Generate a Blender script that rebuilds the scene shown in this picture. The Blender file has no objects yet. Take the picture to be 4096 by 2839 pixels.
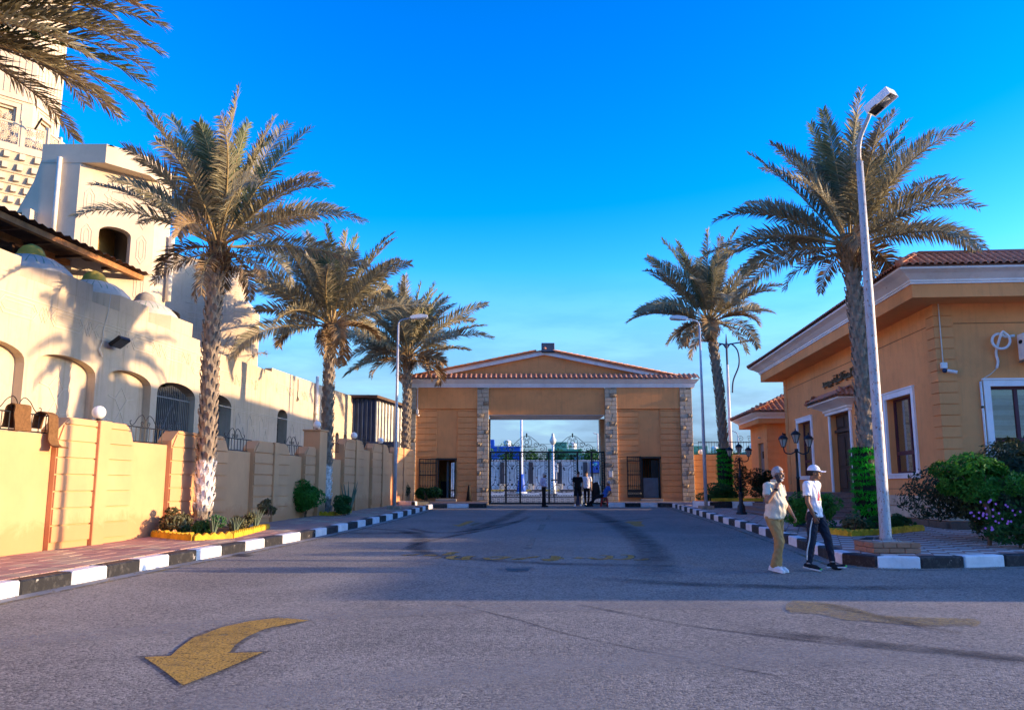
import bpy, bmesh, math, random
from math import sin, cos, pi, radians, atan2, sqrt, tan
from mathutils import Vector, Matrix

# ---------------------------------------------------------------- camera, sky, sun, exposure
SC = bpy.context.scene
COL = SC.collection
cam_d = bpy.data.cameras.new('camera')
cam = bpy.data.objects.new('camera', cam_d); COL.objects.link(cam)
cam.location = (0, 0, 1.61)
cam.rotation_euler = (radians(90) + atan2(525, 3280), 0, 0)
cam_d.sensor_width = 36.0
cam_d.lens = 3280 / 4096 * 36.0
cam_d.clip_start = 0.05
cam_d.clip_end = 6000
SC.camera = cam

SUN_EL, SUN_AZ = radians(8.6), radians(-1.8)      # azimuth measured from +X towards +Y
to_sun = Vector((cos(SUN_AZ) * cos(SUN_EL), sin(SUN_AZ) * cos(SUN_EL), sin(SUN_EL)))
sun_d = bpy.data.lights.new('sun', 'SUN')
sun_d.energy = 3.3; sun_d.angle = radians(0.55); sun_d.color = (1.0, 0.70, 0.41)
sun_o = bpy.data.objects.new('sun', sun_d); COL.objects.link(sun_o)
sun_o.rotation_euler = (-to_sun).to_track_quat('-Z', 'Y').to_euler()
sun_o.location = (60, -5, 40)

world = bpy.data.worlds.new('World'); SC.world = world; world.use_nodes = True
wn = world.node_tree; wn.nodes.clear()
def wnode(t, **kw):
    n = wn.nodes.new(t)
    for k, v in kw.items(): setattr(n, k, v)
    return n
sky = wnode('ShaderNodeTexSky', sky_type='NISHITA', sun_disc=False)
sky.sun_elevation = SUN_EL
sky.sun_rotation = radians(90) - SUN_AZ
sky.altitude = 0; sky.air_density = 1.0; sky.dust_density = 0.6; sky.ozone_density = 2.7
hsv = wnode('ShaderNodeHueSaturation'); hsv.inputs['Saturation'].default_value = 1.22; hsv.inputs['Value'].default_value = 1.0; hsv.inputs['Hue'].default_value = 0.514
sgm = wnode('ShaderNodeGamma'); sgm.inputs[1].default_value = 1.5
wn.links.new(sky.outputs[0], sgm.inputs[0]); wn.links.new(sgm.outputs[0], hsv.inputs['Color'])
# thin bank of cloud low over the horizon
tc = wnode('ShaderNodeTexCoord'); sep = wnode('ShaderNodeSeparateXYZ')
wn.links.new(tc.outputs['Generated'], sep.inputs[0])
mp = wnode('ShaderNodeMapping'); mp.inputs['Scale'].default_value = (5, 5, 22)
wn.links.new(tc.outputs['Generated'], mp.inputs[0])
cn = wnode('ShaderNodeTexNoise'); cn.inputs['Scale'].default_value = 1.3; cn.inputs['Detail'].default_value = 6; cn.inputs['Roughness'].default_value = 0.55
wn.links.new(mp.outputs[0], cn.inputs['Vector'])
cr = wnode('ShaderNodeMapRange'); cr.inputs['From Min'].default_value = -0.25; cr.inputs['From Max'].default_value = 0.42
wn.links.new(cn.outputs['Fac'], cr.inputs['Value'])
hr = wnode('ShaderNodeMapRange'); hr.inputs['From Min'].default_value = 0.26; hr.inputs['From Max'].default_value = 0.09
wn.links.new(sep.outputs['Z'], hr.inputs['Value'])
cm = wnode('ShaderNodeMath', operation='MULTIPLY'); wn.links.new(cr.outputs[0], cm.inputs[0]); wn.links.new(hr.outputs[0], cm.inputs[1])
cm2 = wnode('ShaderNodeMath', operation='MULTIPLY'); cm2.inputs[1].default_value = 0.97; wn.links.new(cm.outputs[0], cm2.inputs[0])
ccol = wnode('ShaderNodeMix', data_type='RGBA'); ccol.inputs['A'].default_value = (0.80, 1.30, 1.95, 1); ccol.inputs['B'].default_value = (0.50, 0.78, 1.20, 1)
cfr = wnode('ShaderNodeMapRange'); cfr.inputs['From Min'].default_value = 0.45; cfr.inputs['From Max'].default_value = 0.62; wn.links.new(cn.outputs['Fac'], cfr.inputs['Value']); wn.links.new(cfr.outputs[0], ccol.inputs['Factor'])
cmix = wnode('ShaderNodeMix', data_type='RGBA'); wn.links.new(ccol.outputs['Result'], cmix.inputs['B'])
wn.links.new(cm2.outputs[0], cmix.inputs['Factor']); wn.links.new(hsv.outputs[0], cmix.inputs['A'])
bg = wnode('ShaderNodeBackground'); bg.inputs['Strength'].default_value = 0.15
wn.links.new(cmix.outputs['Result'], bg.inputs['Color'])
wo = wnode('ShaderNodeOutputWorld'); wn.links.new(bg.outputs[0], wo.inputs[0])

SC.view_settings.view_transform = 'Standard'; SC.view_settings.look = 'None'
SC.view_settings.exposure = 1.56; SC.view_settings.gamma = 1.0; SC.view_settings.use_curve_mapping = False

# ---------------------------------------------------------------- helpers
RND = random.Random(7)
SL = 0.0135
def G(y): return SL * max(-80.0, min(y, 100.0))          # the ground climbs gently towards and past the gate
KH = 0.2                                                    # kerb and pavement height

class MB:
    """collects faces; build() links them as ONE mesh object"""
    def __init__(s): s.v = []; s.f = []; s.m = []; s.mi = 0
    def add(s, vs, fs):
        o = len(s.v); s.v += [tuple(p) for p in vs]
        for f in fs: s.f.append(tuple(i + o for i in f)); s.m.append(s.mi)
        return s
    def box(s, x0, x1, y0, y1, z0, z1):
        return s.add([(x0,y0,z0),(x1,y0,z0),(x1,y1,z0),(x0,y1,z0),(x0,y0,z1),(x1,y0,z1),(x1,y1,z1),(x0,y1,z1)],
                     [(3,2,1,0),(4,5,6,7),(0,1,5,4),(1,2,6,5),(2,3,7,6),(3,0,4,7)])
    def cbox(s, x0, x1, y0, y1, z0, z1, b=0.01):
        """box with chamfered edges"""
        c = ((x0+x1)/2, (y0+y1)/2, (z0+z1)/2); h = ((x1-x0)/2, (y1-y0)/2, (z1-z0)/2)
        b = min(b, *[q*0.9 for q in h]); vs = []; idx = {}
        for sx in (-1,1):
            for sy in (-1,1):
                for sz in (-1,1):
                    for a in range(3):
                        p = [c[0]+sx*(h[0]-(0 if a==0 else b)), c[1]+sy*(h[1]-(0 if a==1 else b)), c[2]+sz*(h[2]-(0 if a==2 else b))]
                        idx[(sx,sy,sz,a)] = len(vs); vs.append(p)
        fs = []
        def q(*k): fs.append(tuple(idx[i] for i in k))
        for a in range(3):
            o = [(0,1,2),(1,2,0),(2,0,1)][a]
            for sg in (-1,1):
                r = []
                for (u,w) in ((-1,-1),(1,-1),(1,1),(-1,1)):
                    t = [0,0,0]; t[o[0]] = sg; t[o[1]] = u; t[o[2]] = w; r.append((t[0],t[1],t[2],a))
                if sg < 0: r.reverse()
                q(*r)
        for a in range(3):
            for bb in range(a+1,3):
                cax = 3-a-bb
                for sa in (-1,1):
                    for sb in (-1,1):
                        def k(sc, ax):
                            t=[0,0,0]; t[a]=sa; t[bb]=sb; t[cax]=sc; return (t[0],t[1],t[2],ax)
                        r=[k(-1,a),k(1,a),k(1,bb),k(-1,bb)]
                        q(*r)
        for sx in (-1,1):
            for sy in (-1,1):
                for sz in (-1,1): q((sx,sy,sz,0),(sx,sy,sz,1),(sx,sy,sz,2))
        return s.add(vs, fs)
    def prism(s, poly, a0, a1, axis='y'):
        """polygon (2D) swept along an axis. axis y: poly=(x,z); axis x: poly=(y,z); axis z: poly=(x,y)"""
        n = len(poly)
        def P(p, a):
            return (p[0], a, p[1]) if axis == 'y' else ((a, p[0], p[1]) if axis == 'x' else (p[0], p[1], a))
        vs = [P(p, a0) for p in poly] + [P(p, a1) for p in poly]
        fs = [tuple(range(n)), tuple(range(2*n-1, n-1, -1))] + [(i, i+n, (i+1)%n+n, (i+1)%n) for i in range(n)]
        return s.add(vs, fs)
    def strip(s, A, B):
        """quads between two polylines"""
        n = len(A); return s.add(list(A)+list(B), [(i, i+1, n+i+1, n+i) for i in range(n-1)])
    def tube(s, path, r, n=8, caps=True, closed=False):
        P = [Vector(p) for p in path]; m = len(P)
        if not hasattr(r, '__len__'): r = [r]*m
        ref = None; vs = []
        for i, p in enumerate(P):
            if closed: t = P[(i+1)%m] - P[i-1]
            else: t = P[min(i+1,m-1)] - P[max(i-1,0)]
            if t.length < 1e-9: t = Vector((0,0,1))
            t.normalize()
            if ref is None:
                ref = Vector((0,0,1)) if abs(t.z) < 0.9 else Vector((1,0,0))
            a = (ref - t*ref.dot(t)); 
            if a.length < 1e-6: a = t.orthogonal()
            a.normalize(); b = t.cross(a); ref = a
            for k in range(n):
                w = 2*pi*k/n; vs.append(p + (a*cos(w)+b*sin(w))*r[i])
        fs = []
        for i in range(m if closed else m-1):
            j = (i+1)%m
            for k in range(n): fs.append((i*n+k, i*n+(k+1)%n, j*n+(k+1)%n, j*n+k))
        if caps and not closed: fs.append(tuple(range(n-1,-1,-1))); fs.append(tuple((m-1)*n+k for k in range(n)))
        return s.add(vs, fs)
    def lathe(s, prof, n=16, c=(0,0,0), caps=True):
        vs = []; m = len(prof)
        for r, z in prof:
            for k in range(n):
                w = 2*pi*k/n; vs.append((c[0]+r*cos(w), c[1]+r*sin(w), c[2]+z))
        fs = [(i*n+k, i*n+(k+1)%n, (i+1)*n+(k+1)%n, (i+1)*n+k) for i in range(m-1) for k in range(n)]
        if caps: fs.append(tuple(range(n-1,-1,-1))); fs.append(tuple((m-1)*n+k for k in range(n)))
        return s.add(vs, fs)
    def ball(s, c, r, n=12, m=8):
        if not hasattr(r,'__len__'): r=(r,r,r)
        vs=[(c[0],c[1],c[2]-r[2])]
        for i in range(1,m):
            t=pi*i/m
            for k in range(n):
                w=2*pi*k/n; vs.append((c[0]+r[0]*sin(t)*cos(w), c[1]+r[1]*sin(t)*sin(w), c[2]-r[2]*cos(t)))
        vs.append((c[0],c[1],c[2]+r[2])); L=len(vs)-1
        fs=[(0,1+(k+1)%n,1+k) for k in range(n)]
        for i in range(m-2):
            for k in range(n): fs.append((1+i*n+k,1+i*n+(k+1)%n,1+(i+1)*n+(k+1)%n,1+(i+1)*n+k))
        fs+=[(L,1+(m-2)*n+k,1+(m-2)*n+(k+1)%n) for k in range(n)]
        return s.add(vs,fs)
    def xf(s, M):
        s.v = [tuple(M @ Vector(p)) for p in s.v]; return s
    def mesh(s, name, smooth=False):
        me = bpy.data.meshes.new(name); me.from_pydata(s.v, [], s.f); me.update()
        if smooth:
            me.polygons.foreach_set('use_smooth', [True]*len(me.polygons))
        return me
    def build(s, name, mat, parent=None, smooth=False, loc=(0,0,0), rz=0, fix=True):
        me = s.mesh(name, smooth)
        if fix:
            bm = bmesh.new(); bm.from_mesh(me); bmesh.ops.recalc_face_normals(bm, faces=bm.faces); bm.to_mesh(me); bm.free()
        mats = mat if isinstance(mat, (list, tuple)) else [mat]
        for q in mats: me.materials.append(q)
        if len(mats) > 1: me.polygons.foreach_set('material_index', s.m)
        return link(name, me, parent, loc, rz)

def link(name, me, parent=None, loc=(0,0,0), rz=0):
    o = bpy.data.objects.new(name, me); COL.objects.link(o)
    o.location = loc
    if rz: o.rotation_euler = (0,0,rz)
    if parent is not None: o.parent = parent
    return o
def empty(name, loc=(0,0,0), rz=0, parent=None):
    o = link(name, None, parent, loc, rz); o.empty_display_size = 0.2; return o
def tag(o, label=None, cat=None, group=None, kind=None):
    if label: o['label'] = label
    if cat: o['category'] = cat
    if group: o['group'] = group
    if kind: o['kind'] = kind
    return o
def thing(name, label, cat, loc=(0,0,0), rz=0, group=None):
    return tag(empty(name, loc, rz), label, cat, group)
def copy_tree(o, parent=None):
    c = o.copy(); COL.objects.link(c); c.parent = parent
    for ch in list(o.children): copy_tree(ch, c)
    return c
def wmat(o):
    """world matrix of a freshly made object (no depsgraph update needed)"""
    M = o.matrix_basis.copy(); p = o.parent
    while p is not None: M = p.matrix_basis @ M; p = p.parent
    return M
def pieces(name, mesh_mat_list, parent, limit=300, rest=None):
    """mesh_mat_list: (mesh, Matrix local, ...) ; the nearest `limit` become parts, the others one 'stuff' part"""
    PM = wmat(parent)
    lst = sorted(mesh_mat_list, key=lambda q: ((PM @ q[1].translation) - cam.location).length)
    for me, M in lst[:limit]:
        o = bpy.data.objects.new(name, me); COL.objects.link(o); o.parent = parent; o.matrix_basis = M
    tail = lst[limit:]
    if tail:
        vs = []; fs = []
        mats = tail[0][0].materials
        cache = {}
        mi = []; slots = []
        for me, M in tail:
            if me.name not in cache:
                cache[me.name] = ([v.co.copy() for v in me.vertices], [tuple(p.vertices) for p in me.polygons])
                if me.materials[0] not in slots: slots.append(me.materials[0])
            V, F = cache[me.name]; o0 = len(vs); k = slots.index(me.materials[0])
            vs += [tuple(M @ p) for p in V]
            fs += [tuple(i+o0 for i in f) for f in F]; mi += [k]*len(F)
        me2 = bpy.data.meshes.new(name + '_field'); me2.from_pydata(vs, [], fs)
        for q in slots: me2.materials.append(q)
        me2.polygons.foreach_set('material_index', mi); me2.update()
        o = link(rest or (name + '_field'), me2, parent); o['kind'] = 'stuff'
def T(x, y, z, rz=0, s=None, rx=0, ry=0):
    M = Matrix.Translation((x,y,z))
    if rz: M = M @ Matrix.Rotation(rz, 4, 'Z')
    if ry: M = M @ Matrix.Rotation(ry, 4, 'Y')
    if rx: M = M @ Matrix.Rotation(rx, 4, 'X')
    if s: M = M @ Matrix.Diagonal((s[0],s[1],s[2],1))
    return M
def bez(p0, p1, p2, p3, n=10):
    p0,p1,p2,p3 = map(Vector,(p0,p1,p2,p3)); r=[]
    for i in range(n+1):
        t=i/n; r.append(p0*(1-t)**3+p1*3*t*(1-t)**2+p2*3*t*t*(1-t)+p3*t**3)
    return r
def spline(pts, k=6):
    """Catmull-Rom through points"""
    P=[Vector(p) for p in pts]; out=[]
    for i in range(len(P)-1):
        a=P[max(i-1,0)]; b=P[i]; c=P[i+1]; d=P[min(i+2,len(P)-1)]
        for j in range(k):
            t=j/k
            out.append(0.5*((2*b)+(c-a)*t+(2*a-5*b+4*c-d)*t*t+(3*b-a-3*c+d)*t**3))
    out.append(P[-1]); return out

def evaluated_mesh(o):
    """mesh of an object with modifiers / text applied, evaluated in a scratch scene so the big scene is not re-evaluated"""
    sc = bpy.data.scenes.new('scratch'); sc.collection.objects.link(o)
    vl = sc.view_layers[0]; vl.update(); dg = vl.depsgraph; dg.update()
    me = bpy.data.meshes.new_from_object(o.evaluated_get(dg))
    bpy.data.objects.remove(o, do_unlink=True); bpy.data.scenes.remove(sc)
    return me
# ---------------------------------------------------------------- materials
class NT:
    def __init__(s, name):
        s.m = bpy.data.materials.new(name); s.m.use_nodes = True; s.t = s.m.node_tree
        s.b = s.t.nodes['Principled BSDF']; s._tc = None
    def n(s, t, **kw):
        q = s.t.nodes.new(t)
        for k, v in kw.items():
            if k in q.inputs.keys() if hasattr(q.inputs,'keys') else False: q.inputs[k].default_value = v
            else: setattr(q, k, v)
        return q
    def l(s, a, b): s.t.links.new(a, b)
    def co(s, kind='Object', scale=(1,1,1)):
        if s._tc is None: s._tc = s.n('ShaderNodeTexCoord')
        mp = s.n('ShaderNodeMapping'); mp.inputs['Scale'].default_value = scale
        if kind == 'World':
            g = s.n('ShaderNodeNewGeometry'); s.l(g.outputs['Position'], mp.inputs[0])
        else: s.l(s._tc.outputs[kind], mp.inputs[0])
        return mp.outputs[0]
    def noise(s, vec, scale=5, detail=4, rough=0.55, lo=0.35, hi=0.65, d=0.0):
        q = s.n('ShaderNodeTexNoise'); q.inputs['Scale'].default_value = scale; q.inputs['Detail'].default_value = detail; q.inputs['Roughness'].default_value = rough
        q.inputs['Distortion'].default_value = d
        s.l(vec, q.inputs['Vector'])
        r = s.n('ShaderNodeMapRange'); r.inputs['From Min'].default_value = lo; r.inputs['From Max'].default_value = hi
        s.l(q.outputs['Fac'], r.inputs['Value']); return r.outputs[0]
    def mix(s, fac, a, b, mode='MIX'):
        q = s.n('ShaderNodeMix', data_type='RGBA', blend_type=mode)
        if isinstance(fac, (int,float)): q.inputs['Factor'].default_value = fac
        else: s.l(fac, q.inputs['Factor'])
        for k, v in (('A',a),('B',b)):
            if isinstance(v, (tuple,list)): q.inputs[k].default_value = (v[0],v[1],v[2],1)
            else: s.l(v, q.inputs[k])
        return q.outputs['Result']
    def math(s, op, a, b=0.0):
        q = s.n('ShaderNodeMath', operation=op)
        for i, v in enumerate((a,b)):
            if isinstance(v,(int,float)): q.inputs[i].default_value = v
            else: s.l(v, q.inputs[i])
        return q.outputs[0]
    def rng(s, v, a, b, c=0.0, d=1.0):
        r = s.n('ShaderNodeMapRange'); r.inputs['From Min'].default_value=a; r.inputs['From Max'].default_value=b; r.inputs['To Min'].default_value=c; r.inputs['To Max'].default_value=d
        s.l(v, r.inputs['Value']); return r.outputs[0]
    def rand(s):
        o = s.n('ShaderNodeObjectInfo'); return o.outputs['Random']
    def bump(s, h, strength=0.3, dist=0.02):
        q = s.n('ShaderNodeBump'); q.inputs['Strength'].default_value = strength; q.inputs['Distance'].default_value = dist
        s.l(h, q.inputs['Height']); s.l(q.outputs[0], s.b.inputs['Normal']); return q
    def done(s, color, rough=0.8, metal=0.0, spec=0.3):
        if isinstance(color,(tuple,list)): s.b.inputs['Base Color'].default_value = (color[0],color[1],color[2],1)
        else: s.l(color, s.b.inputs['Base Color'])
        if isinstance(rough,(int,float)): s.b.inputs['Roughness'].default_value = rough
        else: s.l(rough, s.b.inputs['Roughness'])
        s.b.inputs['Metallic'].default_value = metal
        s.b.inputs['Specular IOR Level'].default_value = spec
        return s.m
def dk(c, k): return (c[0]*k, c[1]*k, c[2]*k)
def stucco(name, base, stain=None, streak=0.35, grain=0.25, damp=None, var=0.0, space='World'):
    """rendered and painted wall: fine grain, blotches, rain streaks, optional damp foot (z range, colour)"""
    t = NT(name); c = base
    w = t.co(space); stain = stain or dk(base, 0.62)
    col = t.mix(t.noise(w, 0.7, 5, 0.6), dk(base, 0.90), dk(base, 1.06))
    col = t.mix(t.math('MULTIPLY', t.noise(t.co(space, (7,7,0.45)), 1.0, 5, 0.65, 0.52, 0.8), streak), col, stain)
    col = t.mix(t.math('MULTIPLY', t.noise(w, 2.6, 6, 0.7, 0.52, 0.82), 0.45), col, stain)
    col = t.mix(t.math('MULTIPLY', t.noise(w, 0.45, 5, 0.7, 0.55, 0.75, 0.8), 0.22), col, dk(base, 1.22))
    if var:
        col = t.mix(t.rng(t.rand(), 0, 1, 0, var), col, dk(base, 0.7))
    if damp:
        sp = t.n('ShaderNodeSeparateXYZ'); t.l(t.co('World'), sp.inputs[0])
        gy = t.math('SUBTRACT', sp.outputs['Z'], t.math('MULTIPLY', sp.outputs['Y'], SL))
        h = t.math('ADD', gy, t.math('MULTIPLY', t.noise(t.co('World'), 1.7, 7, 0.7, 0.15, 0.85, 1.2), -0.8))
        col = t.mix(t.math('MULTIPLY', t.rng(h, damp[0]+0.16, damp[0]-0.05), 0.6), col, damp[1])
    t.bump(t.noise(w, 55, 3, 0.7, 0, 1), grain, 0.01)
    return t.done(col, 0.88, spec=0.15)
def plain(name, c, rough=0.6, metal=0.0, var=0.12, scale=6, spec=0.3, bump=0.0, randv=0.0):
    t = NT(name); w = t.co('Object')
    col = t.mix(t.noise(w, scale, 4, 0.6), dk(c, 1-var), dk(c, 1+var))
    if randv: col = t.mix(t.rng(t.rand(), 0, 1, 0, randv), col, dk(c, 0.45))
    if bump: t.bump(t.noise(w, scale*6, 3, 0.6, 0, 1), bump, 0.01)
    return t.done(col, rough, metal, spec)
def leafmat(name, a, b, trans=0.25, rough=0.6):
    t = NT(name); w = t.co('World')
    col = t.mix(t.noise(w, 3.0, 3, 0.7), a, b)
    isl = t.n('ShaderNodeNewGeometry')
    col = t.mix(t.rng(isl.outputs['Random Per Island'], 0, 1, 0, 0.55), col, dk(b, 1.35))
    col = t.mix(t.rng(isl.outputs['Random Per Island'], 0.0, 0.35, 0.5, 0.0), col, dk(a, 0.6))
    m = t.done(col, rough, spec=0.25)
    tr = t.n('ShaderNodeBsdfTranslucent'); t.l(col, tr.inputs['Color'])
    mx = t.n('ShaderNodeMixShader'); mx.inputs[0].default_value = trans
    out = [q for q in t.t.nodes if q.type == 'OUTPUT_MATERIAL'][0]
    t.l(t.b.outputs[0], mx.inputs[1]); t.l(tr.outputs[0], mx.inputs[2]); t.l(mx.outputs[0], out.inputs['Surface'])
    return m
M = {}
ORANGE = (0.82, 0.345, 0.125)
M['orange'] = stucco('orange_stucco', ORANGE, (0.46,0.21,0.09), streak=0.42, grain=0.3, damp=(0.12,(0.52,0.27,0.14)))
M['orange_block'] = stucco('orange_block', (0.82,0.355,0.132), (0.50,0.22,0.085), streak=0.36, grain=0.3, var=0.22, damp=(0.12,(0.52,0.27,0.14)))
PEACH = (0.66, 0.35, 0.165)
M['peach'] = stucco('peach_wall', PEACH, (0.56,0.30,0.15), streak=0.32, grain=0.2, damp=(0.22,(0.55,0.24,0.10)))
M['peach_block'] = stucco('peach_block', (0.67,0.357,0.172), (0.56,0.30,0.15), streak=0.32, grain=0.2, damp=(0.22,(0.55,0.24,0.10)), var=0.2)
CREAM = (0.58, 0.465, 0.33)
M['cream'] = stucco('cream_stucco', CREAM, (0.36,0.26,0.16), streak=0.75, grain=0.2)
M['cream_light'] = stucco('cream_light', (0.61,0.50,0.365), (0.5,0.4,0.28), streak=0.3, grain=0.2)
M['groove'] = plain('tan_joint', (0.42,0.33,0.23), 0.9)  # even tan colour for joint lines, darker than the cream walls
M['white'] = stucco('white_trim', (0.86,0.85,0.84), (0.55,0.52,0.47), streak=0.25, grain=0.08)
M['white_metal'] = plain('white_metal', (0.75,0.75,0.74), 0.45, 0, 0.08)
M['pvc'] = plain('pvc_pipe', (0.66,0.61,0.52), 0.5, 0, 0.12, 3)
M['black_iron'] = plain('black_iron', (0.012,0.012,0.014), 0.45, 0.3, 0.2, 9, 0.5)
M['grey_iron'] = plain('grey_iron', (0.22,0.22,0.21), 0.55, 0.4, 0.25, 7)
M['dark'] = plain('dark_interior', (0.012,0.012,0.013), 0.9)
M['brown_wood'] = plain('dark_brown_wood', (0.045,0.022,0.016), 0.5, 0, 0.3, 5, 0.4, 0.2)
M['maroon'] = plain('maroon_frame', (0.085,0.014,0.028), 0.45, 0, 0.15, 4, 0.4)
# ground marks, in metres
ARROW_L = [(-2.66,9.68),(-2.26,9.52),(-2.45,9.26),(-2.61,9.0),(-2.66,8.58),(-2.65,8.2),(-2.58,7.81),(-2.28,7.85),(-2.41,7.16),(-2.54,6.65),(-2.91,7.16),(-3.28,7.64),(-3.06,7.69),(-3.12,8.0),(-3.18,8.53),(-3.09,9.11),(-2.92,9.45)]
ARROW_L_EDGE = [(-2.7,9.8),(-2.22,9.54),(-2.41,9.13),(-2.54,8.85),(-2.6,8.49),(-2.59,8.15),(-2.55,7.87),(-2.23,7.93),(-2.37,7.08),(-2.53,6.56),(-2.97,7.16),(-3.38,7.69),(-3.11,7.77),(-3.17,8.1),(-3.23,8.66),(-3.14,9.24),(-2.96,9.6)]
ARROW_R = [(3.44,10.65),(3.65,11.02),(3.92,10.83),(4.15,10.56),(4.21,10.31),(4.23,9.86),(4.64,9.71),(5.24,9.64),(5.18,9.4),(5.0,9.17),(4.38,9.18),(4.05,9.4),(3.74,9.54),(3.59,9.95),(3.3,10.02),(3.31,10.27)]
ARROW_FL = [(-2.0,27.48),(-1.76,27.29),(-1.56,29.53),(-1.31,29.42),(-1.57,26.65),(-1.68,26.38)]
ARROW_FL2 = [(-1.39,26.92),(-1.24,28.62),(-1.0,28.62),(-1.24,26.69)]
ARROW_FR = [(3.83,28.55),(4.1,29.36),(4.61,29.36),(4.33,28.16),(4.24,26.58),(3.91,26.47),(3.94,28.16)]
DASH = [[(0.28,18.64),(0.43,18.64),(0.61,21.6),(0.49,21.69)],[(0.74,24.66),(0.9,24.66),(1.11,27.43),(0.93,27.43)],[(1.24,30.68),(1.38,30.68),(1.6,33.84),(1.46,33.84)]]
TEXT = [([(-2.18,17.0),(-2.14,17.18),(-2.01,17.09),(-1.94,17.31)],0.12),([(-1.67,16.91),(-1.63,17.18)],0.3),([(-1.47,16.56),(-1.42,16.53)],0.25),([(-1.34,17.09),(-1.29,17.37),(-1.25,17.66),(-1.13,17.62)],0.22),([(-1.25,17.37),(-1.18,17.37)],0.3),([(-1.09,16.96),(-1.18,16.82),(-1.23,16.56),(-1.18,16.36)],0.2),([(-1.18,16.36),(-1.04,16.26),(-0.92,16.36),(-0.88,16.73),(-0.78,16.91)],0.2),([(-0.94,16.26),(-0.81,16.19)],0.25),([(-0.51,16.56),(-0.45,16.22),(-0.25,16.29),(-0.13,16.56),(-0.07,16.7),(-0.27,16.77),(-0.43,16.7)],0.15),([(0.04,16.26),(0.14,16.31),(0.24,16.22)],0.15),([(0.38,16.73),(0.43,16.56)],0.2),([(0.63,16.31),(0.68,15.98),(0.8,16.06),(0.88,16.47),(0.92,16.82)],0.16),([(0.0,16.16),(0.17,16.41),(0.37,16.59),(0.53,16.85)],0.12),([(0.64,16.16),(0.8,16.41),(0.85,16.95)],0.15),([(0.93,16.41),(1.02,16.41)],0.25),([(1.26,16.41),(1.36,16.59)],0.2),([(1.53,16.59),(1.65,16.24),(1.86,16.41),(1.96,16.85),(1.8,17.04)],0.16),([(1.9,16.33),(2.14,16.2),(2.34,16.59),(2.39,17.04),(2.22,17.13)],0.15),([(2.33,16.16),(2.52,16.16),(2.62,16.41)],0.15)]
MANHOLE = [(-0.13,14.67),(0.31,14.71),(0.27,14.28),(-0.07,14.24)]
MANPATCH = [(-0.27,14.8),(-0.03,15.01),(0.34,14.98),(0.44,14.6),(0.31,14.09),(-0.08,14.03),(-0.25,14.34)]
DRAIN_L = [(-5.66,16.95),(-5.63,17.34),(-5.27,17.18),(-5.26,16.73)]
CRACK = [([(-2.63,16.14),(-2.35,15.98),(-2.07,15.75),(-1.68,15.44),(-1.39,15.33),(-0.98,15.08),(-0.57,14.74),(-0.27,14.6)],0.05),([(-0.7,10.65),(0.0,9.68),(0.26,9.24),(0.57,8.73),(0.91,8.31),(1.23,7.92),(1.64,7.52),(1.87,7.24),(2.16,6.97)],0.05),([(0.84,10.65),(1.44,9.83),(1.92,9.2),(2.31,8.85),(2.85,8.41),(3.53,8.0),(4.03,7.76),(4.49,7.52)],0.1)]
PAVECOVER = [(7.69,18.6),(8.1,19.15),(8.35,19.04),(8.03,18.31)]
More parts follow.
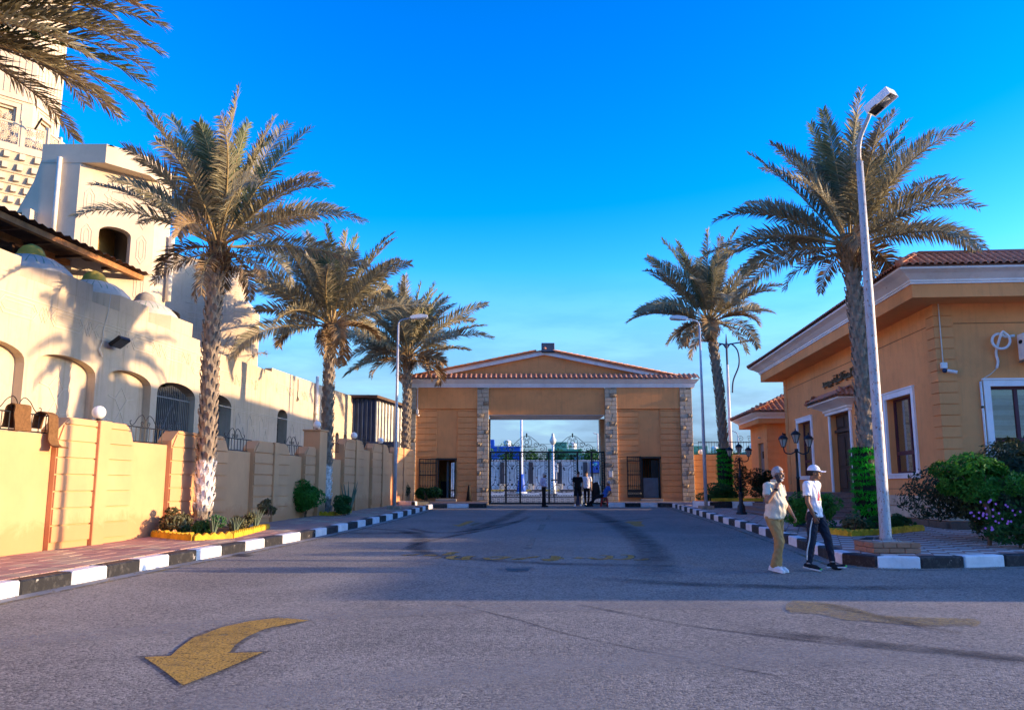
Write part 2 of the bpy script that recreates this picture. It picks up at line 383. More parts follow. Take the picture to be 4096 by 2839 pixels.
# ---------------------------------------------------------------- more materials
def asphalt_mat():
    t = NT('asphalt'); w = t.co('World')
    big = t.noise(w, 0.30, 6, 0.65, 0.38, 0.64, 0.8)
    col = t.mix(big, (0.118,0.118,0.100), (0.27,0.263,0.222))
    col = t.mix(t.math('MULTIPLY', t.noise(t.co('World',(0.16,0.9,1)), 1.0, 6, 0.65, 0.52, 0.75, 0.8), 0.55), col, (0.10,0.098,0.092))
    col = t.mix(t.math('MULTIPLY', t.noise(w, 1.3, 7, 0.75, 0.50, 0.72), 0.6), col, (0.27,0.255,0.225))
    # tyre-polished lanes, oil stains and wind-blown dust near the kerbs
    sp = t.n('ShaderNodeSeparateXYZ'); t.l(w, sp.inputs[0])
    for cx_, wd_ in ((-2.4,0.55),(-0.9,0.5),(2.3,0.55),(4.0,0.5)):
        dx_ = t.math('ABSOLUTE', t.math('SUBTRACT', t.math('SUBTRACT', sp.outputs['X'], t.math('MULTIPLY', sp.outputs['Y'], 0.03)), cx_))
        col = t.mix(t.math('MULTIPLY', t.math('MULTIPLY', t.rng(dx_, wd_, 0.0), t.noise(t.co('World',(0.8,0.12,1)), 1.0, 4, 0.6, 0.35, 0.7)), 0.38), col, (0.085,0.08,0.083))
    col = t.mix(t.math('MULTIPLY', t.noise(w, 0.9, 6, 0.75, 0.62, 0.78, 1.0), 0.5), col, (0.07,0.066,0.068))
    edge = t.math('MINIMUM', t.math('ABSOLUTE', t.math('SUBTRACT', sp.outputs['X'], t.math('ADD', t.math('MULTIPLY', sp.outputs['Y'], 0.098), -7.75))), t.math('ABSOLUTE', t.math('SUBTRACT', sp.outputs['X'], t.math('ADD', t.math('MULTIPLY', sp.outputs['Y'], 0.06), 5.15))))
    col = t.mix(t.math('MULTIPLY', t.rng(t.math('ADD', edge, t.math('MULTIPLY', t.noise(w, 1.6, 5, 0.65, 0.2, 0.8), 0.9)), 1.25, 0.35), 0.55), col, (0.33,0.27,0.21))
    v = t.n('ShaderNodeTexVoronoi'); v.inputs['Scale'].default_value = 46; t.l(w, v.inputs['Vector'])
    hsvn = t.n('ShaderNodeSeparateColor'); t.l(v.outputs['Color'], hsvn.inputs[0])
    ag = t.rng(hsvn.outputs[0], 0.25, 0.95)
    col = t.mix(t.math('MULTIPLY', ag, 0.6), col, (0.52,0.475,0.39))
    col = t.mix(t.rng(hsvn.outputs[1], 0.62, 0.95, 0, 0.8), col, (0.03,0.03,0.031))
    n2 = t.noise(w, 170, 2, 0.7, 0.3, 0.7)
    col = t.mix(0.3, col, t.mix(n2, (0.08,0.078,0.08), (0.31,0.285,0.265)))
    h = t.math('ADD', t.math('MULTIPLY', v.outputs['Distance'], -1.0), t.math('MULTIPLY', n2, 0.4))
    t.bump(h, 0.55, 0.012)
    return t.done(col, 0.82, spec=0.25)
M['asphalt'] = asphalt_mat()
M['sand'] = plain('dusty_ground', (0.30,0.24,0.17), 0.95, 0, 0.25, 0.4)
M['concrete'] = plain('grey_concrete', (0.27,0.26,0.25), 0.9, 0, 0.2, 2.0, 0.15, 0.3)
def worn(m, scale=9, lo=0.35, hi=0.6, cover=1.0, fine=60):
    """let the surface below show through where the paint has worn away"""
    nt = m.node_tree; t = NT.__new__(NT); t.m = m; t.t = nt; t._tc = None; t.b = [q for q in nt.nodes if q.type=='BSDF_PRINCIPLED'][0]
    w = t.co('World'); f = t.math('MULTIPLY', t.math('MINIMUM', t.noise(w, scale, 6, 0.7, lo, hi), t.noise(w, fine, 3, 0.7, 0.32, 0.5)), cover)
    tr = t.n('ShaderNodeBsdfTransparent'); mx = t.n('ShaderNodeMixShader'); t.l(f, mx.inputs[0]); t.l(tr.outputs[0], mx.inputs[1]); t.l(t.b.outputs[0], mx.inputs[2])
    out = [q for q in nt.nodes if q.type=='OUTPUT_MATERIAL'][0]; t.l(mx.outputs[0], out.inputs['Surface']); return m
def chipped(name, c, under=(0.33,0.31,0.28), lo=0.60, hi=0.66, scale=5.0, rough=0.6):
    t = NT(name); w = t.co('World')
    col = t.mix(t.noise(w, 3, 5, 0.65), dk(c,0.85), dk(c,1.08))
    col = t.mix(t.math('MULTIPLY', t.noise(w, 9, 5, 0.7, 0.5, 0.8), 0.25), col, under)
    f = t.noise(w, scale, 7, 0.68, lo, hi)
    col = t.mix(f, col, under)
    t.bump(t.math('ADD', t.math('MULTIPLY', f, -0.8), t.noise(w, 40, 3, 0.6, 0, 1)), 0.3, 0.012)
    return t.done(col, rough, spec=0.3)
M['kerb_white'] = chipped('kerb_white_paint', (0.78,0.77,0.75), lo=0.66, hi=0.69)
M['kerb_black'] = chipped('kerb_black_paint', (0.018,0.018,0.02), lo=0.645, hi=0.66)
M['yellow_line'] = chipped('worn_yellow_paint', (0.40,0.27,0.06), (0.12,0.11,0.11), 0.40, 0.62, 3.2, 0.8)
M['yellow_mark'] = chipped('yellow_road_paint', (0.50,0.29,0.045), (0.15,0.135,0.125), 0.52, 0.78, 26, 0.8)
M['yellow_faded'] = chipped('faded_road_paint', (0.36,0.275,0.115), (0.14,0.13,0.125), 0.44, 0.66, 18, 0.85)
M['white_faded'] = chipped('faded_white_paint', (0.36,0.34,0.27), (0.14,0.13,0.13), 0.40, 0.70, 14, 0.85)
M['mark_edge'] = plain('dark_paint_border', (0.045,0.043,0.05), 0.8, 0, 0.3, 14)
M['tar'] = plain('tar_seam', (0.035,0.033,0.035), 0.7, 0, 0.3, 14)
M['pale_seam'] = plain('dusty_seam', (0.25,0.235,0.225), 0.9, 0, 0.2, 14)
M['tyre'] = plain('tyre_rubber_mark', (0.05,0.048,0.052), 0.75, 0, 0.3, 14)
worn(M['tar'], 2.2, 0.30, 0.75, 0.75, 40); worn(M['mark_edge'], 4, 0.3, 0.7, 0.75); worn(M['yellow_mark'], 3.2, 0.24, 0.50, 0.96, 48); worn(M['yellow_faded'], 2.6, 0.26, 0.62, 0.85, 48); worn(M['white_faded'], 4, 0.2, 0.5, 0.9, 60); worn(M['yellow_line'], 3, 0.40, 0.62, 0.8); worn(M['pale_seam'], 2.5, 0.32, 0.75, 0.6, 30); worn(M['tyre'], 1.1, 0.30, 0.75, 0.7, 30)
M['cast_iron'] = plain('cast_iron', (0.035,0.035,0.04), 0.55, 0.4, 0.25, 18, 0.4, 0.4)
def tilemat(name, a, b, ring=False):
    t = NT(name); w = t.co('World')
    col = t.mix(t.noise(w, 1.3, 5, 0.6), a, b)
    col = t.mix(t.rng(t.rand(), 0, 1, 0, 0.35), col, dk(a, 0.75))
    if ring:
        wv = t.n('ShaderNodeTexWave', wave_type='RINGS'); wv.inputs['Scale'].default_value = 4.6; wv.inputs['Distortion'].default_value = 0.5
        t.l(t.co('Object'), wv.inputs['Vector'])
        ln = t.rng(wv.outputs['Fac'], 0.86, 0.97)
        col = t.mix(t.math('MULTIPLY', ln, 0.75), col, dk(a, 0.35))
        t.bump(t.math('MULTIPLY', ln, -1.0), 0.4, 0.01)
    col = t.mix(t.math('MULTIPLY', t.noise(w, 5, 6, 0.7, 0.5, 0.8), 0.5), col, (0.27,0.21,0.17))
    return t.done(col, 0.85, spec=0.2)
M['tile_pink'] = tilemat('pink_paving', (0.34,0.19,0.155), (0.40,0.225,0.18))
M['tile_pale'] = tilemat('pale_paving', (0.56,0.47,0.41), (0.63,0.53,0.46))
M['tile_red'] = tilemat('red_wave_paving', (0.44,0.25,0.20), (0.50,0.31,0.24), True)
M['tile_buff'] = tilemat('buff_wave_paving', (0.50,0.37,0.25), (0.56,0.43,0.30), True)
M['mortar'] = plain('paving_joint', (0.22,0.16,0.13), 0.95, 0, 0.2, 3)
M['yellow_edge'] = plain('yellow_edging', (0.62,0.36,0.02), 0.75, 0, 0.22, 6, 0.3, 0.3)
M['soil'] = plain('planting_soil', (0.09,0.06,0.04), 0.95, 0, 0.3, 6, 0.1, 0.5)

# ---------------------------------------------------------------- ground, road, pavements
def sheet(name, poly, dz, mat, parent=None, kind='structure'):
    b = MB(); b.add([(x,y,G(y)+dz) for x,y in poly], [tuple(range(len(poly)))])
    o = b.build(name, mat, parent)
    me = o.data
    if me.polygons[0].normal.z < 0: me.flip_normals()
    if kind and parent is None: o['kind'] = kind
    return o
gb = MB()
rows = [-600, -80, 100, 300, 3500]
for y in rows: gb.v += [(-2500, y, G(y)-0.012), (2500, y, G(y)-0.012)]
for i in range(len(rows)-1): gb.f.append((2*i, 2*i+1, 2*i+3, 2*i+2)); gb.m.append(0)
tag(gb.build('ground', M['sand']), kind='structure')
sheet('road', [(-30,-70),(70,-70),(70,60),(60,84.5),(-50,84.5),(-30,60)], 0, M['asphalt'])

K_L = [(-7.7,-30),(-7.5,-8),(-7.15,4),(-6.72,11),(-6.25,14.5),(-5.7,18),(-5.2,21.5),(-4.75,26),(-4.35,31),(-4.08,36),(-3.95,39.6),(-3.8,40.7),(-3.3,41.2),(-1.25,41.35)]
K_R = [(4.9,42.2),(7.6,42.4),(8.1,41.9),(7.95,40),(7.6,35),(7.25,30),(7.0,25.2),(6.5,19.6),(6.08,16),(6.02,15.3),(6.25,14.85),(6.7,14.62),(7.8,14.78),(9.4,15.15),(14,15.75),(24,16.6),(45,17.5)]
W_P, W_TH = Vector((-9.05,14.88,0)), radians(7.76)       # boundary wall frame: local y runs along the wall, away from us
B_P, B_TH = Vector((-11.3,20.0,0)), radians(6.5)          # left building
R_P, R_TH = Vector((11.59,22.09,0)), radians(4.3)         # right building
def offset(poly, d):
    out = []
    for i, p in enumerate(poly):
        a = Vector(poly[max(i-1,0)]); b = Vector(poly[min(i+1,len(poly)-1)])
        t = (b-a).normalized(); n = Vector((-t.y, t.x)); out.append((p[0]+n.x*d, p[1]+n.y*d))
    return out
def wallpt(u, v=0): return (W_P.x + sin(W_TH)*u + cos(W_TH)*v, W_P.y + cos(W_TH)*u - sin(W_TH)*v)
KL_in = offset(K_L, 0.28)
KR_in = offset(K_R, 0.28)
pave_L = KL_in + [(-1.25,47.5),(-6.2,47.5)] + [wallpt(31,-0.4), wallpt(-46,-0.4)]
pave_R = KR_in + [(45,46.8),(4.9,46.8)]
sheet('pavement', pave_L, KH-0.02, M['mortar'])
pvL = bpy.data.objects['pavement']
sheet('pavement', pave_R, KH-0.02, M['mortar'])
pvR = bpy.data.objects['pavement.001']

def inside(p, poly):
    x, y = p; c = False; j = len(poly)-1
    for i in range(len(poly)):
        xi, yi = poly[i]; xj, yj = poly[j]
        if (yi > y) != (yj > y) and x < (xj-xi)*(y-yi)/(yj-yi)+xi: c = not c
        j = i
    return c
def tiles(parent, poly, size, th, mats, ylim, xlim, pick, skip=lambda x,y: False):
    me = {}
    for k in mats:
        b = MB(); h = size/2-0.006
        b.add([(-h,-h,-0.018),(h,-h,-0.018),(h,h,-0.018),(-h,h,-0.018),(-h+.004,-h+.004,0),(h-.004,-h+.004,0),(h-.004,h-.004,0),(-h+.004,h-.004,0)],
              [(4,5,6,7),(0,1,5,4),(1,2,6,5),(2,3,7,6),(3,0,4,7)])
        me[k] = b.mesh('tile'); me[k].materials.append(M[k])
    L = []; c, s = cos(th), sin(th)
    n = int(70/size)
    for i in range(-n, n):
        for j in range(-n, n):
            a, b_ = i*size, j*size
            x, y = a*c + b_*s, -a*s + b_*c
            if not (ylim[0] < y < ylim[1] and xlim[0] < x < xlim[1]) or not inside((x,y), poly) or skip(x,y): continue
            k = pick(i, j)
            dz = RND.uniform(-0.002,0.003)
            L.append((me[k], T(x, y, G(y)+KH-0.004+dz, -th) @ Matrix.Rotation(math.atan(SL),4,'X') @ Matrix.Rotation(RND.uniform(-.004,.004),4,'Y')))
    pieces('tile', L, parent)
tiles(pvL, pave_L, 0.40, radians(6.5), ('tile_red','tile_buff'), (7,44), (-12,0), lambda i,j: 'tile_buff' if ((i//2+j//2)%5 in (0,) and (i+j)%3) or RND.random()<.12 else 'tile_red',
      skip=lambda x,y: (x - W_P.x) < (y-W_P.y)*tan(W_TH)+0.1)
tiles(pvR, pave_R, 0.30, radians(20), ('tile_pink','tile_pale'), (14,44), (5,16), lambda i,j: 'tile_pale' if (i+j)%2 else 'tile_pink')

def kerb(label_name, line, w=0.26, length=1.0, h=KH, start_white=True, bump=None):
    root = tag(empty('kerb'), kind='structure')
    # resample by arc length
    P = [Vector((p[0],p[1])) for p in line]; d = [0]
    for i in range(1,len(P)): d.append(d[-1]+(P[i]-P[i-1]).length)
    def at(s):
        s = max(0,min(s,d[-1]))
        for i in range(1,len(P)):
            if s <= d[i]+1e-9:
                return P[i-1].lerp(P[i], (s-d[i-1])/max(1e-9,d[i]-d[i-1]))
    s = 0; k = 0 if start_white else 1; R = random.Random(len(line))
    while s < d[-1]-0.15:
        L = length*R.uniform(0.86,1.1)
        e = min(s+L, d[-1])
        a, b2 = at(s+0.008), at(e-0.008)
        if a.y > -12 and a.x < 40:
            hh = h + R.uniform(-0.006,0.008)
            t = (b2-a); l = t.length; t.normalize(); n = Vector((-t.y,t.x))
            m = MB(); m.cbox(0, l, -0.0+R.uniform(-.008,.008), w, -0.12, hh, 0.022)
            # chip the top front edge irregularly
            ob = m.build('kerb_stone', M['kerb_white' if k%2==0 else 'kerb_black'], root)
            za, zb = G(a.y), G(b2.y)
            X = Vector((t.x*l, t.y*l, zb-za)).normalized(); Yv = Vector((n.x,n.y,0)); Z = X.cross(Yv)
            ob.matrix_basis = Matrix(((X.x,Yv.x,Z.x,a.x),(X.y,Yv.y,Z.y,a.y),(X.z,Yv.z,Z.z,za),(0,0,0,1)))
        s = e; k += 1
    return root
kerb('left', K_L, length=0.98, start_white=True)
kerb('right', K_R, length=0.86, start_white=True)
def ribbon(name, line, w, dz, mat, off=0.0, parent=None, smooth=0):
    L = offset(line, off) if off else line
    if smooth: L = [(p.x,p.y) for p in spline([(a,b_,0) for a,b_ in L], smooth)]
    A = offset(L, w/2); B = offset(L, -w/2)
    b = MB().strip([(x,y,G(y)+dz) for x,y in A], [(x,y,G(y)+dz) for x,y in B])
    o = b.build(name, mat, parent, fix=False)
    if o.data.polygons[0].normal.z < 0: o.data.flip_normals()
    return o
mk = {}
ribbon('gutter', K_L[1:12], 0.24, 0.004, M['concrete'], -0.12)['kind'] = 'structure'
for line, nm, lb in ((K_L[1:12],'yellow_edge_line','worn yellow edge line along the left kerb'), (K_R[2:], 'yellow_edge_line', 'worn yellow edge line round the right kerb corner')):
    tag(ribbon(nm, line, 0.10, 0.008, M['yellow_line'], -0.32 if line is not K_R[2:] else -0.25), lb, 'road marking')
def flat(name, poly, dz, mat, label, cat, group=None):
    o = sheet(name, poly, dz, mat, None, None); return tag(o, label, cat, group)
r_ = thing('painted_arrow', 'big curved yellow arrow with dark border painted in the foreground', 'road marking', (-2.8, 8.2, G(8.2)))
def childflat(poly, dz, mat, name):
    o = sheet(name, poly, dz, mat, None, None); o.parent = r_; o.location = -r_.location; return o
childflat(ARROW_L_EDGE, 0.004, M['mark_edge'], 'border'); childflat(ARROW_L, 0.008, M['yellow_mark'], 'arrow_fill')
flat('painted_arrow', ARROW_R, 0.008, M['yellow_faded'], 'faded yellow arrow worn to a blob at right foreground', 'road marking')
flat('painted_arrow', ARROW_FL, 0.006, M['yellow_mark'], 'small yellow arrow on the left lane before the gate', 'road marking')
flat('painted_mark', ARROW_FL2, 0.006, M['yellow_faded'], 'faded yellow scrap beside the left lane arrow', 'road marking')
flat('painted_arrow', ARROW_FR, 0.006, M['yellow_mark'], 'yellow arrow on the right lane before the gate', 'road marking')
for q, lb in zip(DASH, ('nearest faded centre dash on the road', 'middle faded centre dash on the road', 'farthest faded centre dash, nearest the gate')):
    c = Vector((sum(p[0] for p in q)/4, sum(p[1] for p in q)/4)); big = [tuple(c + (Vector(p)-c)*1.0 + (Vector(p)-c).normalized()*0.12) for p in q]
    r_ = thing('lane_dash', lb, 'road marking', (c.x,c.y,G(c.y)), group='dashed centre line')
    childflat(big, 0.003, M['tar'], 'border'); childflat(q, 0.007, M['white_faded'], 'dash')
r_ = thing('painted_lettering', 'worn yellow lettering painted across the road', 'road marking', (0,17,G(17)))
for pts, w in TEXT:
    pts = [(p[0],p[1]) for p in pts]
    o = ribbon('stroke', pts, w*0.8, 0.006, M['yellow_mark'], 0, None, 5); o.parent = r_; o.location = -r_.location
    if RND.random() < 2: 
        o = ribbon('stroke_border', pts, w*0.8+0.07, 0.003, M['tar'], 0, None, 5); o.parent = r_; o.location = -r_.location
o = flat('road_patch', MANPATCH, 0.003, M['pale_seam'], 'pale patch of asphalt round the road manhole', 'road patch')
r_ = thing('manhole_cover', 'dark square manhole cover sunk in the middle of the road', 'manhole', (0.1,14.5,G(14.5)))
childflat(MANHOLE, 0.006, M['cast_iron'], 'lid')
flat('drain_cover', DRAIN_L, 0.007, M['cast_iron'], 'dark drain cover at the foot of the left kerb', 'drain cover')
cv = sheet('pavement_cover', PAVECOVER, KH+0.008, M['cast_iron'], None, None); tag(cv, 'dark inspection cover on the right pavement by the lamp post', 'manhole')
for (pts, w), m, lb in zip(CRACK, ('pale_seam','tyre','tyre'), ('pale crack running across the shaded road to the manhole','thin dark tar seam slanting across the sunlit foreground','broad dark tyre seam slanting towards the right edge')):
    tag(ribbon('road_seam', pts, w, 0.003, M[m], 0, None, 4), lb, 'road seam')
for pts, w, lb in (([(-3.1,25.5),(-2.5,24.2),(-1.9,23.6),(-1.2,24.6),(-0.5,27),(0.4,30)],0.16,'dark curved tyre mark in front of the left lane arrow'),
                   ([(-2.35,18.2),(-2.2,20),(-1.7,22),(-0.9,24.5),(0.0,28),(0.7,33)],0.13,'dark tyre mark curving up from the lettering'),
                   ([(2.6,28.5),(3.4,29.2),(4.2,30.3),(5.2,31.5)],0.2,'dark oil streak on the right lane')):
    tag(ribbon('tyre_mark', pts, w*1.6, 0.002, M['tyre'], 0, None, 6), lb, 'tyre mark')

# soft, feathered stains and polished wheel paths
def softmat(name, c, k, sc):
    t = NT(name); w = t.co('World'); t.done(t.mix(t.noise(w, 30, 3, 0.6), dk(c,0.8), dk(c,1.2)), 0.8, spec=0.2)
    at_ = t.n('ShaderNodeAttribute'); at_.attribute_name = 'fade'
    f = t.math('MULTIPLY', t.math('MULTIPLY', at_.outputs['Fac'], t.noise(w, sc, 6, 0.7, 0.25, 0.75)), k)
    tr = t.n('ShaderNodeBsdfTransparent'); mx = t.n('ShaderNodeMixShader'); t.l(f, mx.inputs[0]); t.l(tr.outputs[0], mx.inputs[1]); t.l(t.b.outputs[0], mx.inputs[2])
    out = [q for q in t.t.nodes if q.type=='OUTPUT_MATERIAL'][0]; t.l(mx.outputs[0], out.inputs['Surface']); return t.m
M['soft_dark'] = softmat('rubber_film', (0.045,0.044,0.046), 0.75, 2.2); M['soft_pale'] = softmat('polished_dusty_asphalt', (0.36,0.335,0.29), 0.7, 1.8)
def soft_ribbon(name, pts, w, mat, dz, label, cat):
    L = [(p.x,p.y) for p in spline([(a,b_,0) for a,b_ in pts], 8)]; n = len(L); offs = (-0.5,-0.25,0,0.25,0.5); fv = (0,0.75,1,0.75,0)
    b = MB(); rows_ = [offset(L, w*o_) for o_ in offs]; fade = []
    for r, f in zip(rows_, fv):
        for i,(x,y) in enumerate(r): b.v.append((x,y,G(y)+dz)); fade.append(f*min(1,i/6.0,(n-1-i)/6.0))
    for r in range(4):
        for i in range(n-1): b.f.append((r*n+i, r*n+i+1, (r+1)*n+i+1, (r+1)*n+i)); b.m.append(0)
    me = b.mesh(name); me.materials.append(M[mat]); a = me.attributes.new('fade','FLOAT','POINT'); a.data.foreach_set('value', fade)
    o = link(name, me)
    if me.polygons[0].normal.z < 0: me.flip_normals()
    return tag(o, label, cat)
for k,(pts,w,mat,lb) in enumerate((
    ([(-3.6,5.2),(-1.6,6.4),(0.2,7.2),(2.4,7.7),(5.4,7.8)],1.1,'soft_pale','pale polished wheel path sweeping across the sunlit foreground'),
    ([(-0.6,4.2),(-0.2,5.2),(0.3,6.0),(0.5,6.9)],1.3,'soft_pale','pale worn patch at the bottom centre of the road'),
    ([(-6.0,7.5),(-4.4,8.6),(-1.6,10.0),(2.0,10.6),(6.0,10.2)],0.8,'soft_pale','pale dusty wheel path behind the big yellow arrow'),
    ([(-4.6,25.5),(-3.3,24.5),(-2.4,22.2),(-2.2,19.5),(-1.6,17.2),(0.4,15.6),(3.2,15.0)],0.55,'soft_dark','dark rubbed tyre arc turning round the road lettering'),
    ([(-5.0,23.6),(-4.0,23.4),(-3.0,23.5),(-2.2,24.0)],1.0,'soft_dark','dark oil stain near the left kerb'),
    ([(0.5,40),(0.2,36),(-0.3,31),(-1.0,26),(-1.6,22)],0.7,'soft_dark','dark wheel path down the left lane from the gate'),
    ([(3.2,40),(3.4,35),(3.5,30),(3.4,24),(3.0,18),(2.2,13)],0.9,'soft_dark','dark wheel path down the right lane'),
    ([(1.2,13.4),(2.6,12.6),(4.6,12.2),(6.6,12.3)],0.6,'soft_dark','dark tyre sweep in front of the walking men'),
    ([(2.2,9.2),(3.2,8.4),(4.4,7.6),(5.4,7.0)],0.45,'soft_dark','dark tyre smear crossing below the faded arrow'),
    ([(3.9,10.9),(4.2,9.8),(4.6,8.6)],0.25,'soft_dark','short dark skid across the faded arrow'))):
    soft_ribbon('tyre_mark' if mat=='soft_dark' else 'worn_patch', pts, w, mat, 0.0045+0.0004*k+(0.006 if k==9 else 0), lb, 'tyre mark' if mat=='soft_dark' else 'road patch')
# ---------------------------------------------------------------- helpers for walls with openings
from mathutils.geometry import tessellate_polygon
def arch_loop(u0, u1, zb, zs, zt, n=14, point=0.0):
    c, r = (u0+u1)/2, (u1-u0)/2
    L = [(u0,zb),(u1,zb)]
    for i in range(n+1):
        a = pi*i/n
        L.append((c + r*cos(a), zs + (zt-zs)*(sin(a)**0.8)))
    return L
def rect_loop(u0,u1,z0,z1): return [(u0,z0),(u1,z0),(u1,z1),(u0,z1)]
def holed(b, outer, holes, pt, depth, back=None):
    """front face with openings; pt(u,z,d) maps to 3D with d metres behind the face; reveals run `depth` back; back: indices closed at the back"""
    loops = [outer]+holes; flatl = [p for L in loops for p in L]
    tris = tessellate_polygon([[Vector((p[0],p[1],0)) for p in L] for L in loops])
    b.add([pt(p[0],p[1],0) for p in flatl], tris)
    for i, L in enumerate(holes):
        n = len(L); d = depth[i] if hasattr(depth,'__len__') else depth
        b.add([pt(p[0],p[1],0) for p in L]+[pt(p[0],p[1],d) for p in L], [(k,(k+1)%n,(k+1)%n+n,k+n) for k in range(n)])
        if back and i in back: b.add([pt(p[0],p[1],d) for p in L], [tuple(range(n))])
    return b
def stroke2(b, pts, w, pt, d=-0.012, closed=False, clip=None):
    """flat raised line on a wall face: pts in (u,z)"""
    P = [Vector(p) for p in pts]; m = len(P)
    A=[]; Bq=[]
    for i in range(m):
        if closed: t = (P[(i+1)%m]-P[i-1])
        else: t = P[min(i+1,m-1)]-P[max(i-1,0)]
        t.normalize(); n = Vector((-t.y,t.x))
        A.append(P[i]+n*w/2); Bq.append(P[i]-n*w/2)
    rng = range(m if closed else m-1)
    for i in rng:
        j=(i+1)%m
        q=[A[i],A[j],Bq[j],Bq[i]]
        vs=[pt(v.x,v.y,d) for v in q]+[pt(v.x,v.y,0.004) for v in q]
        b.add(vs,[(0,1,2,3),(0,4,5,1),(1,5,6,2),(2,6,7,3),(3,7,4,0)])
    return b
M['cream_line'] = stucco('cream_moulding', (0.62,0.52,0.385), (0.38,0.29,0.19), streak=0.4, grain=0.2)
M['terracotta_beam'] = plain('rusty_beam', (0.36,0.15,0.045), 0.7, 0, 0.3, 3)
M['brown_sheet'] = plain('brown_corrugated_sheet', (0.09,0.045,0.028), 0.6, 0.1, 0.3, 2)
M['dome_pale'] = None
def dome_mat():
    t = NT('glazed_dome'); tc = t.co('Object')
    sp = t.n('ShaderNodeSeparateXYZ'); t.l(tc, sp.inputs[0])
    ang = t.math('ARCTAN2', sp.outputs[1], sp.outputs[0])
    r = t.math('SQRT', t.math('ADD', t.math('MULTIPLY', sp.outputs[0], sp.outputs[0]), t.math('MULTIPLY', sp.outputs[1], sp.outputs[1])))
    f = t.math('ABSOLUTE', t.math('SINE', t.math('MULTIPLY', ang, 7.0)))
    g = t.math('ABSOLUTE', t.math('SUBTRACT', f, t.math('MULTIPLY', r, 0.9)))
    line = t.math('MULTIPLY', t.rng(g, 0.12, 0.04), t.rng(r, 0.95, 0.9))
    base = t.mix(t.noise(tc, 4, 5, 0.7), (0.62,0.58,0.48), (0.5,0.45,0.36))
    col = t.mix(t.math('MULTIPLY', line, 0.85), base, (0.10,0.24,0.13))
    return t.done(col, 0.55)
M['dome_pale'] = dome_mat()
M['yellow_cap'] = plain('mustard_cap', (0.55,0.36,0.05), 0.7, 0, 0.2, 4)
M['grey_cap'] = plain('grey_cap', (0.30,0.26,0.2), 0.7, 0, 0.2, 4)
M['globe'] = plain('opal_globe', (0.80,0.79,0.76), 0.35, 0, 0.06, 6, 0.5)
M['carpet'] = plain('brown_carpet', (0.17,0.085,0.035), 0.95, 0, 0.2, 20, 0.1, 0.4)
M['blue_sheet'] = plain('dark_blue_sheet', (0.022,0.045,0.10), 0.5, 0.2, 0.2, 2)
M['pale_sheet'] = plain('zinc_sheet', (0.42,0.40,0.36), 0.5, 0.3, 0.2, 2)
M['steel'] = plain('galvanised_steel', (0.34,0.35,0.37), 0.5, 0.5, 0.15, 8)
M['inner_ochre'] = plain('ochre_room', (0.36,0.20,0.05), 0.9)

# ---------------------------------------------------------------- boundary wall along the left pavement
wall = thing('boundary_wall', 'peach rendered boundary wall with stepped piers along the left pavement', 'wall', tuple(W_P), -W_TH)
PIERS = []                                                  # (u left, pilaster u0, u1, u right, cap z, panel z)
for k in range(7, 0, -1): PIERS.append((1.08-4.17*k, 2.24-4.17*k, 2.62-4.17*k, 3.57-4.17*k, 2.96, 2.60))
PIERS += [(1.08,2.24,2.62,3.57,2.96,2.60),(5.15,6.35,6.75,8.03,2.96,2.61),(9.67,10.95,11.3,12.3,2.96,2.62),(13.6,14.55,15.25,16.2,2.98,2.63),
          (17.58,18.85,19.2,20.05,3.48,3.14),(21.23,22.6,22.95,23.75,3.48,3.16),(24.79,26.2,26.55,28.4,3.48,3.16)]
def wp(u, z, d): return (-d, u, z)
b_last = None
for i, (a, c0, c1, e, zc, zp) in enumerate(PIERS):
    nxt = PIERS[i+1][0] if i+1 < len(PIERS) else None
    if nxt: MB().cbox(-0.24, 0, e+0.001, nxt-0.001, 0.0, zp if i != 3 else 2.9, 0.015).build('panel', M['peach'], wall)
    ch = 0.30
    MB().prism([(a,0),(e,0),(e,zp-0.03),(e-ch,zc),(a+ch,zc),(a,zp+0.1)], -0.26, 0.10, 'x').build('pier', M['peach'], wall)
    MB().cbox(0.1, 0.20, c0, c1, 0.0, zc+0.004, 0.012).build('pilaster', M['peach'], wall) if i != 10 else None
    zs = 0.34 + G(W_P.y+a) ; rows_ = []
    while zs < zc-0.03:
        z2 = min(zs+0.325, zc-0.012)
        for (s0, s1, side) in ((a+0.012, c0-0.004, 0), (c1+0.004, e-0.012, 1)):
            if s1-s0 < 0.2: continue
            zt = z2-0.030
            poly = [(s0,zs),(s1,zs),(s1,zt),(s0,zt)]
            if zt > zp+0.1-0.03:        # top course follows the chamfered shoulder
                f = lambda z: max(0.0, (z-(zp+0.1))/(zc-zp-0.1))*ch
                if side == 0: poly = [(s0+f(zs)+.01,zs),(s1,zs),(s1,zt),(s0+f(zt)+.015,zt)]
                else: poly = [(s0,zs),(s1-max(0,f(zs))-.02,zs),(s1-f(zt)-.03,zt),(s0,zt)]
            MB().prism(poly, 0.098, 0.136+RND.uniform(-.004,.004), 'x').build('block', M['peach_block'], wall)
        zs = z2
# tall post in the wall
MB().cbox(-0.34, 0.28, 14.53, 15.25, 0.0, 3.56, 0.015).build('tall_post', M['peach'], wall)
MB().cbox(-0.38, 0.32, 14.49, 15.29, 3.561, 3.62, 0.012).build('cap_stone', M['peach'], wall)

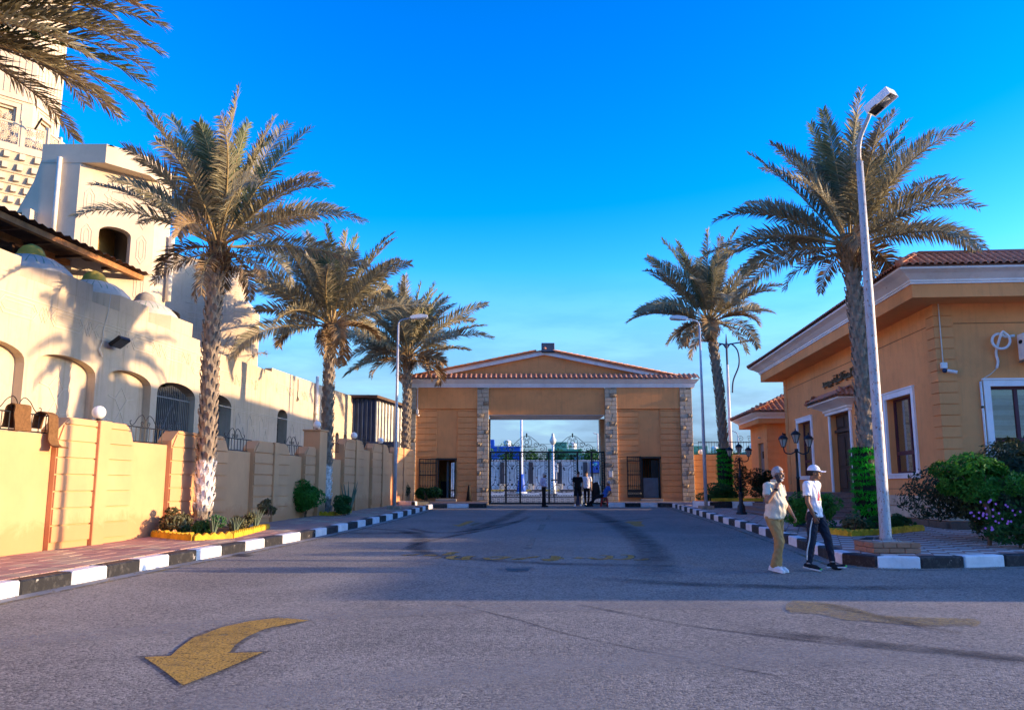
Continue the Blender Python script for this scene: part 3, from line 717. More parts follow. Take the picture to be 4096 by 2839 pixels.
# iron railings on the low stretches
def scroll_pts(c, r0, r1, turns, a0, n=16, sgn=1):
    return [(c[0]+(r0+(r1-r0)*i/n)*cos(a0+sgn*2*pi*turns*i/n), c[1]+(r0+(r1-r0)*i/n)*sin(a0+sgn*2*pi*turns*i/n)) for i in range(n+1)]
RAILS = [(3,2.60,'rusty black iron railing hung with two strips of brown carpet'),]
def railing(u0, u1, zp, label, top=0.33):
    y0 = W_P + Vector((sin(W_TH)*(u0+u1)/2, cos(W_TH)*(u0+u1)/2, 0))
    r = thing('iron_railing', label, 'railing', (y0.x, y0.y, zp), -W_TH, 'iron railings on the boundary wall')
    h = (u1-u0)/2
    MB().tube([(-0.12,-h-0.02,0.03),(-0.12,h+0.02,0.03)],0.014,6).build('bottom_rail', M['black_iron'], r)
    MB().tube([(-0.12,-h-0.28,top),(-0.12,h+0.28,top)],0.014,6).build('top_rail', M['black_iron'], r)
    n = 9
    bar = MB().tube([(-0.12,0,0.03),(-0.12,0,top)],0.010,5).mesh('bar'); bar.materials.append(M['black_iron'])
    for k in range(n):
        link('bar', bar, r, (0, -h+0.06+(2*h-0.12)*k/(n-1), 0))
    for s in (-1,1):
        pts = [(s*q[0], q[1]) for q in scroll_pts((0.11, top+0.09), 0.015, 0.06, 1.1, pi, 14, -1)]
        pts += [(s*0.17, top+0.2),(s*0.10,top+0.31),(s*0.26,top+0.30),(s*0.42, top+0.16),(s*0.55,top+0.04)]
        big = [(0.02,top+0.02),(0.03,top+0.18),(0.14,top+0.285),(0.30,top+0.22),(0.42,top+0.09),(0.52,top+0.03),(0.60,top+0.06),(0.61,top+0.12),(0.56,top+0.13)]
        sp_ = spline([(-0.12, s*q[0], q[1]) for q in big], 5)
        MB().tube(sp_, 0.009, 5).build('scroll', M['black_iron'], r)
        sm = scroll_pts((0.13, top+0.07), 0.018, 0.065, 1.2, pi*0.5, 16, -1)
        MB().tube([(-0.12, s*q[0], q[1]) for q in sm], 0.008, 5).build('scroll', M['black_iron'], r)
    return r
LAB = {6:'rusty iron railing at the left edge hung with two brown carpet strips', 7:'black iron railing beside the white globe lamp, before the nearest palm',
       8:'black iron railing just behind the nearest palm trunk', 9:'black iron railing left of the tall wall post', 10:'black iron railing right of the second palm trunk',
       11:'small black iron railing between the two farther globe lamps', 12:'last black iron railing of the wall, by the left lamp post'}
for i in range(len(PIERS)-1):
    a, e, zp = PIERS[i][3], PIERS[i+1][0], PIERS[i][5]
    if i in LAB and e-a > 0.5: railing(a+0.01, e-0.01, zp+0.0 if i != 10 else 2.9, LAB[i], 0.36)
# globe lamps standing on the piers
for u, z, x, lb in ((2.43,2.97,0.0,'white globe lamp on the wall pier nearest the camera'),(14.89,3.62,0.0,'white globe lamp on the tall wall post by the second palm'),
                 (19.02,3.48,0.0,'white globe lamp on the pier right of the second palm'),(22.78,3.48,0.0,'farthest white globe lamp on the left wall')):
    x_, y_ = wallpt(u, x)
    g = thing('globe_lamp', lb, 'lamp', (x_, y_, z), 0, 'globe lamps on the boundary wall')
    MB().lathe([(0.07,0),(0.07,0.02),(0.045,0.03),(0.045,0.055)], 12).build('base', M['black_iron'], g, True)
    MB().ball((0,0,0.18), 0.14, 20, 14).build('globe', M['globe'], g, True)
# carpet strips over the railing
def carpet(u, v, z, path, w, lb, tilt=0):
    x_, y_ = wallpt(u, v)
    o = thing('carpet_strip', lb, 'carpet', (x_, y_, z), -W_TH + tilt)
    b = MB(); P = spline([(p[0],0,p[1]) for p in path], 5); A=[]; Bq=[]
    n = len(P); L=[]
    for i,p in enumerate(P):
        t=(P[min(i+1,n-1)]-P[max(i-1,0)]).normalized(); nn=Vector((t.z,0,-t.x))
        L.append((p+nn*0.012,p-nn*0.012))
    for i in range(n-1):
        a0,b0=L[i]; a1,b1=L[i+1]
        yo0 = 0.012*sin(i*0.9); yo1 = 0.012*sin((i+1)*0.9)
        vs=[]
        for (q,yo) in ((a0,yo0),(b0,yo0),(a1,yo1),(b1,yo1)):
            vs+= [(q.x,-w/2+yo,q.z),(q.x,w/2+yo*0.4,q.z)]
        b.add(vs,[(0,1,5,4),(2,6,7,3),(0,4,6,2),(1,3,7,5)]+([(0,2,3,1)] if i==0 else [])+([(4,5,7,6)] if i==n-2 else []))
    b.build('pile', M['carpet'], o); return o
carpet(0.28, -0.12, 2.98, [(-0.16,-0.3),(-0.10,0.05),(-0.02,0.12),(0.06,0.10),(0.07,-0.1),(0.10,-0.36)], 0.42, 'brown carpet strip folded over the scroll of the left railing')
carpet(0.92, -0.05, 2.96, [(-0.2,-0.25),(-0.14,0.0),(-0.04,0.06),(0.12,0.0),(0.16,-0.2),(0.17,-0.42),(0.24,-0.58),(0.42,-0.62)], 0.27, 'narrow brown carpet strip hanging down the front of the wall')

# ---------------------------------------------------------------- cream building on the left
lb_ = thing('cream_building', 'cream stuccoed building with blind arches and stepped parapet behind the left wall', 'building', tuple(B_P), -B_TH)
def bp(u, z, d): return (-d, u, z)
ARCH = [(-11.1,-9.0),(-8.3,-6.2),(-5.6,-3.9),(-3.3,-1.02),(-0.66,1.70),(2.18,4.42)]
holes = [arch_loop(a, e, 1.2, 4.46, 4.86) for a, e in ARCH]
openA = [arch_loop(4.77,7.10,1.0,4.42,4.84), arch_loop(7.45,9.78,1.0,4.40,4.80), arch_loop(14.03,15.10,2.6,4.45,4.80,12), arch_loop(21.45,22.0,3.2,4.1,4.30,10), arch_loop(22.75,23.3,3.2,4.1,4.30,10), arch_loop(24.3,24.85,3.2,4.1,4.28,10)]
outer = [(-22,0),(29.0,0),(28.95,5.28),(27.75,6.31),(27.7,6.38),(13.25,6.38),(13.24,6.21),(7.2,6.23),(7.19,6.45),(-22,6.45)]
b = MB(); holed(b, outer, holes+openA, bp, [0.24]*len(holes)+[0.55]*len(openA), back=set(range(len(holes))))
b.build('wall', M['cream'], lb_)
# parapet thickness, roof deck, ends
b = MB(); b.box(-0.30,-0.002,-22,7.19,6.30,6.449); b.box(-0.30,-0.002,7.191,13.24,6.05,6.229); b.box(-0.3,-0.002,13.241,27.7,6.2,6.379)
b.box(-9,-0.3,-22,28.9,5.9,5.95); b.add([(0,29,0),(-9,29,0),(-9,29,5.3),(-9,27.75,6.3),(0,27.75,6.3),(0,29,5.28)],[(0,1,2,3,4,5)])
b.box(-9.2,-9.0,-22,29,0,6.3); b.box(-9,0,-22.2,-22,0,6.4)
b.build('roof', M['cream'], lb_)
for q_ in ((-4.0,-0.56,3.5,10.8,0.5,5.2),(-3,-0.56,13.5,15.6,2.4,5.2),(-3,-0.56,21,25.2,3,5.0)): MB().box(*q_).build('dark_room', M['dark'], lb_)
# parapet blocks with a cut corner, each carrying a glazed dome
for k, (a, e) in enumerate([(-8.05,-6.66),(-5.4,-4.0),(-2.75,-1.45),(-0.11,1.28),(2.53,3.99),(5.26,6.63)]):
    MB().prism([(0.004,a),(0.004,e),(-2.35,e),(-2.35,a-1.05),(-0.85,a-1.05)], 6.451, 6.90, 'z').build('parapet_block', M['cream'], lb_)
    c = (a+e)/2 - 0.1
    d = empty('dome', (-1.25, c, 6.9), 0, lb_)
    prof = [(1.08,0.0),(1.07,0.06),(0.98,0.20),(0.82,0.36),(0.60,0.50),(0.36,0.58)]
    MB().lathe(prof, 28).build('shell', M['dome_pale'], d, True)
    MB().lathe([(0.38,0.56),(0.38,0.60),(0.33,0.64),(0.30,0.74),(0.22,0.84),(0.10,0.90),(0.03,0.93)], 18).build('cap', M['yellow_cap'] if k < 5 else M['grey_cap'], d, True)
# carved band of linked hexagons
b = MB(); s = 0.035
for (u0,u1) in ((0.12,1.42),):
    zc = 5.705
    stroke2(b, [(u0,zc),(u0+0.16,zc+0.19),(u1-0.16,zc+0.19),(u1,zc),(u1-0.16,zc-0.19),(u0+0.16,zc-0.19)], s, bp, -0.012, True)
    stroke2(b, [(u0+0.10,zc),(u0+0.2,zc+0.10),(u1-0.2,zc+0.10),(u1-0.10,zc),(u1-0.2,zc-0.10),(u0+0.2,zc-0.10)], s*0.6, bp, -0.010, True)
    for dx in (-0.12,0.12):
        c = u1+0.225+dx*0.5
        stroke2(b, [(c-0.11,zc),(c,zc+0.19),(c+0.11,zc),(c,zc-0.19)], s*0.7, bp, -0.011, True)
band = b.mesh('moulding'); band.materials.append(M['cream_line'])
for k in range(-6, 16):
    if k == 7: continue
    link('moulding', band, lb_, (0, 1.75*k-0.4, 0 if k < 4 else (-0.22 if k < 7 else -0.06)))
b = MB()
for u0,u1,z in ((-14,7.1,5.98),(7.3,27,4.42),(10,13.9,4.36)): stroke2(b, [(u0,z),(u1,z)], 0.03, bp)
for u0 in (-14,):
    pass
for u0 in (10.2,11.2,12.3,15.5,16.7,19.0,20.0):
    stroke2(b, [(u0,3.0),(u0,4.1),(u0+0.16,4.28),(u0+0.34,4.1),(u0+0.34,3.9),(u0+0.7,3.9)], 0.03, bp)
    stroke2(b, [(u0+0.45,3.5),(u0+0.58,3.8),(u0+0.71,3.5),(u0+0.58,3.2)], 0.025, bp, -0.012, True)
for u0,u1,z in ((18.6,26,5.3),(18.6,26.2,5.0),(19,26.4,5.75)): stroke2(b, [(u0,z),(u1,z)], 0.03, bp)
b.build('moulding', M['cream_line'], lb_)['kind'] = 'stuff'
b = MB()                                                     # diamonds in the blind arches
for c in (-2.2,0.5,3.3):
    q = lambda u,z,d: (-0.24-d+0.0, u, z)
    stroke2(b, [(c-0.28,4.05),(c,4.38),(c+0.28,4.05),(c,3.72)], 0.03, q, -0.012, True)
    for sg in (-1,1):
        stroke2(b, [(c+sg*0.28,4.05),(c+sg*0.62,4.12)], 0.03, q); stroke2(b, [(c,3.72),(c+sg*0.22,3.4),(c+sg*0.55,3.45),(c+sg*0.8,3.1)], 0.03, q)
b.build('moulding', M['cream_line'], lb_)['kind'] = 'stuff'
# iron grilles in the open arches
def grille(name, u0, u1, z0, z1, d, n, zt=None, cross=(0.5,), mat='grey_iron', diamonds=False):
    g = empty(name, (-d, (u0+u1)/2, z0), 0, lb_); w=(u1-u0)/2
    bar = MB().box(-.012,.012,-.012,.012,0,1).mesh('bar'); bar.materials.append(M[mat])
    for k in range(n+1):
        f=-1+2*k/n; hgt = (z1-z0) + ((zt-z1)*(1-abs(f)**1.6) if zt else 0)
        o=link('bar', bar, g, (0, f*w, 0)); o.scale=(1,1,hgt)
    for c in cross: MB().box(-.016,.016,-w,w,(z1-z0)*c-0.018,(z1-z0)*c+0.018).build('rail', M[mat], g)
    if diamonds:
        for s_ in (-1,1):
            MB().tube([(0.02,-w*0.9*s_,(z1-z0)*0.1),(0.02,0,(z1-z0)*0.9)],0.014,5).build('brace', M[mat], g)
        for (yy,zz) in ((0,0.55),(0,0.3),(-0.5,0.6),(0.5,0.6),(-0.5,0.28),(0.5,0.28)):
            bb = MB()
            for s1 in (-1,1):
                for s2 in (-1,1): bb.tube([(0.025, yy*w+0.06*s1+q[0]*s1, zz*(z1-z0)+0.06*s2+q[1]*s2) for q in scroll_pts((0,0),0.015,0.055,1.1,pi,10)], 0.009, 4)
            bb.build('scroll', M[mat], g)
    else:
        bb = MB()
        for k in range(n*2):
            f=-1+2*(k+0.5)/(n*2)
            for zz in (0.15,0.72,0.85):
                bb.tube([(0.012,f*w-w/n*.5,(z1-z0)*zz),(0.012,f*w,(z1-z0)*(zz+0.06)),(0.012,f*w+w/n*.5,(z1-z0)*zz),(0.012,f*w,(z1-z0)*(zz-0.06)),(0.012,f*w-w/n*.5,(z1-z0)*zz)],0.007,4)
        bb.build('lattice', M[mat], g)
grille('grille', 4.82, 7.05, 2.2, 4.42, 0.18, 20, 4.76, (0.12,0.97), 'grey_iron', True)
grille('grille', 7.5, 9.73, 2.2, 4.36, 0.42, 18, 4.7, (0.08,0.5,0.66,0.95), 'grey_iron', False)
grille('window_grille', 14.06, 15.06, 2.9, 4.42, 0.4, 6, 4.74, (0.3,0.65,0.95), 'black_iron', False)
# pipes down the facade
for u, zt in ((18.3,6.7),(26.65,6.75)):
    b = MB().tube([(0.10,u,0.3),(0.10,u,zt)],0.075,10)
    b.tube([(0.10,u,4.9),(0.10,u,5.05)],0.10,10); b.tube([(0.10,u,5.3),(0.10,u,5.36)],0.09,10)
    b.build('drain_pipe', M['pvc'], lb_, True)
MB().tube(spline([(0.02,16.1,6.3),(0.03,16.12,5.9),(0.02,16.1,5.55),(0.04,16.2,5.40),(0.04,16.02,5.32),(0.03,16.1,5.5)],5),0.018,5).build('cable', M['black_iron'], lb_)
MB().tube(spline([(0.02,2.05,6.85),(0.03,1.98,6.3),(0.02,1.85,5.8),(0.06,1.8,5.5),(0.05,1.7,5.2),(0.05,1.85,5.05),(0.05,1.72,5.25)],5),0.012,5).build('cable', M['pvc'], lb_)
def floodlight(loc, rz, label, size=0.42, tilt=-0.9):
    f = thing('floodlight', label, 'floodlight', loc, rz)
    MB().tube([(0,0,0),(0.18,0,0.05)],0.02,6).build('bracket', M['black_iron'], f)
    h = MB(); h.cbox(-0.06,0.06,-size/2,size/2,-size*0.38,size*0.38,0.02); h.xf(Matrix.Translation((0.27,0,0.06)) @ Matrix.Rotation(tilt,4,'Y')); h.build('housing', M['black_iron'], f)
    g = MB(); g.box(0.0605,0.066,-size/2+.03,size/2-.03,-size*0.38+.03,size*0.38-.03); g.xf(Matrix.Translation((0.27,0,0.06)) @ Matrix.Rotation(tilt,4,'Y')); g.build('glass', plain('flood_glass_%d'%int(loc[1]*10), (0.08,0.085,0.09), 0.15, 0, 0.1, 5, 0.6), f)
    return f
def bw(u, x, z): return (B_P.x + sin(B_TH)*u + cos(B_TH)*x, B_P.y + cos(B_TH)*u - sin(B_TH)*x, z)
floodlight(bw(2.2,0.02,5.45), -B_TH, 'black floodlight tilted down from the cream facade', 0.5, 0.95)
floodlight(bw(26.15,0.02,5.5), -B_TH, 'small black floodlight on the far end of the cream facade', 0.45, 0.7)
# stair tower with arched opening (cut corner faces the road)
tw = thing('stair_tower', 'pale cream stair tower with cut corner and arched opening above the canopy', 'tower', (-13.84,25,0))
S45 = sqrt(.5); LT = 2.45
plan = [(-1.25,0.0),(0,0),(LT*S45,LT*S45),(LT*S45+0.25,LT*S45+2.2),(-1.25,LT*S45+2.6)]
def tp(u, z, d): return ((u)*S45 - d*S45*1.0 + 0.0, (u)*S45 + d*S45, z)      # face at 45 deg, d goes inward (-x,+y)
ht = 12.45
b = MB(); holed(b, [(0,5.5),(LT,5.5),(LT,ht-0.55),(0,ht-0.55)], [arch_loop(0.72,1.72,8.75,9.72,9.98,12)], tp, 0.3)
b.add([(-1.25,0,5.5),(0,0,5.5),(0,0,ht-0.55),(-0.6,0,ht),(-1.25,0,ht)],[(0,1,2,3,4)])
x1,y1 = LT*S45, LT*S45
b.add([(x1,y1,5.5),(x1+0.10,y1+1.0,5.5),(x1+0.10,y1+1.0,ht-0.6),(x1,y1,ht-0.55)],[(0,1,2,3)])
b.add([(x1,y1,ht-0.55),(x1+0.10,y1+1.0,ht-0.6),(x1-0.2,y1+1.0,ht),(x1-0.45,y1-0.1,ht)],[(0,1,2,3)])
b.add([(0,0,ht-0.55),(x1,y1,ht-0.55),(x1-0.45,y1-0.1,ht),(0.95,0.0,ht),(-0.6,0,ht)],[(0,1,2,3,4)])
b.add([(-1.25,0,ht),(-0.6,0,ht),(0.95,0,ht),(x1-0.45,y1-0.1,ht),(x1-0.2,y1+1.0,ht),(-1.25,y1+1.3,ht)],[(0,1,2,3,4,5)])
b.add([(-1.25,0,5.5),(-1.25,0,ht),(-1.25,y1+1.3,ht),(-1.25,y1+1.3,5.5)],[(0,1,2,3)])
b.add([(x1+0.10,y1+1.0,5.5),(-1.25,y1+1.3,5.5),(-1.25,y1+1.3,ht),(x1-0.2,y1+1.0,ht),(x1+0.10,y1+1.0,ht-0.6)],[(0,1,2,3,4)])
b.build('wall', M['cream_light'], tw)
MB().prism([(-1.255,-0.012),(0.80,-0.012),(x1+0.012,y1-0.62),(x1+0.11,y1+1.0),(-1.255,y1+1.31)], ht-0.60, ht+0.03, 'z').build('parapet', M['cream_light'], tw)
MB().prism([(-1.25,-0.001),(-1.25,-0.35),(-1.5,-0.35),(-1.9,0.3),(-1.9,1.5),(-1.25,1.5)], 5.5, 10.2, 'z').build('buttress', M['cream_light'], tw)
MB().prism([(-1.251,10.2),(-1.251,12.0),(-1.45,11.2),(-1.9,10.2)], 0.0, 2.0, 'y').build('buttress', M['cream_light'], tw)
b = MB(); b.box(-0.9,0.15,1.2,2.3,8.5,10.2); b.build('room', M['inner_ochre'], tw)
b = MB()
for c in (0.36, 2.08):
    for z0 in (7.8,9.1,10.3):
        stroke2(b, [(c-0.15,z0),(c,z0-0.2),(c+0.15,z0),(c+0.15,z0+0.6),(c,z0+0.8),(c-0.15,z0+0.6)], 0.03, tp, -0.012, True)
        stroke2(b, [(c-0.07,z0+0.05),(c,z0-0.05),(c+0.07,z0+0.05),(c+0.07,z0+0.55),(c,z0+0.65),(c-0.07,z0+0.55)], 0.02, tp, -0.010, True)
star = []
for i in range(16):
    a = 2*pi*i/16; r = 0.42 if i%2==0 else 0.32
    star.append((1.22+r*cos(a), 11.0+r*sin(a)))
stroke2(b, star, 0.03, tp, -0.012, True); stroke2(b, [(1.22+(p[0]-1.22)*0.6, 11+(p[1]-11)*0.6) for p in star], 0.025, tp, -0.010, True)
b.build('moulding', M['cream_line'], tw)['kind'] = 'stuff'
MB().tube([(-0.62,-0.09,8.8),(-0.62,-0.09,12.0)],0.075,10).build('drain_pipe', M['pvc'], tw, True)
MB().tube([(1.98,2.6,7.9),(1.98,2.6,10.2)],0.10,10).build('drain_pipe', M['pvc'], tw, True)
# second tower, farther along
t2 = thing('stepped_tower', 'grey cream tower with carved bands and notched right side, behind nearest palm', 'tower', (-13.37,30,0))
a42 = radians(42); L2 = 3.42
def t2p(u, z, d): return (u*sin(a42) - d*cos(a42), u*cos(a42) + d*sin(a42), z)
e2 = t2p(L2,0,0)
ln = (0.55, 1.9)                                          # far facet
z1_, z2_ = 10.42, 9.3
b = MB(); holed(b, [(-0.6,5.5),(L2+0.62,5.5),(L2+0.62,8.7),(L2,9.25),(L2,z1_),(-0.6,z1_)], [arch_loop(0.1,1.0,7.4,8.05,8.22,10), rect_loop(2.42,2.62,7.45,8.25)], t2p, 0.25)
q0 = t2p(L2,0,0); q1 = (q0[0]+0.06,q0[1]+0.8); q2 = t2p(L2+0.62,0,0); q3 = (q2[0]+0.06, q2[1]+0.8); q4 = t2p(-0.6,0,0)
b.add([(q0[0],q0[1],9.25),(q1[0],q1[1],9.25),(q1[0],q1[1],z1_),(q0[0],q0[1],z1_)],[(0,1,2,3)])
b.add([(q2[0],q2[1],5.5),(q3[0],q3[1],5.5),(q3[0],q3[1],8.7),(q2[0],q2[1],8.7)],[(0,1,2,3)])
b.add([(q2[0],q2[1],8.7),(q3[0],q3[1],8.7),(q1[0],q1[1],9.25),(q0[0],q0[1],9.25)],[(0,1,2,3)])
b.add([(q4[0],q4[1],z1_),(q0[0],q0[1],z1_),(q1[0],q1[1],z1_),(q4[0],q1[1],z1_)],[(0,1,2,3)])
b.add([(q4[0],q4[1],5.5),(q4[0],q4[1],z1_),(q4[0],q1[1],z1_),(q4[0],q1[1],5.5)],[(0,1,2,3)])
b.add([(q4[0],q1[1],5.5),(q4[0],q1[1],z1_),(q1[0],q1[1],z1_),(q1[0],q1[1],9.25),(q3[0],q3[1],8.7),(q3[0],q3[1],5.5)],[(0,1,2,3,4,5)])
b.build('wall', M['cream'], t2)
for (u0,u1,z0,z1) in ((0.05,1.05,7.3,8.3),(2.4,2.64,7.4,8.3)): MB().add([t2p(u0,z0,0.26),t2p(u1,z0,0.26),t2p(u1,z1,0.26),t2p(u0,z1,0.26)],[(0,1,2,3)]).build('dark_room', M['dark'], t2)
b = MB()
for k in range(3):
    u0 = 0.25+k*1.15
    stroke2(b, [(u0,9.85),(u0+0.18,10.0),(u0+0.7,10.0),(u0+0.88,9.85),(u0+0.7,9.70),(u0+0.18,9.70)], 0.03, t2p, -0.012, True)
    stroke2(b, [(u0+0.88,9.85),(u0+1.0,10.0),(u0+1.15,9.85),(u0+1.0,9.70)], 0.03, t2p, -0.012, True)
for z in (9.4,9.2,8.85,8.62,8.25,8.05,7.7,7.5,7.1,6.9):
    stroke2(b, [(1.2,z),(2.55,z),(2.75,z-0.22),(3.0,z-0.22),(3.2,z),(L2-0.02 if z>9 else L2+0.7,z)], 0.028, t2p)
b.build('moulding', M['cream_line'], t2)['kind'] = 'stuff'
# rusty canopy on the roof in front of the tower
cn_ = thing('metal_canopy', 'brown corrugated sheet canopy with rusty beam over the roof domes', 'canopy', bw(0,0,0), -B_TH)
b = MB(); n = 90; u0, u1 = -9.0, 7.15
A=[];B_=[]
for i in range(n+1):
    u = u0+(u1-u0)*i/n; zz = 0.035*(1 if i%2 else -1)
    A.append((-1.55+RND.uniform(-.03,.03), u, 8.60+zz)); B_.append((-5.4, u, 8.95+zz))
b.strip(A,B_); b.strip([(p[0],p[1],p[2]-0.006) for p in A],[(p[0],p[1],p[2]-0.006) for p in B_]); b.build('roof_sheet', M['brown_sheet'], cn_)
MB().box(-1.86,-1.70,u0,7.0,8.36,8.52).build('beam', M['terracotta_beam'], cn_)
MB().box(-3.3,-3.14,u0,6.8,8.45,8.62).build('beam', M['terracotta_beam'], cn_)
MB().box(-5.2,-5.04,u0,6.6,8.5,8.72).build('beam', M['terracotta_beam'], cn_)
raf = MB().box(-5.3,-1.9,-0.04,0.04,8.50,8.58).mesh('rafter'); raf.materials.append(M['brown_sheet'])
for k in range(12): link('rafter', raf, cn_, (0, u0+0.4+k*1.4, 0))
for k,(x,u) in enumerate(((-3.2,5.6),(-3.2,2.2),(-3.2,-1.4),(-5.1,5.6),(-5.1,0))):
    MB().box(x-.05,x+.05,u-.05,u+.05,5.9,8.46).build('post', M['brown_sheet'], cn_)
MB().tube([(-1.8,6.6,8.36),(-2.9,5.7,7.6)],0.05,6).build('brace', M['terracotta_beam'], cn_)
MB().box(-6.5,-5.6,-9,8,5.9,7.6).build('back_wall', M['brown_sheet'], cn_)

# minaret with balcony at the far left
mn = thing('minaret', 'pale carved octagonal minaret with pierced balcony at the upper left', 'minaret', (-28.0,41.5,0))
def octo(r, z0, z1, r2=None, rot=pi/8):
    r2 = r if r2 is None else r2
    b = MB(); vs=[(r*cos(rot+k*pi/4), r*sin(rot+k*pi/4), z0) for k in range(8)]+[(r2*cos(rot+k*pi/4), r2*sin(rot+k*pi/4), z1) for k in range(8)]
    b.add(vs,[(k,(k+1)%8,(k+1)%8+8,k+8) for k in range(8)]+[tuple(range(7,-1,-1)),tuple(range(8,16))]); return b
octo(3.5,0,15.6).build('lower_shaft', M['cream_light'], mn)
for i,(r,z0,z1) in enumerate(((3.62,15.6,16.1),(3.85,16.1,16.6),(4.1,16.6,17.1),(4.35,17.1,17.6),(4.55,17.6,18.05))):
    octo(r-0.18,z0,z1,r).build('corbel_ring', M['cream_light'], mn)
    n = 8*(5+0*i); nb = MB()
    nb.box(-0.12,0.14,-0.13,0.13,0,0.30)
    me = nb.mesh('corbel'); me.materials.append(M['cream_line'])
    for k in range(8):
        for j in range(5):
            a0 = pi/8+k*pi/4; p = Vector((r*cos(a0),r*sin(a0))).lerp(Vector((r*cos(a0+pi/4),r*sin(a0+pi/4))), (j+0.5)/5)
            if p.x < -0.5*r and p.y > 0: continue
            if p.y > 2: continue
            o = link('corbel', me, mn, (p.x*0.985,p.y*0.985,z0+0.12), a0+pi/8)
octo(4.62,18.05,18.35).build('balcony_floor', M['cream_light'], mn)
# pierced balustrade panels
def pierced(w, h, th=0.06):
    b = MB(); b.box(0,th,-w/2,w/2,0,0.10); b.box(0,th,-w/2,w/2,h-0.10,h); b.box(0,th,-w/2,-w/2+.08,0.1,h-.1); b.box(0,th,w/2-.08,w/2,0.1,h-.1)
    nx = max(2,round(w/0.42)); 
    for i in range(nx):
        for j in range(2):
            c=(-w/2+.08+(w-.16)*(i+.5)/nx, 0.1+(h-.2)*(j+.5)/2); rr=min((w-.16)/nx,(h-.2)/2)/2*1.06
            for q in range(6):
                a=pi*q/6
                y0,z0=c[0]+rr*cos(a),c[1]+rr*sin(a); y1,z1=c[0]-rr*cos(a),c[1]-rr*sin(a)
                b.tube([(th/2,y0,z0),(th/2,y1,z1)],0.026,4,False)
            b.tube([(th/2,c[0]+rr*0.55*cos(2*pi*q/10),c[1]+rr*0.55*sin(2*pi*q/10)) for q in range(10)],0.028,4,closed=True)
    return b
pw = 2*4.5*sin(pi/8)/3-0.16
pme = pierced(pw,1.25).mesh('balustrade_panel'); pme.materials.append(M['cream_light'])
post = MB().cbox(-.10,.10,-.08,.08,0,1.42,.02).mesh('balustrade_post'); post.materials.append(M['cream_light'])
for k in range(8):
    a0=pi/8+k*pi/4; A2=Vector((4.5*cos(a0),4.5*sin(a0))); B2=Vector((4.5*cos(a0+pi/4),4.5*sin(a0+pi/4)))
    if (A2+B2).y > 3: continue
    for j in range(3):
        p=A2.lerp(B2,(j+.5)/3); link('balustrade_panel', pme, mn, (p.x,p.y,18.35), a0+pi/8)
        p=A2.lerp(B2,j/3); link('balustrade_post', post, mn, (p.x,p.y,18.35), a0+pi/8)
# upper shaft with window niches
rs = 3.25; ap = rs*cos(pi/8); fw = 2*rs*sin(pi/8)
for k in range(8):
    a = pi/4*k
    def fp(u,z,d,a=a): 
        x,y = ap-d, u; return (x*cos(a)-y*sin(a), x*sin(a)+y*cos(a), z)
    b = MB(); holed(b, [(-fw/2,18.35),(fw/2,18.35),(fw/2,33),(-fw/2,33)], [rect_loop(-0.5,0.5,18.9,20.9)], fp, 0.3, back={0})
    b.build('shaft_face', M['cream_light'], mn)
    if sin(a) < 0.5:
        b = MB()
        for z0 in (21.6,24.2,26.8,29.4):
            for s_ in (-1,1):
                stroke2(b,[(s_*0.15,z0),(s_*0.15,z0+1.9),(s_*0.45,z0+2.2),(s_*0.45,z0),],0.05,fp,-0.03)
                stroke2(b,[(s_*0.75,z0),(s_*0.75,z0+1.9),(s_*1.05,z0+2.2),(s_*1.05,z0),],0.05,fp,-0.03)
        stroke2(b,[(-0.75,18.5),(-0.75,21.15),(0.75,21.15),(0.75,18.5)],0.07,fp,-0.04); stroke2(b,[(-1.2,21.35),(1.2,21.35)],0.12,fp,-0.07)
        b.build('moulding', M['cream_line'], mn)['kind'] = 'stuff'
        sc = pierced(0.98,1.96); sc.v=[fp(p[1],p[2]+18.92,0.2-p[0]) for p in sc.v]; sc.build('window_screen', M['cream_line'], mn)
        rl = 3.5*cos(pi/8)
        def lp(u,z,d,a=a):
            x,y = rl-d,u; return (x*cos(a)-y*sin(a), x*sin(a)+y*cos(a), z)
        b = MB()
        stroke2(b,[(-0.55,9.5),(-0.55,13.6),(-0.4,14.1),(0,14.5),(0.4,14.1),(0.55,13.6),(0.55,9.5)],0.10,lp,-0.06)
        stroke2(b,[(-0.3,9.5),(-0.3,13.4),(0,13.9),(0.3,13.4),(0.3,9.5)],0.06,lp,-0.04)
        stroke2(b,[(-1.0,15.0),(1.0,15.0),(1.0,9.5),],0.06,lp,-0.04); stroke2(b,[(-1.0,15.0),(-1.0,9.5)],0.06,lp,-0.04)
        b.build('moulding', M['cream_line'], mn)['kind'] = 'stuff'
octo(3.3,33,33.7,3.8).build('cornice', M['cream_light'], mn)
MB().lathe([(2.6,33.7),(2.7,34.7),(2.3,36.1),(1.4,37.3),(0.4,38.1),(0.05,39.5)],20).build('cap', M['cream_light'], mn, True)
MB().tube([(3.9,-2.4,19.4),(4.5,-2.9,19.75)],0.05,6).build('floodlight_arm', M['black_iron'], mn)
# water tank dome seen between tower and minaret
od = thing('roof_dome', 'low plain cream dome between the minaret and the stair tower', 'dome', (-16.6,27.2,0))
MB().lathe([(1.9,6.0),(1.9,9.2),(1.85,9.35),(1.55,9.75),(1.05,10.05),(0.5,10.2),(0.05,10.24)],24).build('shell', M['cream'], od, True)

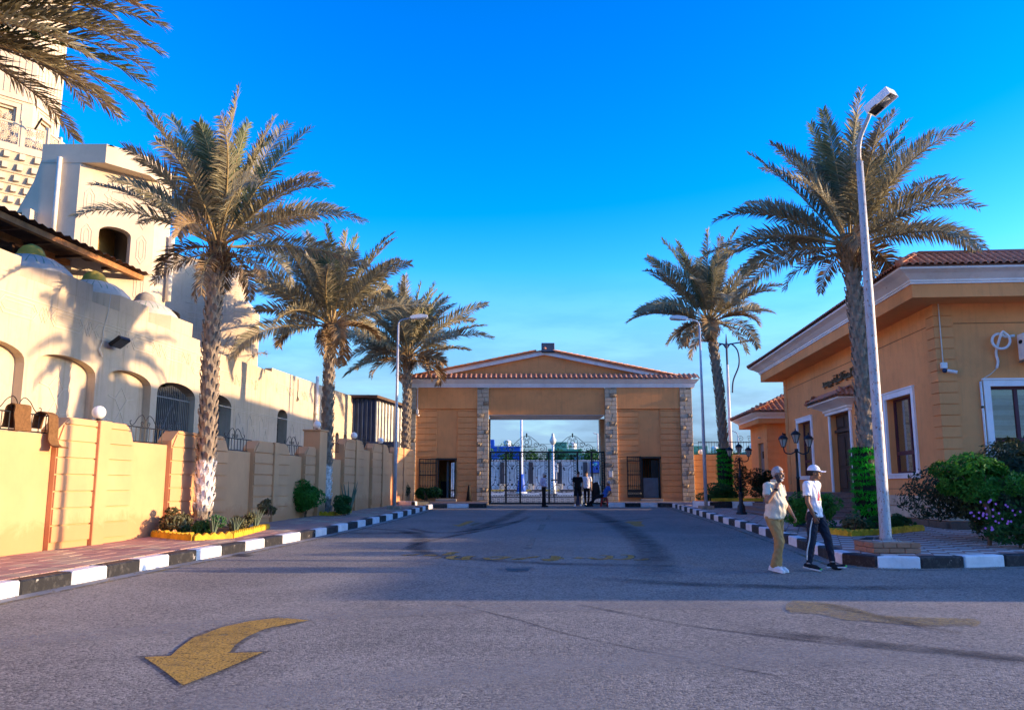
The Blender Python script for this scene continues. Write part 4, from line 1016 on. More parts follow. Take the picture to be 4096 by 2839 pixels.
# blue corrugated shed beyond the cream building
sh = thing('corrugated_shed', 'dark blue and zinc corrugated shed beyond the cream building', 'shed', (-9.2,44,G(44)))
def corr(x0,y0,x1,y1,z0,z1,z0b,z1b,n):
    b=MB();A=[];B2=[]
    d=Vector((x1-x0,y1-y0)); nn=Vector((-d.y,d.x)).normalized()
    for i in range(n+1):
        t=i/n; o=0.03*(1 if i%4<2 else -1)
        A.append((x0+d.x*t+nn.x*o,y0+d.y*t+nn.y*o,z0+(z0b-z0)*t)); B2.append((x0+d.x*t+nn.x*o,y0+d.y*t+nn.y*o,z1+(z1b-z1)*t))
    return b.strip(A,B2)
corr(-0.4,0,1.95,0,0,5.7,0,5.65,40).build('wall_sheet', M['blue_sheet'], sh)
corr(1.97,0,3.3,1.2,0,5.6,0,5.2,36).build('wall_sheet', M['pale_sheet'], sh)
b=MB(); b.add([(-0.8,-0.35,5.86),(2.0,-0.35,5.84),(3.6,1.1,5.4),(3.6,7,5.5),(-0.8,7,6.1)],[(0,1,2,3,4)]); b.add([(-0.8,-0.35,5.76),(2.0,-0.35,5.74),(3.6,1.1,5.3),(3.6,7,5.4),(-0.8,7,6.0)],[(0,1,2,3,4)])
b.strip([(-0.8,-0.35,5.86),(2.0,-0.35,5.84),(3.6,1.1,5.4)],[(-0.8,-0.35,5.72),(2.0,-0.35,5.70),(3.6,1.1,5.26)]); b.build('roof_sheet', M['brown_sheet'], sh)
MB().cbox(1.6,3.2,-0.5,-0.3,2.2,3.35,0.02).build('blue_board', M['blue_sheet'], sh)
# ---------------------------------------------------------------- materials for the gate and the right-hand buildings
def stone_mat(name, base, rough_bump=0.5):
    t = NT(name); w = t.co('World')
    col = t.mix(t.noise(w, 4, 6, 0.65), dk(base,0.8), dk(base,1.12))
    col = t.mix(t.rng(t.rand(), 0, 1, 0, 0.5), col, dk(base,0.72))
    col = t.mix(t.math('MULTIPLY', t.noise(t.co('World',(5,5,0.5)), 1, 5, 0.6, 0.55, 0.8), 0.3), col, (0.25,0.17,0.10))
    t.bump(t.noise(w, 22, 5, 0.7, 0, 1), rough_bump, 0.03)
    return t.done(col, 0.9, spec=0.15)
M['stone'] = stone_mat('limestone', (0.60,0.49,0.35))
M['stone_dark'] = stone_mat('rough_limestone', (0.42,0.32,0.21), 1.0)
M['stone_base'] = stone_mat('dark_rough_stone', (0.20,0.14,0.10), 1.0)
M['mortar_buff'] = plain('buff_mortar', (0.22,0.17,0.12), 0.95)
def rooftile():
    t = NT('roof_tile'); w = t.co('World')
    c = t.mix(t.noise(w, 2.2, 5, 0.6), (0.47,0.21,0.135), (0.60,0.30,0.20))
    c = t.mix(t.rng(t.rand(),0,1,0,0.5), c, (0.34,0.15,0.10))
    c = t.mix(t.math('MULTIPLY', t.noise(w, 9, 6, 0.7, 0.5, 0.8), 0.45), c, (0.25,0.17,0.13))
    t.bump(t.noise(w, 60, 3, 0.6, 0, 1), 0.2, 0.01)
    return t.done(c, 0.75, spec=0.2)
M['rooftile'] = rooftile()
def glassmat(name, tint=(0.02,0.025,0.03), k=0.45):
    t = NT(name); tr = t.n('ShaderNodeBsdfTransparent'); tr.inputs[0].default_value=(0.75,0.8,0.8,1)
    gl = t.n('ShaderNodeBsdfGlossy'); gl.inputs['Roughness'].default_value=0.03; gl.inputs['Color'].default_value=(0.85,0.9,0.95,1)
    lw = t.n('ShaderNodeLayerWeight'); lw.inputs['Blend'].default_value=0.35
    mx = t.n('ShaderNodeMixShader'); t.l(t.rng(lw.outputs['Facing'],0,1,0.07,k+0.35), mx.inputs[0]); t.l(tr.outputs[0],mx.inputs[1]); t.l(gl.outputs[0],mx.inputs[2])
    out=[q for q in t.t.nodes if q.type=='OUTPUT_MATERIAL'][0]; t.l(mx.outputs[0], out.inputs['Surface']); return t.m
M['glass'] = glassmat('window_glass')
M['blind'] = plain('pale_blind', (0.42,0.44,0.45), 0.8)
M['blind_dark'] = plain('sheer_blind', (0.16,0.17,0.19), 0.8)
M['curtain'] = plain('brown_curtain', (0.10,0.07,0.055), 0.9)
M['granite'] = plain('red_granite_step', (0.22,0.155,0.135), 0.55, 0, 0.18, 9, 0.4)
M['bronze'] = plain('bronze_letter', (0.12,0.095,0.05), 0.4, 0.6, 0.15, 9, 0.5)
M['door_grey'] = plain('grey_blue_door', (0.13,0.15,0.17), 0.5, 0, 0.15, 3)
M['red_plastic'] = plain('red_plastic', (0.42,0.03,0.025), 0.45)
M['rubber'] = plain('black_rubber', (0.015,0.015,0.016), 0.8)

def tile_mesh(w, l, h=0.055, n=7):
    """one barrel roof tile: arch half and flat pan, along +y, front end at y=0"""
    prof = []
    for i in range(n+1):
        a = pi*i/n; prof.append((-w*0.32*cos(a)-w*0.14, h*sin(a)+0.012))
    prof += [(w*0.30, 0.004),(w*0.53,0.02)]
    m = len(prof); b = MB()
    top0=[(p[0],0,p[1]+0.022) for p in prof]; top1=[(p[0],l,p[1]) for p in prof]; bot0=[(p[0],0,p[1]+0.004) for p in prof]
    b.add(top0+top1+bot0, [(i,i+1,m+i+1,m+i) for i in range(m-1)]+[(i,2*m+i,2*m+i+1,i+1) for i in range(m-1)])
    me = b.mesh('roof_tile', True); me.materials.append(M['rooftile'])
    return me
def tile_slope(parent, origin, xdir, updir, width, length, w, l, me, clip=None, limit=300, list_out=None):
    """tiles over a sloping plane: xdir along the eave, updir up the slope (unit vectors), local coords of parent"""
    X = Vector(xdir).normalized(); U = Vector(updir).normalized(); N = X.cross(U)
    L = [] if list_out is None else list_out
    nx, ny = int(width/w), max(1,int(length/(l*0.86)))
    w_ = width/nx
    for j in range(ny):
        for i in range(nx):
            a, b_ = (i+0.5)*w_, j*l*0.86
            if clip and not clip(a, b_): continue
            p = Vector(origin)+X*a+U*b_+N*(0.02+0.004*RND.random())
            r = RND.uniform(-.012,.012)
            X2 = (X+U*r).normalized(); U2=(U-X*r).normalized()
            L.append((me, Matrix(((X2.x,U2.x,N.x,p.x),(X2.y,U2.y,N.y,p.y),(X2.z,U2.z,N.z,p.z),(0,0,0,1)))))
    if list_out is None: pieces('roof_tile', L, parent, limit, 'roof_tiles')
    return L

# ---------------------------------------------------------------- gatehouse
GY = 46.0
gh = thing('gatehouse', 'orange gatehouse with stone columns and tiled gable spanning the road', 'gatehouse', (0, GY, 0))
ZC = 7.10                                                   # underside of the cornice
COLS = [(-6.0,-5.37),(-1.95,-1.31),(5.22,5.88),(9.43,10.1)]
DEP = 3.4
def gp(x, z, d): return (x, d, z)
for (x0,x1,dx0,dx1,dz0,dz1) in ((-5.37,-1.95,-4.12,-3.13,0.95,3.06),(5.88,9.43,7.16,8.22,0.95,3.14)):
    b = MB(); holed(b, rect_loop(x0,x1,0.3,ZC), [rect_loop(dx0,dx1,dz0,dz1)], gp, 0.25); b.build('wall', M['orange'], gh)
    bx0 = dx0+0.5 if x0 < 0 else dx0+0.15
    bx1 = dx1-0.02 if x0 < 0 else dx0+0.62
    b = MB(); holed(b, rect_loop(x0,x1,0.3,ZC), [rect_loop(bx0,bx1,1.0 if x0<0 else 1.75,3.0)], lambda x,z,d: (x,DEP-d,z), 0.25); b.build('back_wall', M['orange'], gh)
    b = MB(); b.box(x0-0.3,x0+0.02,0.3,DEP-0.002,0.3,ZC); b.build('side_wall', M['orange'], gh)
    b = MB(); b.box(x1-0.02,x1+0.3,0.3,DEP-0.002,0.3,ZC); b.build('side_wall', M['orange'], gh)
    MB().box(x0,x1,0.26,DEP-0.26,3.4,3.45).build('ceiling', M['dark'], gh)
    MB().box(x0+0.03,x1-0.03,0.26,DEP-0.26,0.90,0.94).build('floor', M['concrete'], gh)
    # raised header and rusticated courses
    MB().cbox(x0+0.002,x1-0.002,-0.10,-0.001,5.90,ZC-0.002,0.012).build('header', M['orange'], gh)
    z = 0.98; cen = (dx0+dx1)/2; cw=(dx1-dx0)/2+0.08
    while z < 5.86:
        z2 = min(z+0.32, 5.895)
        for (s0,s1) in ((x0+0.004,cen-cw),(cen+cw,x1-0.004)):
            MB().cbox(s0,s1,-0.05+RND.uniform(-.003,.003),-0.001,z,z2-0.03,0.008).build('block', M['orange_block'], gh)
        z = z2
    MB().box(x0+0.01,x1-0.01,-0.04,-0.002,0.5,0.97).build('wall_foot', M['orange'], gh)
# centre beam over the road, passage walls, soffit
MB().cbox(-1.305,5.215,0.0,DEP,5.58,ZC,0.01).build('beam', M['orange'], gh)
MB().box(-1.30,5.21,0.03,DEP-.02,5.555,5.578).build('soffit', M['white'], gh)
for x in (-0.4,1.2,2.7,4.2): MB().lathe([(0.09,5.54),(0.09,5.554)],12,(x,1.6,0)).build('downlight', M['white_metal'], gh)
for (x0,x1) in ((-1.62,-1.31),(5.22,5.5)): MB().cbox(x0,x1+ (0.02 if x0<0 else 0),2.75,3.5,0.3,5.57,0.02).build('back_pillar', M['stone'], gh)
for ci,(x0,x1) in enumerate(COLS):
    MB().box(x0+0.03,x1-0.03,-0.10,0.45,0.3,ZC-0.01).build('column_core', M['mortar_buff'], gh)
    z=0.62; r=0
    while z < ZC-0.05:
        z2=min(z+0.228,ZC-0.012)
        sp=[0.55,0.62,0.42,0.36][r%4]; cut=x0+(x1-x0)*sp
        for q,(s0,s1) in enumerate(((x0,cut-0.012),(cut+0.006,x1))):
            rough = (r*2+q+ci*3)%7==3
            pr=0.045 if rough else RND.uniform(0.0,0.012)
            if rough:
                b=MB(); n=4; front=[]
                for i in range(n+1):
                    for j in range(3):
                        xx=s0+(s1-s0)*i/n; zz=z+(z2-0.012-z)*j/2
                        e=0 if i in(0,n) or j in (0,2) else 1
                        front.append((xx,-0.135-(0.02+RND.random()*0.05)*e-0.01*RND.random(),zz))
                o0=[(s0,0.2,z),(s1,0.2,z),(s1,0.2,z2-.012),(s0,0.2,z2-.012)]
                fs=[(i*3+j,(i+1)*3+j,(i+1)*3+j+1,i*3+j+1) for i in range(n) for j in range(2)]
                k=len(front); fs+=[(0,3,6,9,12,k+1,k),(2,5,8,11,14,k+2,k+3),(0,1,2,k+3,k),(12,13,14,k+2,k+1)]
                b.add(front+o0,fs); b.build('stone', M['stone_dark'], gh)
            else: MB().cbox(s0,s1,-0.13-pr,0.40,z,z2-0.018,0.01).build('stone', M['stone'], gh)
        z=z2; r+=1
# cornice
def cornice(parent, x0,x1,y0,z, prof, name='cornice', mat='white', sides=True, depth=3.6):
    """prof: list of (outward, up); runs along the front with mitred returns"""
    b=MB(); A=[]
    for o,u in prof:
        A.append([(x0-o, depth, z+u),(x0-o, y0-o, z+u),(x1+o, y0-o, z+u),(x1+o, depth, z+u)])
    for i in range(len(A)-1): b.strip(A[i],A[i+1])
    return b.build(name, M[mat], parent)
cornice(gh,-6.0,10.1,0.0,ZC,[(0.0,0.0),(0.16,0.0),(0.16,0.10),(0.19,0.11),(0.19,0.20),(0.24,0.24),(0.33,0.36),(0.40,0.40),(0.40,0.45),(-0.2,0.46)])
AP = (1.85, 9.25)                                           # gable apex (x,z)
xl, xr, zr = -6.45, 10.15+0.0, 7.56
sl_ang = math.atan2(AP[1]-zr, AP[0]-xl)
b=MB(); b.prism([(-5.6,7.55),(9.3,7.55),(AP[0],AP[1]-0.20)],0.30,DEP-0.2,'y'); b.build('gable', M['orange'], gh)
for s,xe in ((-1,xl),(1,2*AP[0]-xl)):
    dx=(AP[0]-xe); dz=AP[1]-zr; L=sqrt(dx*dx+dz*dz); ux,uz_=dx/L,dz/L; nx_,nz_=-uz_*(1 if dx>0 else -1),abs(ux)
    def pnt(t,h): return (xe+dx*t+nx_*h, zr+dz*t+nz_*h)
    MB().prism([pnt(0.03,-0.23),pnt(1.0,-0.23) if False else (AP[0],AP[1]-0.24),(AP[0],AP[1]-0.03),pnt(0.03,-0.02)],0.08,0.299,'y').build('raking_cornice', M['white'], gh)
    MB().prism([pnt(0,-0.02),(AP[0],AP[1]-0.02),(AP[0],AP[1]+0.04),pnt(0,0.04)],-0.02,DEP+0.2,'y').build('roof_slab', M['rooftile'], gh)
tm = tile_mesh(0.27,0.42,0.06)
L=[]
tile_slope(gh,(-6.38,-0.48,7.53),(1,0,0),(0,0.86,0.42),16.9,0.86,0.28,0.42,tm,list_out=L)
# tiles up the two roof slopes (courses run down to the sides)
for s in (-1,1):
    xe=xl if s<0 else 2*AP[0]-xl
    ud=Vector((AP[0]-xe,0,AP[1]-zr)); ln_=ud.length; ud.normalize()
    if s<0: tile_slope(gh,(xe,DEP+0.2,zr+0.04),(0,-1,0),tuple(ud),DEP+0.32,ln_-0.2,0.28,0.42,tm,list_out=L)
    else: tile_slope(gh,(xe,-0.12,zr+0.04),(0,1,0),tuple(ud),DEP+0.32,ln_-0.2,0.28,0.42,tm,list_out=L)
pieces('roof_tile', L, gh, 300, 'roof_tiles')
MB().tube([(AP[0],-0.06,AP[1]+0.07),(AP[0],DEP+0.2,AP[1]+0.07)],0.11,10).build('ridge', M['rooftile'], gh, True)
f = floodlight((2.05,GY+0.3,9.33), -pi/2, 'black floodlight perched on the gatehouse ridge', 0.75, -0.25)
# door ironwork
def iron_leaf(x0,x1,y,z0,z1,nm='grille_door'):
    g=empty(nm,((x0+x1)/2,y,z0),0,gh); w=(x1-x0)/2; h=z1-z0
    for s in (-1,1): MB().box(s*w-.025,s*w+.025,-.02,.02,0,h).build('stile',M['black_iron'],g)
    for zz in (0.03,0.42,1.25,h-0.25,h-0.03): MB().box(-w,w,-.018,.018,zz-.025,zz+.025).build('rail',M['black_iron'],g)
    MB().box(-w,w,-.008,.008,0.05,0.40).build('kick_plate',M['black_iron'],g)
    bar=MB().tube([(0,0,0.4),(0,0,h-0.05)],0.012,5).lathe([(0.012,0),(0.03,0.05),(0.012,0.1)],6,(0,0,0.62)).lathe([(0.012,0),(0.028,0.05),(0.012,0.1)],6,(0,0,1.4)).mesh('bar'); bar.materials.append(M['black_iron'])
    for k in range(7): link('bar',bar,g,(-w+2*w*(k+0.5)/7,0,0))
    for k in range(6):
        c=-w+2*w*(k+0.5)/6
        MB().tube([(c+0.05*cos(a),-0.02,0.22+0.05*sin(a)) for a in [2*pi*i/10 for i in range(10)]],0.01,4,closed=True).build('ring',M['grey_iron'],g)
    return g
iron_leaf(-5.12,-4.17,-0.22,0.98,3.14); iron_leaf(6.38,7.12,-0.22,1.0,3.26)
for (x0,x1,zt) in ((-4.12,-3.13,3.06),(7.16,8.22,3.14)):
    fr=empty('door_frame',((x0+x1)/2,0,0.95),0,gh); w=(x1-x0)/2
    for s in (-1,1): MB().box(s*w-.05 if s>0 else -w,w if s>0 else -w+.05,-.09,.12,0,zt-.95).build('jamb',M['black_iron'],fr)
    MB().box(-w-.06,w+.06,-.10,.12,zt-.95,zt-.85).build('lintel',M['black_iron'],fr)
    MB().cbox(-w-.08,w+.08,-.35,.1,-.22,-.02,.015).build('door_step',M['concrete'],fr)
dr=empty('door_leaf',(7.7,0.15,0.96),0,gh)
MB().cbox(-0.44,0.44,-.03,.03,0.02,1.12,.01).build('lower_panel',M['door_grey'],dr); MB().box(0.10,0.44,-.03,.03,1.13,2.1).build('side_panel',M['black_iron'],dr)
MB().box(-0.46,-0.40,-.035,.035,0,2.15).build('stile',M['black_iron'],dr); MB().box(0.05,0.1,-.035,.035,1.12,2.15).build('stile',M['black_iron'],dr)
for k in range(3): MB().tube([(-0.30+k*0.14,0.02,1.12),(-0.30+k*0.14,0.02,2.1)],0.012,5).build('bar',M['black_iron'],dr)
il=empty('inner_door',(-3.62,0.9,0.96),0,gh)
MB().box(-.05,.05,-.3,.3,0,2.05).build('panel',M['door_grey'],il)
for k in range(4): MB().tube([(0.1+k*0.1,DEP-1.1,0.05),(0.1+k*0.1,DEP-1.1,2.0)],0.014,5).build('bar',M['black_iron'],il)
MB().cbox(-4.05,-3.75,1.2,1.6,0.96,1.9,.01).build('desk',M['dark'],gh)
cmr=thing('security_camera','small white security camera on the left end of the gatehouse','camera',(-5.3,GY-0.16,5.55))
MB().tube([(0,0,0.25),(0,0,1.55)],0.018,6).build('conduit',M['white_metal'],cmr); MB().cbox(-.07,.07,-.08,.05,0.08,0.3,.01).build('box',M['white_metal'],cmr); MB().tube([(0,-0.05,0.02),(0.12,-0.2,-0.04)],0.05,10).build('camera_body',M['white_metal'],cmr)
MB().lathe([(0.02,0.02),(0.055,0.0)],10,(0.0,-0.03,0)).build('mount',M['black_iron'],cmr)
cone=thing('traffic_cone','dark rubber traffic cone standing by the left stone column','cone',(-2.35,GY-0.55,G(GY)+KH))
MB().cbox(-.19,.19,-.19,.19,0,.04,.01).build('foot',M['rubber'],cone); MB().lathe([(.15,.04),(.06,.85),(.05,.88)],14).build('cone_body',M['rubber'],cone,True)

# ---------------------------------------------------------------- wrought iron sliding gate across the road
GZ = 0.66; gt = thing('iron_gate', 'black wrought iron gate with scrolls and two arched crests closing the road', 'gate', (0, GY+0.62, GZ))
HG = 2.88                                                   # height of the frame
def gbox(x0,x1,z0,z1,name,th=0.03): MB().box(x0,x1,-th,th,z0,z1).build(name,M['black_iron'],gt)
VX=[-1.22,-0.34,0.46,2.08,3.69,4.50,5.07,5.21]
for i,x in enumerate(VX): gbox(x-(.05 if i!=6 else .03),x+(.05 if i!=6 else .03),0,HG+0.02,'stile',0.04)
for (x0,x1,za) in ((-1.17,5.16,0.02),(-1.17,5.16,0.34),(-1.17,5.16,HG-0.02),(-1.17,3.64,HG-0.26)): gbox(x0,x1,za-.04 if za in(0.02,HG-0.02) else za-.02,za+.04 if za in (0.02,HG-0.02) else za+.02,'rail')
ring=MB().tube([(0.065*cos(2*pi*i/12),0,0.065*sin(2*pi*i/12)) for i in range(12)],0.010,4,closed=True).mesh('ring'); ring.materials.append(M['black_iron'])
x=-1.08
while x<3.6:                                                # ring band under the top rail and above the kick panels
    for z in (HG-0.14,0.44):
        link('ring',ring,gt,(x,0,z))
    x+=0.145
for xc in (0.35,1.92,2.24,3.55):                            # upright ring columns
    z=0.62
    while z<HG-0.3: link('ring',ring,gt,(xc,0,z)); z+=0.142
    gbox(xc-(.085 if xc in(0.35,1.92,3.55) else -.075),xc-(.065 if xc in(0.35,1.92,3.55) else -.095),0.36,HG-0.26,'bar',.012)
for xc in (4.78,5.13):
    z=0.62
    while z<HG-0.1: link('ring',ring,gt,(xc,0,z)) if xc>5 else None; z+=0.142
def gscroll(pts,name='scroll',r=0.013):
    MB().tube([(p[0],0,p[1]) for p in pts],r,4).build(name,M['black_iron'],gt)
def panel(c,h=0.62,w=0.62):
    """lyre panel: paired scrolls at head and foot, bars between, rosettes"""
    for s in (-1,1):
        gscroll([(c+s*p[0],p[1]) for p in [(v.x,v.z) for v in spline([(0.02,0,0.60),(0.16,0,0.62),(w*.85,0,0.72),(w*.92,0,0.95),(w*.55,0,1.02),(w*.30,0,0.92),(w*.36,0,0.80),(w*.52,0,0.84)],5)]])
        gscroll([(c+s*p[0],p[1]) for p in [(v.x,v.z) for v in spline([(w*.92,0,0.98),(w*.55,0,1.12),(w*.42,0,1.32),(w*.42,0,1.85),(w*.62,0,2.0),(w*.95,0,2.12)],5)]])
        gscroll([(c+s*p[0],p[1]) for p in [(v.x,v.z) for v in spline([(0.02,0,2.1),(w*.3,0,2.08),(w*.62,0,2.2),(w*.58,0,2.45),(w*.3,0,2.5),(w*.22,0,2.36),(w*.36,0,2.3)],5)]])
        gscroll([(c+s*p[0],p[1]) for p in scroll_pts((w*.78,2.42),0.02,0.13,1.3,pi/2,16,1)])
        gscroll([(c+s*p[0],p[1]) for p in scroll_pts((w*.25,0.70),0.015,0.08,1.3,pi,14,1)])
        for f in (0.0,0.2) : 
            if f or s>0: gbox(c+s*f*w-.008,c+s*f*w+.008,0.98,2.2,'bar',.010)
        gbox(c+s*w*.72-.008,c+s*w*.72+.008,1.05,2.2,'bar',.010)
    for z in (1.05,1.95):
        MB().add([(c-.06,-.02,z),(c,-.05,z),(c+.06,-.02,z),(c,.02,z),(c,-.02,z+.10),(c,-.02,z-.10)],[(0,1,4),(1,2,4),(2,3,4),(3,0,4),(1,0,5),(2,1,5),(3,2,5),(0,3,5)]).build('rosette',M['black_iron'],gt)
panel(1.18,w=0.62); panel(2.92,w=0.60)
for c,w in ((-0.78,0.40),(0.0,0.32),(4.78,0.26)): panel(c,w=w)
x=-1.08                                                     # kick panels: crossed scrolls
k=0
while x<5.05:
    for s in (-1,1):
        for q in (-1,1): gscroll([(x+s*p[0]+s*0.05,0.18+q*(p[1]+0.055)) for p in scroll_pts((0,0),0.012,0.05,1.0,pi,8,1)],r=.009)
    gbox(x-0.17 if False else x+.155,x+.167,0.06,0.32,'bar',.008)
    x+=0.325
# arched crests
def crest(c,h0):
    W=1.09
    out=[(-W,0.0),(-W-0.02,0.28),(-W+0.22,0.42),(-W+0.30,0.36),(-W+0.42,0.44),(-0.55,0.58),(-0.22,0.84),(0,0.88)]
    for s in (-1,1):
        gscroll([(c+s*v.x,h0+v.z) for v in spline([(p[0],0,p[1]) for p in out],5)],'crest_arch',.014)
        gscroll([(c+s*p[0],h0+p[1]) for p in scroll_pts((0.86,0.16),0.02,0.20,1.3,0.6,20,1)])
        gscroll([(c+s*p[0],h0+p[1]) for p in scroll_pts((0.52,0.42),0.03,0.17,1.15,-0.4,18,1)])
        gscroll([(c+s*v.x,h0+v.z) for v in spline([(0.10,0,0.86),(0.24,0,0.70),(0.28,0,0.45),(0.20,0,0.30),(0.06,0,0.36)],5)])
        gscroll([(c+s*p[0],h0+p[1]) for p in scroll_pts((0.08,0.30),0.02,0.07,1.1,0,12,1)])
        gscroll([(c+s*p[0],h0+p[1]) for p in scroll_pts((0.13,0.70),0.02,0.07,1.1,pi,12,1)])
        gbox(c+s*0.3-.008,c+s*0.3+.008,h0,h0+0.26,'bar',.008)
    gscroll([(c-0.62,h0+0.27),(c+0.62,h0+0.27)]); 
    o=link('ring',ring,gt,(c,0,h0+0.53)); o.scale=(1.75,1,1.75)
    MB().lathe([(0.005,-.12),(0.05,-.03),(0.02,0.02),(0.06,0.06),(0.004,0.16)],8,(c,0,h0+0.90)).build('finial',M['black_iron'],gt)
crest(0.83,HG); crest(3.43,HG)
MB().tube([(1.95+0.42,-0.05,0.0),(1.95+0.42,-0.05,0.72)],0.02,6).build('drop_bolt',M['black_iron'],gt); MB().box(2.2,2.55,-0.07,-0.04,1.27,1.34).build('latch',M['black_iron'],gt)
# leaf folded back against the column
g2=thing('gate_leaf','black iron gate leaf folded back beside the left stone column','gate',(-1.24,GY+0.75,GZ))
for k in range(2): MB().box(-.03,.03,0.05+k*1.2,0.13+k*1.2,0,2.9).build('stile',M['black_iron'],g2)
for z in (0.04,0.36,2.6,2.86): MB().box(-.02,.02,0.13,1.25,z-.03,z+.03).build('rail',M['black_iron'],g2)
for k in range(6): MB().tube([(0,0.28+k*0.16,0.05),(0,0.28+k*0.16,2.86)],0.012,4).build('bar',M['black_iron'],g2)
# ---------------------------------------------------------------- main building on the right
rb = thing('orange_building', 'orange stuccoed building with tiled hip roof and white cornice at right', 'building', tuple(R_P), -R_TH)
LU, LX = 16.3, 14.2                                         # length along the street, depth to the right
def rp(u, z, d): return (d, u, z)
def rf(x, z, d): return (x, d, z)
ZS = 6.56
WN=(1.82,3.84,2.0,4.30); DOOR=(7.35,9.62,1.39,4.30); WF=(12.2,14.25,2.05,4.34)
b=MB(); holed(b, rect_loop(0,LU,0.2,ZS), [rect_loop(*WN),rect_loop(*DOOR),rect_loop(*WF)], rp, 0.32); b.build('wall', M['orange'], rb)
WA=(1.30,3.9,2.22,4.27)
b=MB(); holed(b, rect_loop(0,LX,0.2,ZS), [rect_loop(*WA),rect_loop(7.2,9.6,2.22,4.27)], rf, 0.22); b.build('wall', M['orange'], rb)
b=MB(); b.add([(0,LU,0.2),(LX,LU,0.2),(LX,LU,ZS),(0,LU,ZS)],[(0,1,2,3)]); b.build('wall', M['orange'], rb)
b=MB(); b.add([(LX,0,0.2),(LX,LU,0.2),(LX,LU,ZS),(LX,0,ZS)],[(0,1,2,3)]); b.build('wall', M['orange'], rb)
MB().box(0.9,LX-0.5,0.9,LU-0.5,0.3,0.5).build('floor', M['dark'], rb)
b=MB(); b.box(1.6,1.65,0.6,LU-0.4,0.5,6.4); b.build('inner_wall', M['curtain'], rb)
MB().box(0.3,LX-0.4,1.6,1.65,0.5,6.4).build('inner_wall', M['curtain'], rb)
# eaves: fascia band, white cove cornice, soffit
OV=0.88
def eave_ring(prof, name, mat):
    b=MB(); R_=[]
    for o,z in prof: R_.append([(-o,-o,z),(LX+o,-o,z),(LX+o,LU+o,z),(-o,LU+o,z)])
    for i in range(len(R_)-1):
        for k in range(4):
            j=(k+1)%4; b.add([R_[i][k],R_[i][j],R_[i+1][j],R_[i+1][k]],[(0,1,2,3)])
    return b.build(name, M[mat], rb)
eave_ring([(-0.02,ZS),(OV,ZS),(OV,ZS+0.36)],'fascia','orange')
eave_ring([(OV-0.02,ZS+0.362),(OV+0.04,ZS+0.362),(OV+0.04,ZS+0.41),(OV+0.07,ZS+0.42),(OV+0.07,ZS+0.47),(OV+0.12,ZS+0.50),(OV+0.26,ZS+0.60),(OV+0.40,ZS+0.66),(OV+0.44,ZS+0.68),(OV+0.44,ZS+0.73)],'cornice','white')
# hip roof
EO=OV+0.48; ZE=ZS+0.74; SLP=radians(31)
x0,x1_,y0_,y1_=-EO,LX+EO,-EO,LU+EO; xm=LX/2; SK=0.92                 # steep tiled skirt, then a shallow roof
zk=ZE+SK*tan(SLP); hw=(LX+2*EO)/2-SK; ZR=zk+hw*tan(radians(11))
b=MB(); b.add([(x0,y0_,ZE),(x1_,y0_,ZE),(x1_,y1_,ZE),(x0,y1_,ZE),(x0+SK,y0_+SK,zk),(x1_-SK,y0_+SK,zk),(x1_-SK,y1_-SK,zk),(x0+SK,y1_-SK,zk),(xm,y0_+SK+hw,ZR),(xm,y1_-SK-hw,ZR)],[(0,1,5,4),(1,2,6,5),(2,3,7,6),(3,0,4,7),(4,5,8),(5,6,9,8),(6,7,9),(7,4,8,9),(3,2,1,0)]); b.build('roof_slab', M['rooftile'], rb)
tm2=tile_mesh(0.19,0.34,0.048); L=[]
sl_len=SK/cos(SLP)+0.05
tile_slope(rb,(x0,y0_,ZE),(1,0,0),(0,cos(SLP),sin(SLP)),x1_-x0,sl_len,0.19,0.34,tm2,clip=lambda a,b_: b_*cos(SLP)<a<(x1_-x0)-b_*cos(SLP) and a<9,list_out=L)
tile_slope(rb,(x0,y1_,ZE),(0,-1,0),(cos(SLP),0,sin(SLP)),y1_-y0_,sl_len,0.19,0.34,tm2,clip=lambda a,b_: b_*cos(SLP)<a<(y1_-y0_)-b_*cos(SLP),list_out=L)
pieces('roof_tile', L, rb, 300, 'roof_tiles')
def hip(p,q,parent,r=0.10,step=0.36):
    p,q=Vector(p),Vector(q); n=int((q-p).length/step); d=(q-p).normalized()
    me=MB().tube([(0,0,0),(0,0,step*1.08)],[r,r*0.86],10).mesh('hip_tile',True); me.materials.append(M['rooftile'])
    for i in range(n):
        o=link('hip_tile',me,parent,p+d*(i*step)+Vector((0,0,0.06))); o.rotation_mode='QUATERNION'; o.rotation_quaternion=d.to_track_quat('Z','Y')
hip((x0,y0_,ZE),(x0+SK,y0_+SK,zk),rb); hip((x0,y1_,ZE),(x0+SK,y1_-SK,zk),rb)
MB().tube([(x0+SK,y0_+SK,zk+.03),(x1_-SK,y0_+SK,zk+.03)],0.07,8).build('ridge',M['rooftile'],rb,True); MB().tube([(x0+SK,y0_+SK,zk+.03),(x0+SK,y1_-SK,zk+.03)],0.07,8).build('ridge',M['rooftile'],rb,True)
